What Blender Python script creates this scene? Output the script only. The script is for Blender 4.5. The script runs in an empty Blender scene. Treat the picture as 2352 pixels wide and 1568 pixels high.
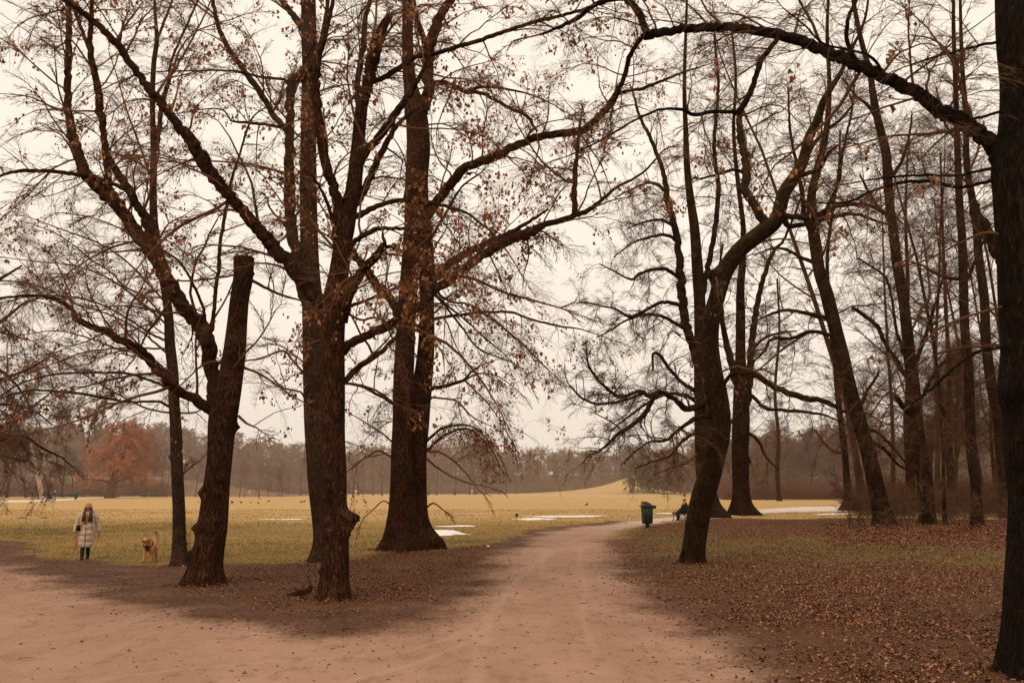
import bpy, math, random
import numpy as np
from mathutils import Vector, Matrix, noise as mnoise

random.seed(7)
HAZE = 0.0009
RNG = np.random.default_rng(11)
scn = bpy.context.scene
COL = scn.collection

# ------------------------------------------------------------------ camera
CAM_H = 2.15
F = 2100.0                      # focal length in units of a 2352-wide frame
CX, CY, HZ = 1176.0, 784.0, 1120.0
TILT = math.atan((HZ - CY) / F)
ct, st = math.cos(TILT), math.sin(TILT)

cam_d = bpy.data.cameras.new('camera')
cam = bpy.data.objects.new('camera', cam_d)
COL.objects.link(cam)
cam.location = (0, 0, CAM_H)
cam.rotation_euler = (math.pi / 2 + TILT, 0, 0)
cam_d.sensor_width = 36
cam_d.lens = 36 * F / 2352
cam_d.clip_start = 0.1
cam_d.clip_end = 6000
scn.camera = cam


def ray(px, py):
    u, v = (px - CX) / F, (CY - py) / F
    return np.array([u, ct - v * st, st + v * ct])


def at(px, py, Y):
    """the point of the place that lies Y metres ahead on the line of sight of a traced point"""
    d = ray(px, py)
    return np.array([0, 0, CAM_H]) + d * (Y / d[1])


def gnd(px, py):
    d = ray(px, py)
    s = CAM_H / -d[2]
    return np.array([d[0] * s, d[1] * s, 0.0])


# ------------------------------------------------------------------ mesh building
def mesh_from(name, V, quads=None, tris=None, attrs=None, smooth=True):
    me = bpy.data.meshes.new(name)
    V = np.asarray(V, dtype=np.float32)
    me.vertices.add(len(V))
    me.vertices.foreach_set('co', V.ravel())
    idx, starts, tot = [], [], 0
    if quads is not None and len(quads):
        q = np.asarray(quads, dtype=np.int32)
        idx.append(q.ravel())
        starts.append(np.arange(len(q), dtype=np.int32) * 4)
        tot += q.size
    if tris is not None and len(tris):
        t = np.asarray(tris, dtype=np.int32)
        idx.append(t.ravel())
        starts.append(np.arange(len(t), dtype=np.int32) * 3 + tot)
        tot += t.size
    idx = np.concatenate(idx)
    starts = np.concatenate(starts)
    me.loops.add(len(idx))
    me.loops.foreach_set('vertex_index', idx)
    me.polygons.add(len(starts))
    me.polygons.foreach_set('loop_start', starts)
    if smooth:
        me.polygons.foreach_set('use_smooth', np.ones(len(starts), dtype=bool))
    me.update(calc_edges=True)
    if attrs:
        for k, a in attrs.items():
            a = np.asarray(a, dtype=np.float32)
            if a.ndim == 2:
                at_ = me.attributes.new(k, 'FLOAT_VECTOR', 'POINT')
                at_.data.foreach_set('vector', a.ravel())
            else:
                at_ = me.attributes.new(k, 'FLOAT', 'POINT')
                at_.data.foreach_set('value', a.ravel())
    return me


class MB:
    """collects shapes, then links them as ONE mesh object"""
    def __init__(s):
        s.V, s.Q, s.T, s.A, s.n = [], [], [], [], 0

    def add(s, V, Q=None, T=None, A=None):
        V = np.asarray(V, dtype=np.float32)
        if Q is not None and len(Q):
            s.Q.append(np.asarray(Q, dtype=np.int64) + s.n)
        if T is not None and len(T):
            s.T.append(np.asarray(T, dtype=np.int64) + s.n)
        s.V.append(V)
        s.A.append(np.zeros((len(V), 3), np.float32) if A is None else np.asarray(A, np.float32))
        s.n += len(V)
        return s

    def build(s, name, mat, parent=None, smooth=True, origin=None, aname='co'):
        V = np.concatenate(s.V)
        if origin is not None:
            V = V - np.asarray(origin, np.float32)
        me = mesh_from(name, V, np.concatenate(s.Q) if s.Q else None, np.concatenate(s.T) if s.T else None,
                       {aname: np.concatenate(s.A)}, smooth)
        return link(name, me, mat, parent)


def link(name, me, mat, parent=None):
    o = bpy.data.objects.new(name, me)
    COL.objects.link(o)
    if mat is not None and len(me.materials) == 0:
        me.materials.append(mat)
    if parent is not None:
        o.parent = parent
    return o


def tag(o, label=None, cat=None, group=None, kind=None):
    if label: o['label'] = label
    if cat: o['category'] = cat
    if group: o['group'] = group
    if kind: o['kind'] = kind
    return o


def thing(name, label, cat, loc=(0, 0, 0), rz=0.0, group=None):
    o = bpy.data.objects.new(name, None)
    o.empty_display_size = 0.2
    COL.objects.link(o)
    o.location = tuple(float(v) for v in loc)
    o.rotation_euler = (0, 0, rz)
    return tag(o, label, cat, group)


def copy_tree(o, parent=None):
    c = o.copy()
    COL.objects.link(c)
    c.parent = parent
    for ch in [x for x in COL.objects if x.parent == o]:
        copy_tree(ch, c)
    return c


def norm(v):
    v = np.asarray(v, float)
    n = np.linalg.norm(v)
    return v / n if n > 1e-12 else v


def frames(P):
    """tangents, normals, binormals along a polyline, carried without twist"""
    P = np.asarray(P, float)
    T = np.gradient(P, axis=0)
    T /= np.linalg.norm(T, axis=1)[:, None] + 1e-12
    a = np.array([1.0, 0, 0]) if abs(T[0][0]) < 0.8 else np.array([0, 1.0, 0])
    N = np.zeros_like(P)
    n = norm(a - T[0] * a.dot(T[0]))
    for i in range(len(P)):
        n = norm(n - T[i] * n.dot(T[i]))
        N[i] = n
    return T, N, np.cross(T, N)


def tube(P, R, sides=8, cap=True, rfun=None):
    """V, quads, tris, attribute (bark coordinates: cos, sin, length in metres)"""
    P = np.asarray(P, float)
    R = np.asarray(R, float)
    n = len(P)
    T, N, B = frames(P)
    th = np.linspace(0, 2 * math.pi, sides, endpoint=False)
    c, s_ = np.cos(th), np.sin(th)
    L = np.concatenate([[0], np.cumsum(np.linalg.norm(np.diff(P, axis=0), axis=1))])
    rr = np.repeat(R[:, None], sides, 1)
    if rfun is not None:
        rr = rfun(rr, th, L)
    V = P[:, None, :] + rr[..., None] * (N[:, None, :] * c[None, :, None] + B[:, None, :] * s_[None, :, None])
    A = np.stack([np.repeat(c[None], n, 0) * R[:, None], np.repeat(s_[None], n, 0) * R[:, None], np.repeat(L[:, None], sides, 1)], -1)
    i = np.arange(n - 1)[:, None] * sides
    j = np.arange(sides)[None]
    j2 = (j + 1) % sides
    Q = np.stack([i + j, i + j2, i + sides + j2, i + sides + j], -1).reshape(-1, 4)
    V = V.reshape(-1, 3)
    A = A.reshape(-1, 3)
    Tr = None
    if cap:
        V = np.vstack([V, P[0], P[-1]])
        A = np.vstack([A, [0, 0, L[0]], [0, 0, L[-1]]])
        jj = np.arange(sides)
        jn = (jj + 1) % sides
        e = (n - 1) * sides
        Tr = np.vstack([np.stack([np.full(sides, n * sides), jn, jj], 1),
                        np.stack([np.full(sides, n * sides + 1), e + jj, e + jn], 1)])
    return V, Q, Tr, A


def spline(P, step):
    """Catmull-Rom through the rows of P (any number of columns), a point about every step in the first two"""
    P = np.asarray(P, float)
    if len(P) < 2:
        return P
    E = np.vstack([2 * P[0] - P[1], P, 2 * P[-1] - P[-2]])
    out = []
    for i in range(1, len(E) - 2):
        p0, p1, p2, p3 = E[i - 1], E[i], E[i + 1], E[i + 2]
        k = max(1, int(math.ceil(np.linalg.norm((p2 - p1)[:2]) / step)))
        for t in np.arange(k) / k:
            out.append(0.5 * ((2 * p1) + (-p0 + p2) * t + (2 * p0 - 5 * p1 + 4 * p2 - p3) * t * t + (-p0 + 3 * p1 - 3 * p2 + p3) * t ** 3))
    out.append(P[-1])
    return np.array(out)


def box(mb, c, s, rot=None, bev=0.0):
    """a box with chamfered long edges (octagonal section along its longest axis)"""
    c = np.asarray(c, float)
    s = np.asarray(s, float) / 2
    ax = int(np.argmax(s))
    o = [i for i in range(3) if i != ax]
    b = bev if bev > 0 else min(s[o[0]], s[o[1]]) * 0.25
    a0, a1 = s[o[0]], s[o[1]]
    sec = [(-a0 + b, -a1), (a0 - b, -a1), (a0, -a1 + b), (a0, a1 - b), (a0 - b, a1), (-a0 + b, a1), (-a0, a1 - b), (-a0, -a1 + b)]
    V = []
    for e in (-s[ax], s[ax]):
        for (u, w) in sec:
            v = [0, 0, 0]
            v[ax] = e; v[o[0]] = u; v[o[1]] = w
            V.append(v)
    V.append([0, 0, 0]); V[-1][ax] = -s[ax]
    V.append([0, 0, 0]); V[-1][ax] = s[ax]
    V = np.array(V, float)
    if rot is not None:
        V = V @ np.asarray(rot).T
    Q = [[i, (i + 1) % 8, 8 + (i + 1) % 8, 8 + i] for i in range(8)]
    T = [[16, (i + 1) % 8, i] for i in range(8)] + [[17, 8 + i, 8 + (i + 1) % 8] for i in range(8)]
    mb.add(V + c, Q, T)


def rotx(a): c, s = math.cos(a), math.sin(a); return np.array([[1, 0, 0], [0, c, -s], [0, s, c]])
def roty(a): c, s = math.cos(a), math.sin(a); return np.array([[c, 0, s], [0, 1, 0], [-s, 0, c]])
def rotz(a): c, s = math.cos(a), math.sin(a); return np.array([[c, -s, 0], [s, c, 0], [0, 0, 1]])


# ------------------------------------------------------------------ materials
class NT:
    def __init__(s, name):
        s.m = bpy.data.materials.new(name)
        s.m.use_nodes = True
        s.t = s.m.node_tree
        s.t.nodes.clear()
        s.out = s.t.nodes.new('ShaderNodeOutputMaterial')

    def n(s, typ, **kw):
        nd = s.t.nodes.new(typ)
        for k, v in kw.items():
            setattr(nd, k, v)
        return nd

    def l(s, a, b):
        s.t.links.new(a, b)

    def val(s, sock, v):
        if isinstance(v, bpy.types.NodeSocket):
            s.l(v, sock)
        else:
            sock.default_value = v

    def mix(s, f, a, b, blend='MIX'):
        nd = s.n('ShaderNodeMix', data_type='RGBA', blend_type=blend)
        s.val(nd.inputs[0], f)
        for i, v in ((6, a), (7, b)):
            if isinstance(v, tuple) and len(v) == 3:
                v = v + (1,)
            s.val(nd.inputs[i], v)
        return nd.outputs[2]

    def math(s, op, a, b=None, c=None, clamp=False):
        nd = s.n('ShaderNodeMath', operation=op, use_clamp=clamp)
        s.val(nd.inputs[0], a)
        if b is not None: s.val(nd.inputs[1], b)
        if c is not None: s.val(nd.inputs[2], c)
        return nd.outputs[0]

    def ss(s, x, lo, hi, a=0.0, b=1.0):
        nd = s.n('ShaderNodeMapRange', interpolation_type='SMOOTHSTEP')
        s.val(nd.inputs[0], x)
        nd.inputs[1].default_value = lo
        nd.inputs[2].default_value = hi
        nd.inputs[3].default_value = a
        nd.inputs[4].default_value = b
        return nd.outputs[0]

    def noise(s, vec, scale, detail=4, rough=0.55, col=False, stretch=None, dist=0.0):
        if stretch is not None:
            mp = s.n('ShaderNodeMapping')
            s.l(vec, mp.inputs[0])
            mp.inputs[3].default_value = stretch
            vec = mp.outputs[0]
        nd = s.n('ShaderNodeTexNoise')
        if vec is not None: s.l(vec, nd.inputs['Vector'])
        nd.inputs['Scale'].default_value = scale
        nd.inputs['Detail'].default_value = detail
        nd.inputs['Roughness'].default_value = rough
        nd.inputs['Distortion'].default_value = dist
        return nd.outputs[1 if col else 0]

    def attr(s, name, vec=False):
        nd = s.n('ShaderNodeAttribute', attribute_name=name)
        return nd.outputs[1] if vec else nd.outputs[2]

    def obj(s): return s.n('ShaderNodeTexCoord').outputs['Object']
    def pos(s): return s.n('ShaderNodeNewGeometry').outputs['Position']

    def bump(s, h, strength=0.5, dist=0.02, base=None):
        nd = s.n('ShaderNodeBump')
        nd.inputs['Strength'].default_value = strength
        nd.inputs['Distance'].default_value = dist
        s.l(h, nd.inputs['Height'])
        if base is not None: s.l(base, nd.inputs['Normal'])
        return nd.outputs[0]

    def bsdf(s, col, rough=0.85, nrm=None, spec=0.2, metal=0.0, sheen=0.0):
        b = s.n('ShaderNodeBsdfPrincipled')
        if isinstance(col, tuple): col = col + (1,) if len(col) == 3 else col
        s.val(b.inputs['Base Color'], col)
        s.val(b.inputs['Roughness'], rough)
        b.inputs['Specular IOR Level'].default_value = spec
        b.inputs['Metallic'].default_value = metal
        if sheen: b.inputs['Sheen Weight'].default_value = sheen
        if nrm is not None: s.l(nrm, b.inputs['Normal'])
        s.l(b.outputs[0], s.out.inputs[0])
        return b


def m_bark(name, dark, light, moss=0.0, mosscol=(0.09, 0.085, 0.012), strength=0.9):
    t = NT(name)
    v = t.attr('co', True)
    ridg = t.noise(v, 34, 5, 0.66, stretch=(1, 1, 0.22), dist=0.9)
    ridg2 = t.noise(v, 70, 4, 0.6, stretch=(1, 1, 0.3))
    big = t.noise(v, 2.2, 4, 0.6)
    r = t.ss(ridg, 0.38, 0.62)
    c = t.mix(r, dark, light)
    c = t.mix(t.ss(big, 0.35, 0.7), c, t.mix(0.6, c, tuple(x * 0.55 for x in dark)))
    c = t.mix(t.ss(t.noise(v, 9, 3), 0.6, 0.75), c, tuple(min(1, x * 1.25) for x in light))
    if moss:
        nz = t.n('ShaderNodeSeparateXYZ')
        t.l(t.n('ShaderNodeNewGeometry').outputs['Normal'], nz.inputs[0])
        up = t.math('ADD', nz.outputs[2], t.math('MULTIPLY', nz.outputs[0], -0.5))
        mo = t.ss(t.math('ADD', t.math('MULTIPLY', up, 0.32), t.noise(v, 3.5, 5)), 0.62 - 0.25 * moss, 0.85 - 0.15 * moss)
        c = t.mix(t.math('MULTIPLY', mo, 0.9), c, mosscol)
    h = t.math('ADD', t.math('MULTIPLY', r, 0.8), t.math('MULTIPLY', ridg2, 0.45))
    t.bsdf(c, 0.95, t.bump(h, strength, 0.03), 0.08)
    return t.m


def m_flat(name, col, rough=0.8, var=0.25, scale=6, spec=0.2, metal=0.0, bump=0.0, sheen=0.0):
    t = NT(name)
    p = t.obj()
    n = t.noise(p, scale, 4)
    c = t.mix(t.ss(n, 0.3, 0.7), tuple(x * (1 - var) for x in col), tuple(min(1, x * (1 + var)) for x in col))
    nr = t.bump(t.noise(p, scale * 6, 4), bump, 0.01) if bump else None
    t.bsdf(c, rough, nr, spec, metal, sheen)
    return t.m


def m_leaf(name, ramp, trans=0.3):
    t = NT(name)
    a = t.attr('co')            # tint in the first channel
    cr = t.n('ShaderNodeValToRGB')
    el = cr.color_ramp.elements
    while len(el) > 1: el.remove(el[-1])
    el[0].position = ramp[0][0]; el[0].color = ramp[0][1] + (1,)
    for p_, c_ in ramp[1:]:
        e = el.new(p_); e.color = c_ + (1,)
    sx = t.n('ShaderNodeSeparateXYZ')
    t.l(t.attr('co', True), sx.inputs[0])
    t.l(sx.outputs[0], cr.inputs[0])
    c = cr.outputs[0]
    b = t.bsdf(c, 0.7, None, 0.25)
    if trans:
        tr = t.n('ShaderNodeBsdfTranslucent')
        t.l(c, tr.inputs[0])
        mx = t.n('ShaderNodeMixShader')
        mx.inputs[0].default_value = trans
        t.l(b.outputs[0], mx.inputs[1]); t.l(tr.outputs[0], mx.inputs[2])
        t.l(mx.outputs[0], t.out.inputs[0])
    return t.m


BARK = m_bark('bark_brown', (0.016, 0.0068, 0.0033), (0.098, 0.041, 0.019))
BARK_LT = m_bark('bark_lighter', (0.024, 0.0125, 0.0075), (0.082, 0.045, 0.027), strength=0.6)
BARK_MOSS = m_bark('bark_mossy', (0.014, 0.007, 0.0038), (0.060, 0.030, 0.014), moss=0.28, mosscol=(0.05, 0.035, 0.009))
BARK_DK = m_bark('bark_dark', (0.006, 0.0035, 0.002), (0.034, 0.019, 0.009), moss=0.0, strength=1.0)
BARK_RIGHT = m_bark('bark_wood_edge', (0.015, 0.0075, 0.004), (0.060, 0.029, 0.0145))
CUT = m_flat('cut_wood', (0.075, 0.045, 0.025), 0.9, 0.3, 12)
TWIG = m_flat('twig_brown', (0.125, 0.058, 0.029), 0.9, 0.3, 1.5, 0.1)
TWIG_R = m_flat('twig_wood_edge', (0.10, 0.048, 0.024), 0.9, 0.3, 1.5, 0.1)
LEAF = m_leaf('dead_leaf', [(0.0, (0.075, 0.028, 0.012)), (0.35, (0.20, 0.074, 0.028)), (0.7, (0.34, 0.14, 0.055)), (1.0, (0.48, 0.25, 0.12))], 0.3)
# ------------------------------------------------------------------ twig sprays
def _branchlet(rng, p, d, L, k, wig, grav, lift=0.0):
    P = [np.array(p, float)]
    d = norm(d)
    for i in range(k):
        d = norm(d + rng.normal(0, wig, 3) + np.array([0, 0, grav]) + np.array([0, 0, lift * i / k]))
        P.append(P[-1] + d * (L / k))
    return np.array(P), d


def make_bough(seed, wig=0.10, n1=13, n2=4, lite=False, ang=0.85, curl=0.0):
    """one spray of twigs, one metre long along x: ring centres, ring directions, relative radii, quads, tip points"""
    rng = np.random.default_rng(seed)
    C, O, R, Q, tips = [], [], [], [], []
    nn = 0

    def put(P, r0, r1):
        nonlocal nn
        k = len(P)
        T, N, B = frames(P)
        r = np.linspace(r0, r1, k)
        for j in range(3):
            a = 2 * math.pi * j / 3 + 0.4
        th = np.array([0, 2.094, 4.189]) + rng.uniform(0, 2)
        o = N[:, None] * np.cos(th)[None, :, None] + B[:, None] * np.sin(th)[None, :, None]
        C.append(np.repeat(P, 3, 0)); O.append(o.reshape(-1, 3)); R.append(np.repeat(r, 3))
        i = np.arange(k - 1)[:, None] * 3
        j = np.arange(3)[None]; j2 = (j + 1) % 3
        Q.append((np.stack([i + j, i + j2, i + 3 + j2, i + 3 + j], -1).reshape(-1, 4)) + nn)
        nn += 3 * k

    P0, _ = _branchlet(rng, (0, 0, 0), (1, 0, 0), 1.0, 5 if lite else 8, wig, 0, curl)
    put(P0, 1.0, 0.3)
    side = 1
    for a in range(n1):
        t = 0.08 + 0.9 * (a + rng.uniform(-.3, .3)) / n1
        t = min(max(t, 0.02), 0.99)
        f = t * (len(P0) - 1); i = int(f); u = f - i
        p = P0[i] * (1 - u) + P0[min(i + 1, len(P0) - 1)] * u
        d0 = norm(P0[min(i + 1, len(P0) - 1)] - P0[max(i, 0)] + 1e-6)
        side = -side
        sd = np.array([0, side, rng.normal(0, 0.35)])
        an = ang * rng.uniform(0.7, 1.2)
        d = norm(d0 * math.cos(an) + norm(sd) * math.sin(an))
        L = (0.42 * (1 - t) + 0.13) * rng.uniform(0.6, 1.25)
        P1, _ = _branchlet(rng, p, d + d0 * 0.1, L, 2 if lite else 4, wig * 1.3, 0, curl)
        put(P1, 0.55, 0.25)
        tips.append(P1[-1])
        s2 = side
        for b in range(n2):
            t2 = 0.15 + 0.75 * (b + rng.uniform(-.3, .3)) / max(n2, 1)
            f = min(max(t2, 0.05), 0.98) * (len(P1) - 1); i = int(f); u = f - i
            p2 = P1[i] * (1 - u) + P1[i + 1] * u
            d1 = norm(P1[i + 1] - P1[i])
            s2 = -s2
            perp = norm(np.cross(d1, [0, 0, 1]) * s2 + np.array([0, 0, rng.normal(0, 0.45)]))
            an = 0.75 * rng.uniform(0.7, 1.25)
            d = d1 * math.cos(an) + perp * math.sin(an)
            P2, _ = _branchlet(rng, p2, d, L * 0.42 * rng.uniform(0.6, 1.3) * (1.1 - 0.5 * t2), 1 if lite else 2, wig * 1.6, 0, curl)
            put(P2, 0.35, 0.2)
            if rng.random() < 0.4: tips.append(P2[-1])
    return (np.concatenate(C), np.concatenate(O), np.concatenate(R), np.concatenate(Q), np.array(tips))


BOUGH = [make_bough(100 + i, n1=10, n2=3, ang=0.75) for i in range(10)]
BOUGH_CURLY = [make_bough(200 + i, wig=0.22, n1=11, n2=4, ang=0.9) for i in range(8)]
BOUGH_LITE = [make_bough(300 + i, wig=0.13, n1=9, n2=3, lite=True) for i in range(6)]
BOUGH_THIN = [make_bough(400 + i, wig=0.07, n1=9, n2=2, lite=True, ang=0.6) for i in range(6)]


def put_bough(mb, rng, tmpl, p, d, L, r, rmin, bend=0.0, sway=0.0, up=None):
    C, O, R, Q, tips = tmpl
    d = norm(d)
    u = np.array([0, 0, 1.0]) if up is None else up
    s = np.cross(u, d)
    if np.linalg.norm(s) < 0.15: s = np.cross(np.array([1.0, 0.3, 0]), d)
    s = norm(s)
    n = np.cross(d, s)
    a = rng.uniform(-0.7, 0.7) if up is None else 0.0
    s, n = s * math.cos(a) + n * math.sin(a), n * math.cos(a) - s * math.sin(a)
    M = np.stack([d, s, n], 0)
    fl = 1 if rng.random() < 0.5 else -1
    Cx = C.copy(); Cx[:, 1] *= fl
    Ox = O.copy(); Ox[:, 1] *= fl
    x2 = Cx[:, 0] ** 2
    Wc = (Cx @ M) * L
    Wc[:, 2] += bend * x2 * L
    Wc += s[None] * (sway * x2 * L)[:, None]
    rad = np.maximum(R * r, rmin * (0.55 + 0.45 * np.clip(R * 1.6, 0, 1)))
    V = Wc + (Ox @ M) * rad[:, None] + p
    mb.add(V, Q)
    tp = tips.copy(); tp[:, 1] *= fl
    W = (tp @ M) * L
    W[:, 2] += bend * tp[:, 0] ** 2 * L
    W += s[None] * (sway * tp[:, 0] ** 2 * L)[:, None]
    return W + p


LEAFV = np.array([(0, 0, 0), (0.32, -0.28, 0.10), (0.26, -0.66, 0.14), (0, -1.0, -0.08), (-0.26, -0.62, 0.16), (-0.33, -0.25, 0.08), (0, -0.5, -0.05)])


def leaves(mb, rng, P, size, hang=True, tint=(0.0, 1.0), curl=1.0):
    """a leaf at each row of P, all written at once"""
    P = np.asarray(P, float)
    n = len(P)
    if n == 0: return
    tpl = LEAFV.copy()
    S = size * rng.uniform(0.6, 1.25, n)
    # random frames
    if hang:
        az = rng.uniform(0, 2 * math.pi, n); tl = rng.normal(0, 0.45, n); tw = rng.normal(0, 0.8, n)
        down = np.stack([np.sin(tl) * np.cos(az), np.sin(tl) * np.sin(az), -np.cos(tl)], 1)
        axy = -down
        ref = np.stack([np.cos(az + 1.3 + tw), np.sin(az + 1.3 + tw), np.zeros(n)], 1)
    else:
        az = rng.uniform(0, 2 * math.pi, n); tl = rng.normal(0, 0.28, n)
        axy = np.stack([np.cos(tl) * np.cos(az), np.cos(tl) * np.sin(az), np.sin(tl)], 1)
        tw = rng.normal(0, 0.35, n)
        ref = np.stack([-np.sin(az), np.cos(az), tw], 1)
    ax = ref - axy * (ref * axy).sum(1)[:, None]
    ax /= np.linalg.norm(ax, axis=1)[:, None] + 1e-9
    an = np.cross(ax, axy)
    cz = rng.uniform(0.4, 2.4, n) * curl * np.where(rng.random(n) < 0.5, 1, -1)
    wx = rng.uniform(0.55, 1.1, n)
    V = (tpl[None, :, 0:1] * wx[:, None, None] * ax[:, None] + tpl[None, :, 1:2] * axy[:, None] + tpl[None, :, 2:3] * cz[:, None, None] * an[:, None]) * S[:, None, None] + P[:, None]
    T = np.array([(0, 6, 1), (1, 6, 2), (6, 3, 2), (0, 5, 6), (5, 4, 6), (6, 4, 3)])
    Tt = (T[None] + (np.arange(n) * 7)[:, None, None]).reshape(-1, 3)
    A = np.zeros((n, 7, 3)); A[:, :, 0] = np.clip(rng.normal(0.5 * (tint[0] + tint[1]), 0.3 * (tint[1] - tint[0]), n), tint[0], tint[1])[:, None]
    mb.add(V.reshape(-1, 3), None, Tt, A.reshape(-1, 3))


# ------------------------------------------------------------------ trees traced limb by limb
def bark_fun(seed, amp, base_h=0.0, flare=0.0, lobes=5, burls=()):
    rng = np.random.default_rng(seed)
    ph = rng.uniform(0, 6.28, 8)

    def f(rr, th, L):
        n, m = rr.shape
        R0 = rr[:, :1]
        out = rr.copy()
        for i in range(n):
            l = L[i]; r = rr[i, 0]
            for j in range(m):
                c, s = math.cos(th[j]), math.sin(th[j])
                v = mnoise.noise(Vector((c * 1.3 + ph[0], s * 1.3, l * 0.7)))
                rg = 1 - abs(mnoise.noise(Vector((c * r * 22 + ph[1], s * r * 22, l * 2.3 + ph[2])))) * 2
                out[i, j] = r * (1 + amp * 1.6 * v) + amp * 0.055 * rg
            if flare:
                e = math.exp(-max(l - base_h, 0) / (0.16 + R0[i, 0] * 0.9))
                lob = 0.45 + 0.55 * np.cos(lobes * th + ph[3] + 0.6 * np.sin(th * 2 + ph[4]))
                lob = np.clip(lob, 0, 1) ** 1.5
                out[i] *= 1 + flare * e * (0.25 + 1.1 * lob)
            for (bl, ba, br, bs) in burls:
                dth = np.angle(np.exp(1j * (th - ba)))
                d2 = ((l - bl) / bs) ** 2 + (dth * R0[i, 0] / bs) ** 2
                bump = br * np.exp(-d2 * 1.6)
                if bump.max() > 1e-3:
                    nz = np.array([mnoise.noise(Vector((math.cos(a) * 6 * R0[i, 0] / .3, math.sin(a) * 6, l * 14))) for a in th])
                    out[i] += bump * (1 + 0.5 * nz)
        return out
    return f


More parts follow.
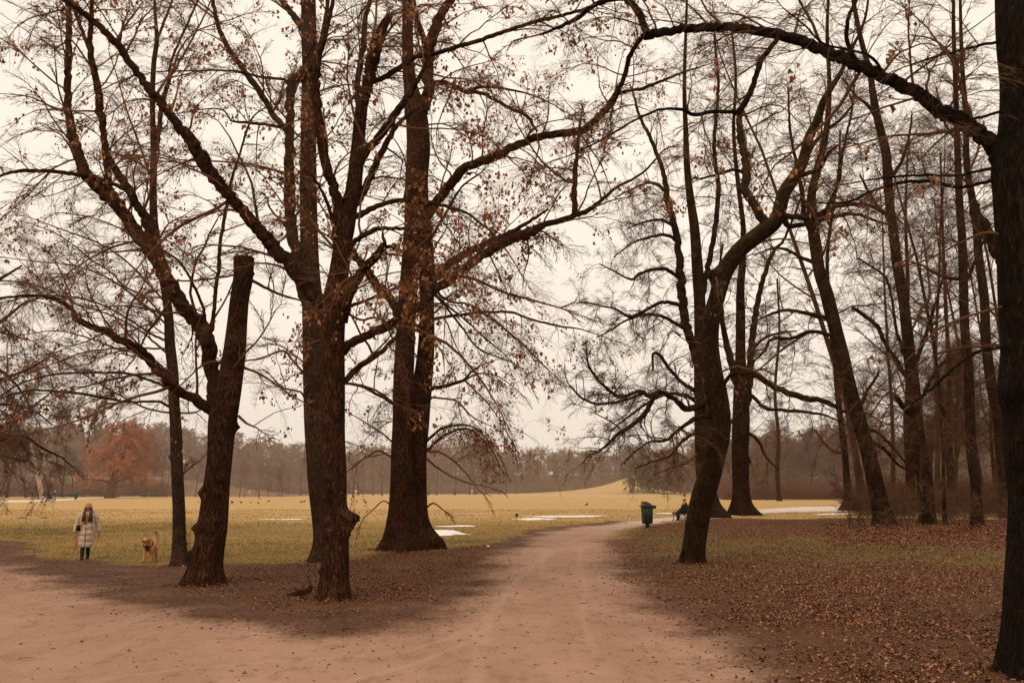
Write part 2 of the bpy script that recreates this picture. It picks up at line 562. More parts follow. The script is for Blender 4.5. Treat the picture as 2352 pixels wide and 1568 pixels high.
class Tree:
    """trunk and limbs follow traced lines; the finer branches and twigs grow on them in every direction"""
    def __init__(s, name, label, base, seed, bark, twig, group='park trees round the meadow', rmin=0.0018,
                 style='lime', leafp=0.0, cat='tree', depth=None):
        g = gnd(*base)
        s.Y = depth if depth else g[1]
        s.org = np.array([g[0], g[1], 0.0]) if depth is None else at(base[0], base[1], depth) * np.array([1, 1, 0])
        s.rng = np.random.default_rng(seed)
        s.root = thing(name, label, cat, s.org, 0, group)
        s.bark, s.twig = bark, twig
        s.rmin = rmin
        s.style = style
        s.leafp = leafp
        s.lines = []          # traced rows (px, py, w, Y)
        s.limbs = []          # world polylines (P, R)
        s.crown = MB(); s.lv = MB()
        s.seed = seed

    def _near(s, px, py):
        best, by = 1e9, s.Y
        for ln in s.lines:
            d = np.hypot(ln[:, 0] - px, ln[:, 1] - py)
            i = int(d.argmin())
            if d[i] < best: best, by = d[i], ln[i, 3]
        return by

    def trunk(s, pts, flare=0.35, lobes=5, amp=0.05, top_drift=0.0, burls=(), sides=40, name='trunk', step=7, sink=True, cut=False, label=None, y0=None):
        a = np.array([list(p) + [0] for p in pts], float)
        Yb = s.Y if y0 is None else y0
        n = len(a)
        t = np.linspace(0, 1, n)
        a[:, 3] = Yb + top_drift * t
        a = spline(a, step)
        s.lines.append(a)
        P = np.array([at(x, y, Y) for x, y, w, Y in a])
        k = np.array([np.linalg.norm(at(x, y, Y) - np.array([0, 0, CAM_H])) / np.linalg.norm(ray(x, y)) for x, y, w, Y in a])
        R = a[:, 2] * k / F / 2
        if sink:
            P = np.vstack([P[0] - np.array([0, 0, 0.35]), P]); R = np.concatenate([[R[0] * 1.1], R])
            P[0, :2] = P[1, :2]
        bu = []
        L = np.concatenate([[0], np.cumsum(np.linalg.norm(np.diff(P, axis=0), axis=1))])
        off = 1 if sink else 0
        for (bx, by, br) in burls:            # a burl where it is traced
            i = int(np.hypot(a[:, 0] - bx, a[:, 1] - by).argmin())
            side = (bx - a[i, 0]) / max(a[i, 2] / 2, 1)
            T_, N_, B_ = frames(P)
            want = norm(np.array([np.clip(side, -1, 1), -math.sqrt(max(0, 1 - min(1, side * side))), 0]))
            ang = math.atan2(want.dot(B_[i + off]), want.dot(N_[i + off]))
            rm = br * k[i] / F
            bu.append((L[i + off], ang, rm * 0.75, rm * 0.9))
        V, Q, T, A = tube(P, R, sides, True, bark_fun(s.seed + len(s.lines), amp, L[off] if sink else 0, flare, lobes, bu))
        mb = MB().add(V, Q, T, A)
        o = mb.build(name, s.bark, s.root, origin=s.org)
        if label: o['label'] = label
        if cut:
            cb = MB()
            th = np.linspace(0, 2 * math.pi, 24, endpoint=False)
            Tn, N_, B_ = frames(P)
            ring = P[-1] + (R[-1] * 0.97) * (N_[-1] * np.cos(th)[:, None] + B_[-1] * np.sin(th)[:, None])
            up = Tn[-1] * 0.02
            Vc = np.vstack([ring + Tn[-1] * 0.004, ring * 0.985 + P[-1] * 0.015 + up, P[-1][None] + up])
            Qc = [[i, (i + 1) % 24, 24 + (i + 1) % 24, 24 + i] for i in range(24)]
            Tc = [[48, 24 + i, 24 + (i + 1) % 24] for i in range(24)]
            cb.add(Vc, Qc, Tc).build('cut_face', CUT, s.root, origin=s.org)
        s.limbs.append((P[off:], R[off:], 0.12))
        return s

    def limb(s, pts, drift=None, d0=None, dens=1.0, part=True, sides=None, jag=False):
        a = np.array([list(p) + [0] for p in pts], float)
        Y0 = s._near(a[0, 0], a[0, 1]) if d0 is None else s.Y + d0
        ln = np.concatenate([[0], np.cumsum(np.hypot(*np.diff(a[:, :2], axis=0).T))])
        Lm = ln[-1] * Y0 / F
        if drift is None:
            drift = s.rng.choice([-1, 1]) * s.rng.uniform(0.15, 0.4) * min(Lm, s.Y * 0.35)
        a[:, 3] = Y0 + drift * (ln / ln[-1]) ** 1.2
        a = spline(a, 9)
        s.lines.append(a)
        P = np.array([at(x, y, Y) for x, y, w, Y in a])
        k = np.array([np.linalg.norm(p - np.array([0, 0, CAM_H])) / np.linalg.norm(ray(x, y)) for p, (x, y, w, Y) in zip(P, a)])
        R = np.maximum(a[:, 2] * k / F / 2, s.rmin)
        # small natural kinks
        m = len(P)
        if m > 3:
            j = s.rng.normal(0, 1, (m, 3)) * R[:, None] * 0.16
            j[0] = j[-1] = 0
            P = P + j
        w = a[:, 2].max()
        if w > 7 and part:
            sd = sides or (20 if w > 24 else 12 if w > 11 else 7)
            ph = s.rng.uniform(0, 50)
            def rf(rr, th, L):
                out = rr.copy()
                nz = np.array([[mnoise.noise(Vector((math.cos(t_) * 1.2 + ph, math.sin(t_) * 1.2, l * 2.2 / max(r, .03) * 0.12))) for t_ in th] for l, r in zip(L, rr[:, 0])])
                return out * (1 + 0.16 * nz)
            V, Q, T, A = tube(P, R, sd, True, rf)
            if jag:
                e = (len(P) - 1) * sd
                dirn = norm(P[-1] - P[-3])
                V[e:e + sd] += dirn[None] * (s.rng.uniform(-0.1, 1.0, sd)[:, None] * R[-1] * 2.2)
            MB().add(V, Q, T, A).build('limb', s.bark, s.root, origin=s.org)
        else:
            V, Q, T, A = tube(P, R, 6 if w > 4 else 5, True)
            s.crown.add(V, Q, T, A)
        s.limbs.append((P, R, dens))
        return s

    def _tmpl(s):
        pool = BOUGH_CURLY if s.style == 'curly' else BOUGH
        return pool[s.rng.integers(len(pool))]

    def _leafy(s, tips, p=None):
        p = s.leafp if p is None else p
        if p <= 0: return
        rng = s.rng
        # dead leaves hang in bunches; patches of the crown hold many, others none
        c = tips.mean(0)
        patch = mnoise.noise(Vector(c * 0.55) + Vector((s.seed, 0, 0)))
        q = p * max(0.0, min(1.8, 0.7 + patch * 2.6))
        sel = tips[rng.random(len(tips)) < q]
        pts = []
        for t in sel:
            for _ in range(rng.integers(3, 9)):
                pts.append(t + rng.normal(0, 0.06, 3) * np.array([1, 1, 1.5]) + np.array([0, 0, -0.05]))
        if pts: leaves(s.lv, rng, np.array(pts), 0.088, True, curl=1.7)

    def grow(s, dens=2.2, lf=1.0, up=0.25, droop=-0.05, bl=(0.5, 1.1), nb=4, tmin=0.12, zmin=2.2, wig=0.13, bend=-0.12, aim=None, trunk_d=0.25, ymin=None):
        rng = s.rng
        for li, (P, R, dn) in enumerate(s.limbs):
            L = np.concatenate([[0], np.cumsum(np.linalg.norm(np.diff(P, axis=0), axis=1))])
            D = dens * (trunk_d if dn == 0.12 else dn)
            N = int(L[-1] * D) + 1
            for q in range(N):
                t = L[-1] * (tmin + (1 - tmin) * (q + rng.uniform(0, 1)) / N)
                i = min(int(np.searchsorted(L, t)), len(P) - 1)
                i0 = max(i - 1, 0)
                p = P[i]; r = R[i]
                if p[2] < zmin: continue
                tan = norm(P[i] - P[i0] + 1e-9)
                a = rng.normal(0, 1, 3); a -= tan * a.dot(tan); a = norm(a)
                if aim is not None: a = norm(a + np.array(aim) * rng.uniform(0, 1.2))
                d = norm(tan * rng.uniform(0.2, 0.8) + a + np.array([0, 0, up]))
                l = (0.45 + min(r, 0.16) * 9 + rng.uniform(0, 0.9)) * lf * rng.uniform(0.6, 1.25)
                k = 7
                r0 = min(r * 0.5, 0.005 + 0.0125 * l)
                pts = [p.copy()]
                dd = d
                for j in range(k):
                    dd = norm(dd + rng.normal(0, wig, 3) + np.array([0, 0, droop * (j / k) * 2]))
                    pts.append(pts[-1] + dd * l / k)
                pts = np.array(pts)
                rad = np.maximum(np.linspace(r0, r0 * 0.35, k + 1), s.rmin)
                V, Q, T, A = tube(pts, rad, 4, False)
                s.crown.add(V, Q, None, A)
                for b in range(nb):
                    j = rng.integers(1, k)
                    dj = norm(pts[j + 1] - pts[j - 1])
                    aa = rng.normal(0, 1, 3); aa -= dj * aa.dot(dj); aa = norm(aa); aa[2] *= 0.6
                    db = norm(dj + aa * rng.uniform(0.4, 1.1) + np.array([0, 0, up * 0.4]))
                    tp = put_bough(s.crown, rng, s._tmpl(), pts[j], db, rng.uniform(*bl) * lf, r0 * 0.45, s.rmin, bend * rng.uniform(0.2, 2), rng.normal(0, 0.2))
                    s._leafy(tp)
                tp = put_bough(s.crown, rng, s._tmpl(), pts[-1], dd, rng.uniform(*bl) * lf, rad[-1], s.rmin, bend * rng.uniform(0.2, 2), rng.normal(0, 0.2))
                s._leafy(tp)
            # the tip of the traced line goes on as a spray
            if R[-1] < 0.035:
                tp = put_bough(s.crown, rng, s._tmpl(), P[-1], P[-1] - P[-3] if len(P) > 3 else P[-1] - P[0], rng.uniform(*bl) * lf, R[-1], s.rmin, bend)
        return s

    def done(s):
        if s.crown.n:
            s.crown.build('twigs', s.twig, s.root, origin=s.org)
        if s.lv.n:
            s.lv.build('dead_leaves', LEAF, s.root, smooth=False, origin=s.org)
        return s
# ------------------------------------------------------------------ light
sun_el, sun_az = math.radians(52), math.radians(205)
w = bpy.data.worlds.new('World'); scn.world = w; w.use_nodes = True
nt = w.node_tree; nt.nodes.clear()
out = nt.nodes.new('ShaderNodeOutputWorld'); bg = nt.nodes.new('ShaderNodeBackground')
sky = nt.nodes.new('ShaderNodeTexSky'); sky.sky_type = 'NISHITA'; sky.sun_disc = False
sky.sun_elevation = sun_el; sky.sun_rotation = sun_az; sky.dust_density = 4; sky.air_density = 1.0
# an even layer of warm winter cloud in front of the clear sky
tc = nt.nodes.new('ShaderNodeTexCoord')
nz = nt.nodes.new('ShaderNodeTexNoise'); nz.inputs['Scale'].default_value = 1.6; nz.inputs['Detail'].default_value = 5
nt.links.new(tc.outputs['Generated'], nz.inputs['Vector'])
sep = nt.nodes.new('ShaderNodeSeparateXYZ'); nt.links.new(tc.outputs['Generated'], sep.inputs[0])
cr = nt.nodes.new('ShaderNodeValToRGB'); nt.links.new(sep.outputs[2], cr.inputs[0])
e = cr.color_ramp.elements
K = 12.0
e[0].position = 0.0; e[0].color = (0.83 * K, 0.715 * K, 0.60 * K, 1)
e[1].position = 0.30; e[1].color = (0.97 * K, 0.835 * K, 0.695 * K, 1)
mixc = nt.nodes.new('ShaderNodeMix'); mixc.data_type = 'RGBA'; mixc.inputs[0].default_value = 0.93
nt.links.new(sky.outputs[0], mixc.inputs[6]); nt.links.new(cr.outputs[0], mixc.inputs[7])
m2 = nt.nodes.new('ShaderNodeMix'); m2.data_type = 'RGBA'; m2.blend_type = 'MULTIPLY'; m2.inputs[0].default_value = 0.14
cr2 = nt.nodes.new('ShaderNodeValToRGB'); nt.links.new(nz.outputs[0], cr2.inputs[0])
cr2.color_ramp.elements[0].position = 0.3; cr2.color_ramp.elements[0].color = (0.7, 0.7, 0.72, 1); cr2.color_ramp.elements[1].position = 0.7
nt.links.new(mixc.outputs[2], m2.inputs[6]); nt.links.new(cr2.outputs[0], m2.inputs[7])
nt.links.new(m2.outputs[2], bg.inputs[0]); bg.inputs[1].default_value = 0.1
nt.links.new(bg.outputs[0], out.inputs[0])
sd = bpy.data.lights.new('sun', 'SUN'); sd.energy = 1.3; sd.angle = math.radians(25); sd.color = (1.0, 0.84, 0.64)
so = bpy.data.objects.new('sun', sd); COL.objects.link(so)
dv = Vector((math.sin(sun_az) * math.cos(sun_el), math.cos(sun_az) * math.cos(sun_el), math.sin(sun_el)))
so.rotation_euler = dv.to_track_quat('Z', 'Y').to_euler(); so.location = dv * 60
scn.view_settings.view_transform = 'Standard'; scn.view_settings.look = 'None'; scn.view_settings.exposure = 0; scn.view_settings.gamma = 1
scn.cycles.max_bounces = 5; scn.cycles.diffuse_bounces = 3; scn.cycles.transparent_max_bounces = 6

# ------------------------------------------------------------------ ground
def G2(pts): return np.array([gnd(x, y)[:2] for x, y in pts])


PATH_P = [(-260, 1256), (-100, 1270), (0, 1290), (120, 1326), (280, 1374), (450, 1417), (620, 1442), (800, 1450), (930, 1434), (1020, 1394), (1090, 1337), (1140, 1287), (1195, 1243), (1280, 1216), (1420, 1200), (1500, 1190), (1640, 1176.5), (1728, 1170), (1800, 1165.5), (1868, 1163), (1930, 1162), (2010, 1164), (2100, 1171), (2300, 1176), (2700, 1180),
          (2700, 1187), (2300, 1183), (2100, 1180), (1950, 1174.5), (1868, 1174.5), (1800, 1176.5), (1728, 1180.5), (1640, 1189), (1550, 1197), (1480, 1209), (1425, 1226), (1405, 1250), (1420, 1290), (1455, 1340), (1515, 1395), (1600, 1455), (1680, 1515), (1745, 1575), (1820, 1800), (2000, 2600), (-1600, 2600), (-1200, 1700)]
MUD_P = [(-400, 1205), (0, 1238), (90, 1262), (170, 1283), (300, 1290), (420, 1300), (530, 1297), (700, 1292), (860, 1270), (1010, 1257), (1130, 1244), (1200, 1226), (1300, 1207), (1420, 1196), (1440, 1206), (1395, 1230), (1388, 1250),
         (1430, 1310), (1500, 1345), (1590, 1345), (1680, 1400), (1760, 1480), (1900, 1530), (2100, 1550), (2300, 1600), (2500, 1900), (2600, 2600), (-1600, 2600), (-1200, 1400)]
RLIT_P = [(1440, 1205), (1500, 1201), (1560, 1195), (1640, 1190), (1720, 1190), (1800, 1192), (1950, 1188), (2100, 1191), (2300, 1192), (2700, 1195), (3500, 1300), (3500, 2600), (2150, 2600), (1860, 1560), (1710, 1450), (1510, 1350), (1420, 1290), (1405, 1245)]
LLIT_P = [(520, 1300), (700, 1295), (860, 1272), (1010, 1260), (1120, 1250), (1130, 1270), (1080, 1320), (1020, 1370), (930, 1400), (820, 1420), (640, 1400), (520, 1370), (470, 1330)]
GREEN_P = [(1425, 1222), (1560, 1208), (1640, 1235), (1800, 1232), (1960, 1240), (2120, 1252), (2340, 1262), (2700, 1262), (2700, 1315), (2340, 1310), (2100, 1298), (1900, 1290), (1750, 1292), (1640, 1275), (1560, 1300), (1480, 1280), (1430, 1255)]
FARP_P = [(1868, 1133), (1930, 1137), (2000, 1143), (2100, 1149), (2300, 1157), (2600, 1163), (2600, 1166), (2300, 1160), (2100, 1152), (1990, 1149), (1900, 1141), (1850, 1135)]
FARL_P = [(-300, 1150), (0, 1149), (90, 1147.5), (150, 1145), (240, 1141), (340, 1139), (340, 1140), (240, 1143), (150, 1149), (90, 1152), (0, 1154), (-300, 1157)]
FARC_P = [(560, 1137.2), (800, 1136.6), (1100, 1137), (1500, 1137.4), (1720, 1137), (1720, 1137.8), (1500, 1138.6), (1100, 1138.2), (800, 1137.8), (560, 1138.4)]


def sdist(X, Y, poly):
    """signed distance, positive inside"""
    X = X.ravel(); Y = Y.ravel()
    d = np.full(X.shape, 1e9); ins = np.zeros(X.shape, bool)
    n = len(poly)
    for i in range(n):
        a, b = poly[i], poly[(i + 1) % n]
        e = b - a
        L2 = e.dot(e) + 1e-12
        t = np.clip(((X - a[0]) * e[0] + (Y - a[1]) * e[1]) / L2, 0, 1)
        d = np.minimum(d, np.hypot(X - a[0] - t * e[0], Y - a[1] - t * e[1]))
        c = ((a[1] > Y) != (b[1] > Y)) & (X < (b[0] - a[0]) * (Y - a[1]) / (b[1] - a[1] + 1e-12) + a[0])
        ins ^= c
    return np.where(ins, d, -d)


def smooth_poly(P, closed_step=25):
    return spline(np.array(P, float), closed_step)


def prep(P): return G2(smooth_poly(P))


POL = {k: prep(v) for k, v in dict(path=PATH_P, mud=MUD_P, rlit=RLIT_P, llit=LLIT_P, green=GREEN_P, farp=FARP_P, farl=FARL_P, farc=FARC_P).items()}


def sst(x, a, b):
    t = np.clip((x - a) / (b - a), 0, 1)
    return t * t * (3 - 2 * t)


def vnoise(X, Y, f, seed=0):
    """cheap smooth value noise on arrays"""
    x = X * f + seed * 17.3; y = Y * f - seed * 9.1
    xi = np.floor(x); yi = np.floor(y)
    u = x - xi; v = y - yi
    u = u * u * (3 - 2 * u); v = v * v * (3 - 2 * v)
    def h(a, b):
        s = np.sin(a * 127.1 + b * 311.7 + seed * 74.7) * 43758.5453
        return s - np.floor(s)
    return (h(xi, yi) * (1 - u) * (1 - v) + h(xi + 1, yi) * u * (1 - v) + h(xi, yi + 1) * (1 - u) * v + h(xi + 1, yi + 1) * u * v) * 2 - 1


MOUND_C = at(1458, 1100, 312)
def height(X, Y):
    z = 0.025 * vnoise(X, Y, 0.35, 1) + 0.012 * vnoise(X, Y, 1.3, 2)
    z = z * sst(Y, 6, 12)
    # grassy mound on the far side of the meadow
    mx, my = MOUND_C[0], 312.0
    fy = np.exp(-((Y - my) / 22) ** 2)
    dx = np.abs(X - mx)
    z = z + fy * (5.3 * np.exp(-(dx / np.where(X < mx, 9.5, 6)) ** 1.15) + 1.5 * np.exp(-(dx / np.where(X < mx, 30, 9)) ** 1.8))
    # low wooded rise behind the far trees
    z = z + 9.0 * sst(Y, 372, 470) * (1 + 0.15 * vnoise(X, Y, 0.02, 4)) + 5.0 * sst(Y - 1.1 * np.maximum(X - 40, 0) * -1, 330, 470) * sst(X, 30, 120)
    z = z + 6.0 * sst(-X - 70, 0, 60) * sst(Y, 225, 300)
    return z


def gz(x, y): return float(height(np.array([x]), np.array([y]))[0])


def ground_attrs(X, Y):
    dist = np.hypot(X, Y)
    wob = 0.35 * vnoise(X, Y, 0.5, 5) + 0.2 * vnoise(X, Y, 1.6, 6)
    grow_ = np.clip(dist / 25, 0.6, 4)
    p = sdist(X, Y, POL['path'])
    a_path = sst(p + wob * 1.1, -1.1, 1.6)
    fp = np.maximum(sdist(X, Y, POL['farp']), sdist(X, Y, POL['farl']))
    a_path = np.maximum(a_path, sst(fp, -0.4, 0.5))
    a_path = np.maximum(a_path, 0.42 * sst(sdist(X, Y, POL['farc']), -1.5, 0.5))
    a_mud = sst(sdist(X, Y, POL['mud']) + wob * 2.2, -1.0, 1.0)
    rl = sdist(X, Y, POL['rlit']); ll = sdist(X, Y, POL['llit'])
    a_lit = np.maximum(sst(rl + wob * 2, -1.0, 1.6), sst(ll + wob * 1.6, -0.6, 1.3) * 0.8)
    a_mud = np.maximum(a_mud, sst(rl, -4.0, -1.0) * (1 - sst(Y, 36, 44)))
    gr = 0.22 * sst(rl, 0, 3) * sst(Y, 13, 20) * (1 - sst(Y, 40, 50)) + 0.78 * sst(sdist(X, Y, POL['green']) + wob * 3, -2.0, 2.5)
    wood = sst(Y, 330, 352)
    far_dirt = wood
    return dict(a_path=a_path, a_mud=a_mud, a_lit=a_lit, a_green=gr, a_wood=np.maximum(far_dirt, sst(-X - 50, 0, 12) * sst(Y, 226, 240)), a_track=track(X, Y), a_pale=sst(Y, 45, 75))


TRK = [prep(q) for q in ([(1120, 1700), (1105, 1568), (1108, 1500), (1125, 1430), (1155, 1380), (1190, 1330), (1240, 1290), (1300, 1250), (1370, 1225)],
                         [(1085, 1568), (1095, 1500), (1118, 1420), (1170, 1350), (1225, 1300), (1265, 1262)], [(1243, 1320), (1250, 1280), (1242, 1262), (1262, 1248)],
                         [(-60, 1300), (30, 1318), (62, 1328), (68, 1336), (55, 1348)], [(1365, 1500), (1340, 1420), (1345, 1340), (1330, 1290), (1340, 1250)], [(200, 1568), (500, 1530), (900, 1500), (1080, 1440), (1180, 1360)], [(640, 1600), (900, 1540), (1060, 1480), (1150, 1400)])]


def track(X, Y):
    out = np.zeros(X.shape)
    m = (Y > 8) & (Y < 45)
    x, y = X[m], Y[m]
    d = np.full(x.shape, 9.0)
    for ln in TRK:
        for a, b in zip(ln[:-1], ln[1:]):
            e = b - a
            t = np.clip(((x - a[0]) * e[0] + (y - a[1]) * e[1]) / (e.dot(e) + 1e-9), 0, 1)
            d = np.minimum(d, np.hypot(x - a[0] - t * e[0], y - a[1] - t * e[1]))
    out[m] = np.exp(-(d / 0.055) ** 2)
    return out


def m_ground():
    t = NT('park_ground')
    p = t.pos()
    aP, aM, aL, aG, aW, aPl = [t.attr(k) for k in ('a_path', 'a_mud', 'a_lit', 'a_green', 'a_wood', 'a_pale')]
    n_big = t.noise(p, 0.12, 4)
    n_mid = t.noise(p, 0.9, 5, 0.6)
    n_fine = t.noise(p, 7, 5, 0.65)
    n_grain = t.noise(p, 38, 4, 0.7)
    # meadow: worn winter grass, ochre with greener tufts
    gcol = t.mix(t.ss(n_mid, 0.32, 0.68), (0.19, 0.12, 0.028), (0.30, 0.185, 0.062))
    gcol = t.mix(t.ss(n_big, 0.35, 0.65), gcol, t.mix(0.4, gcol, (0.16, 0.108, 0.02)))
    gcol = t.mix(t.math('MULTIPLY', t.ss(n_fine, 0.5, 0.7), 0.55), gcol, (0.10, 0.075, 0.016))
    gcol = t.mix(t.math('MULTIPLY', t.ss(n_grain, 0.55, 0.72), 0.45), gcol, (0.42, 0.29, 0.11))
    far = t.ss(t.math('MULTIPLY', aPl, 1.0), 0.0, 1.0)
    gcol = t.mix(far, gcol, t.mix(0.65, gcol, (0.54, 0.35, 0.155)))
    # bare earth
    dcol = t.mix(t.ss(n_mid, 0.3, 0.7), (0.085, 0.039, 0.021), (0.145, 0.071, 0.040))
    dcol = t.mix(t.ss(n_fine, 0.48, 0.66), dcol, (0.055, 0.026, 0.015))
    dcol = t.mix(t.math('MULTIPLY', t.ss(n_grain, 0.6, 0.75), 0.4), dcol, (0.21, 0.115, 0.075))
    # rolled gravel path
    pc = t.mix(t.ss(t.noise(p, 0.5, 5, 0.6, stretch=(1, 0.5, 1)), 0.3, 0.7), (0.285, 0.166, 0.112), (0.375, 0.228, 0.157))
    pc = t.mix(t.math('MULTIPLY', t.ss(t.noise(p, 3.2, 6, 0.7, stretch=(1, 0.45, 1)), 0.50, 0.66), 0.5), pc, (0.18, 0.096, 0.062))
    pc = t.mix(t.math('MULTIPLY', t.ss(t.noise(p, 90, 3, 0.8), 0.62, 0.75), 0.4), pc, (0.46, 0.31, 0.23))
    pc = t.mix(t.math('MULTIPLY', t.ss(t.noise(p, 16, 4, 0.8), 0.60, 0.70), 0.42), pc, (0.11, 0.056, 0.036))
    pc = t.mix(t.math('MULTIPLY', t.ss(t.noise(p, 9, 5, 0.8), 0.60, 0.72), 0.4), pc, (0.48, 0.32, 0.23))
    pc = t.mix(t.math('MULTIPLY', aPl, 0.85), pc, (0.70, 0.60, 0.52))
    # leaf litter floor (the leaves themselves lie on it)
    lc = t.mix(t.ss(n_fine, 0.35, 0.65), (0.060, 0.026, 0.0115), (0.12, 0.051, 0.022))  # floor colour darkened to paint in the dimmer light under the trees
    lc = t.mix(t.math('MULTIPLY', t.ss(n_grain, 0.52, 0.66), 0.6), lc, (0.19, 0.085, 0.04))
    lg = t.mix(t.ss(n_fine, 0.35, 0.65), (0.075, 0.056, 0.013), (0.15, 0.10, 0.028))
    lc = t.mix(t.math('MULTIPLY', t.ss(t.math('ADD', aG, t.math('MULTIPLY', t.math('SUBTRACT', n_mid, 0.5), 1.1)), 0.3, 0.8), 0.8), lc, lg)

    def edge(a, amp=0.9, lo=0.35, hi=0.65):
        x = t.math('ADD', a, t.math('MULTIPLY', t.math('SUBTRACT', n_fine, 0.5), amp))
        x = t.math('ADD', x, t.math('MULTIPLY', t.math('SUBTRACT', n_mid, 0.5), amp * 0.9))
        return t.ss(x, lo, hi)
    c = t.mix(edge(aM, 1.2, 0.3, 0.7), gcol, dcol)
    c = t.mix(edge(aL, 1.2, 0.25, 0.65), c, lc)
    c = t.mix(edge(aP, 0.9, 0.1, 0.9), c, pc)
    c = t.mix(aW, c, (0.16, 0.086, 0.050))
    trk = t.attr('a_track')
    c = t.mix(t.math('MULTIPLY', trk, t.ss(n_fine, 0.3, 0.6, 0.05, 0.28)), c, (0.50, 0.34, 0.255))
    h = t.math('ADD', t.math('MULTIPLY', n_fine, 1.0), t.math('MULTIPLY', n_grain, 0.4))
    soft = t.math('SUBTRACT', 1.0, t.math('MULTIPLY', edge(aP, 0.5), 0.75))
    h = t.math('MULTIPLY', h, soft)
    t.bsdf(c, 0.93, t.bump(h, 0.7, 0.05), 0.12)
    return t.m


GROUND = m_ground()


def grid_sheet(name, ys, slopes, keep=None, lift=0.0, mat=GROUND):
    Yg, Sg = np.meshgrid(ys, slopes, indexing='ij')
    Xg = Yg * Sg
    if ys[0] < 3: Xg = (Yg + 6) * Sg
    Z = height(Xg.ravel(), Yg.ravel()) + lift
    X, Y = Xg.ravel(), Yg.ravel()
    V = np.stack([X, Y, Z], 1)
    at_ = ground_attrs(X, Y)
    r, c = Yg.shape
    i = (np.arange(r - 1)[:, None] * c + np.arange(c - 1)[None]).ravel()
    Q = np.stack([i, i + 1, i + c + 1, i + c], 1)
    if keep is not None:
        k = keep(X, Y)
        Q = Q[k[Q].all(1)]
        used = np.unique(Q)
        mp = np.zeros(len(V), int); mp[used] = np.arange(len(used))
        Q = mp[Q]; V = V[used]; at_ = {a: b[used] for a, b in at_.items()}
    me = mesh_from(name, V, Q, None, at_)
    o = link(name, me, mat)
    tag(o, kind='structure')
    return o


ys = np.concatenate([np.geomspace(1.5, 420, 560), np.geomspace(425, 3500, 30)])
sl = np.concatenate([-np.geomspace(3.0, 0.62, 16), np.linspace(-0.6, 0.6, 420), np.geomspace(0.62, 3.0, 16)])
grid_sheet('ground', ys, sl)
def _kp(key, m):
    return lambda X, Y: (sdist(X, Y, POL[key]) > m)
grid_sheet('path', np.geomspace(1.6, 135, 560), np.linspace(-0.62, 0.62, 420), _kp('path', 0.1), 0.006)
grid_sheet('path', np.geomspace(110, 420, 220), np.linspace(0.25, 0.72, 260), _kp('farp', 0.0), 0.02)
grid_sheet('path', np.geomspace(110, 330, 160), np.linspace(-0.72, -0.36, 160), _kp('farl', 0.0), 0.02)
# ------------------------------------------------------------------ the traced trees, left to right
GM = 'old lime trees beside the path'

# pollarded lime with a sawn off stem
t = Tree('lime_tree', 'thick burled lime with one stem sawn off flat and another forking to the left', (470, 1343), 3, BARK, TWIG, GM, leafp=0.022)
t.trunk([(468, 1343, 78), (473, 1300, 68), (478, 1270, 66), (487, 1211, 66), (496, 1128, 60), (506, 1045, 57), (512, 956, 64), (525, 889, 58), (537, 822, 52), (544, 756, 45), (550, 689, 42), (558, 639, 43), (560, 592, 45)],
        flare=0.42, lobes=6, burls=[(470, 1130, 15), (508, 1135, 12), (452, 1212, 16), (440, 1275, 18), (470, 1250, 10), (548, 980, 14), (545, 930, 12), (505, 1195, 10), (480, 1320, 14), (580, 630, 8)], cut=True, sides=56, step=5)
t.limb([(500, 930, 40), (488, 856, 33), (481, 799, 36), (468, 756, 37), (433, 719, 34), (400, 672, 32), (372, 622, 31), (355, 582, 38), (333, 556, 34), (300, 522, 30), (267, 467, 30), (227, 430, 29), (200, 400, 27), (180, 360, 25), (167, 317, 22), (158, 267, 18), (155, 200, 16), (157, 133, 15), (158, 67, 14), (157, 10, 13), (148, -60, 11), (135, -180, 7)], drift=2.5, dens=1.2)
t.limb([(356, 578, 28), (333, 500, 21), (313, 467, 20), (290, 430, 20), (267, 393, 18), (243, 350, 16), (237, 300, 15), (230, 250, 19), (223, 200, 16), (213, 150, 15), (207, 117, 13), (208, 67, 11), (212, 0, 9), (216, -90, 6)], drift=-1.5)
t.limb([(262, 460, 17), (250, 420, 16), (243, 352, 14)], drift=0.1)
t.limb([(210, 125, 10), (187, 67, 8), (170, 20, 7), (160, -30, 5)], drift=1.0)
t.limb([(292, 436, 12), (277, 430, 10), (233, 413, 10), (187, 403, 10), (133, 395, 9), (67, 392, 9), (20, 397, 7), (0, 405, 6), (-60, 420, 4)], drift=-2.0)
t.limb([(500, 950, 30), (480, 939, 28), (457, 922, 24), (417, 902, 21), (387, 876, 20), (360, 845, 22), (337, 819, 22), (307, 795, 20), (273, 779, 18), (247, 762, 17), (217, 752, 15), (187, 739, 14), (168, 731, 12)], drift=-2.2, dens=1.8)
t.limb([(170, 732, 9), (173, 719, 9), (160, 705, 9), (133, 689, 9), (100, 681, 8), (67, 679, 7), (0, 684, 5), (-60, 690, 4)], drift=-0.8, dens=2.5)
t.limb([(475, 765, 15), (484, 756, 12), (490, 722, 9), (497, 656, 9), (503, 606, 9), (507, 549, 8), (520, 473, 8), (533, 410, 7), (547, 367, 5), (567, 300, 5), (583, 267, 4), (610, 247, 3)], drift=1.6)
t.limb([(474, 760, 10), (467, 709, 7), (450, 666, 7), (433, 632, 6), (413, 602, 6), (387, 582, 5), (360, 570, 3)], drift=-0.6)
t.limb([(548, 955, 7), (567, 972, 6), (590, 982, 4)], drift=-0.3, dens=0.6)
t.limb([(560, 845, 7), (590, 855, 6), (630, 880, 5), (665, 905, 4), (700, 925, 3)], drift=-0.8)
t.limb([(575, 640, 8), (600, 655, 7), (640, 675, 6), (690, 690, 4)], drift=-0.9)
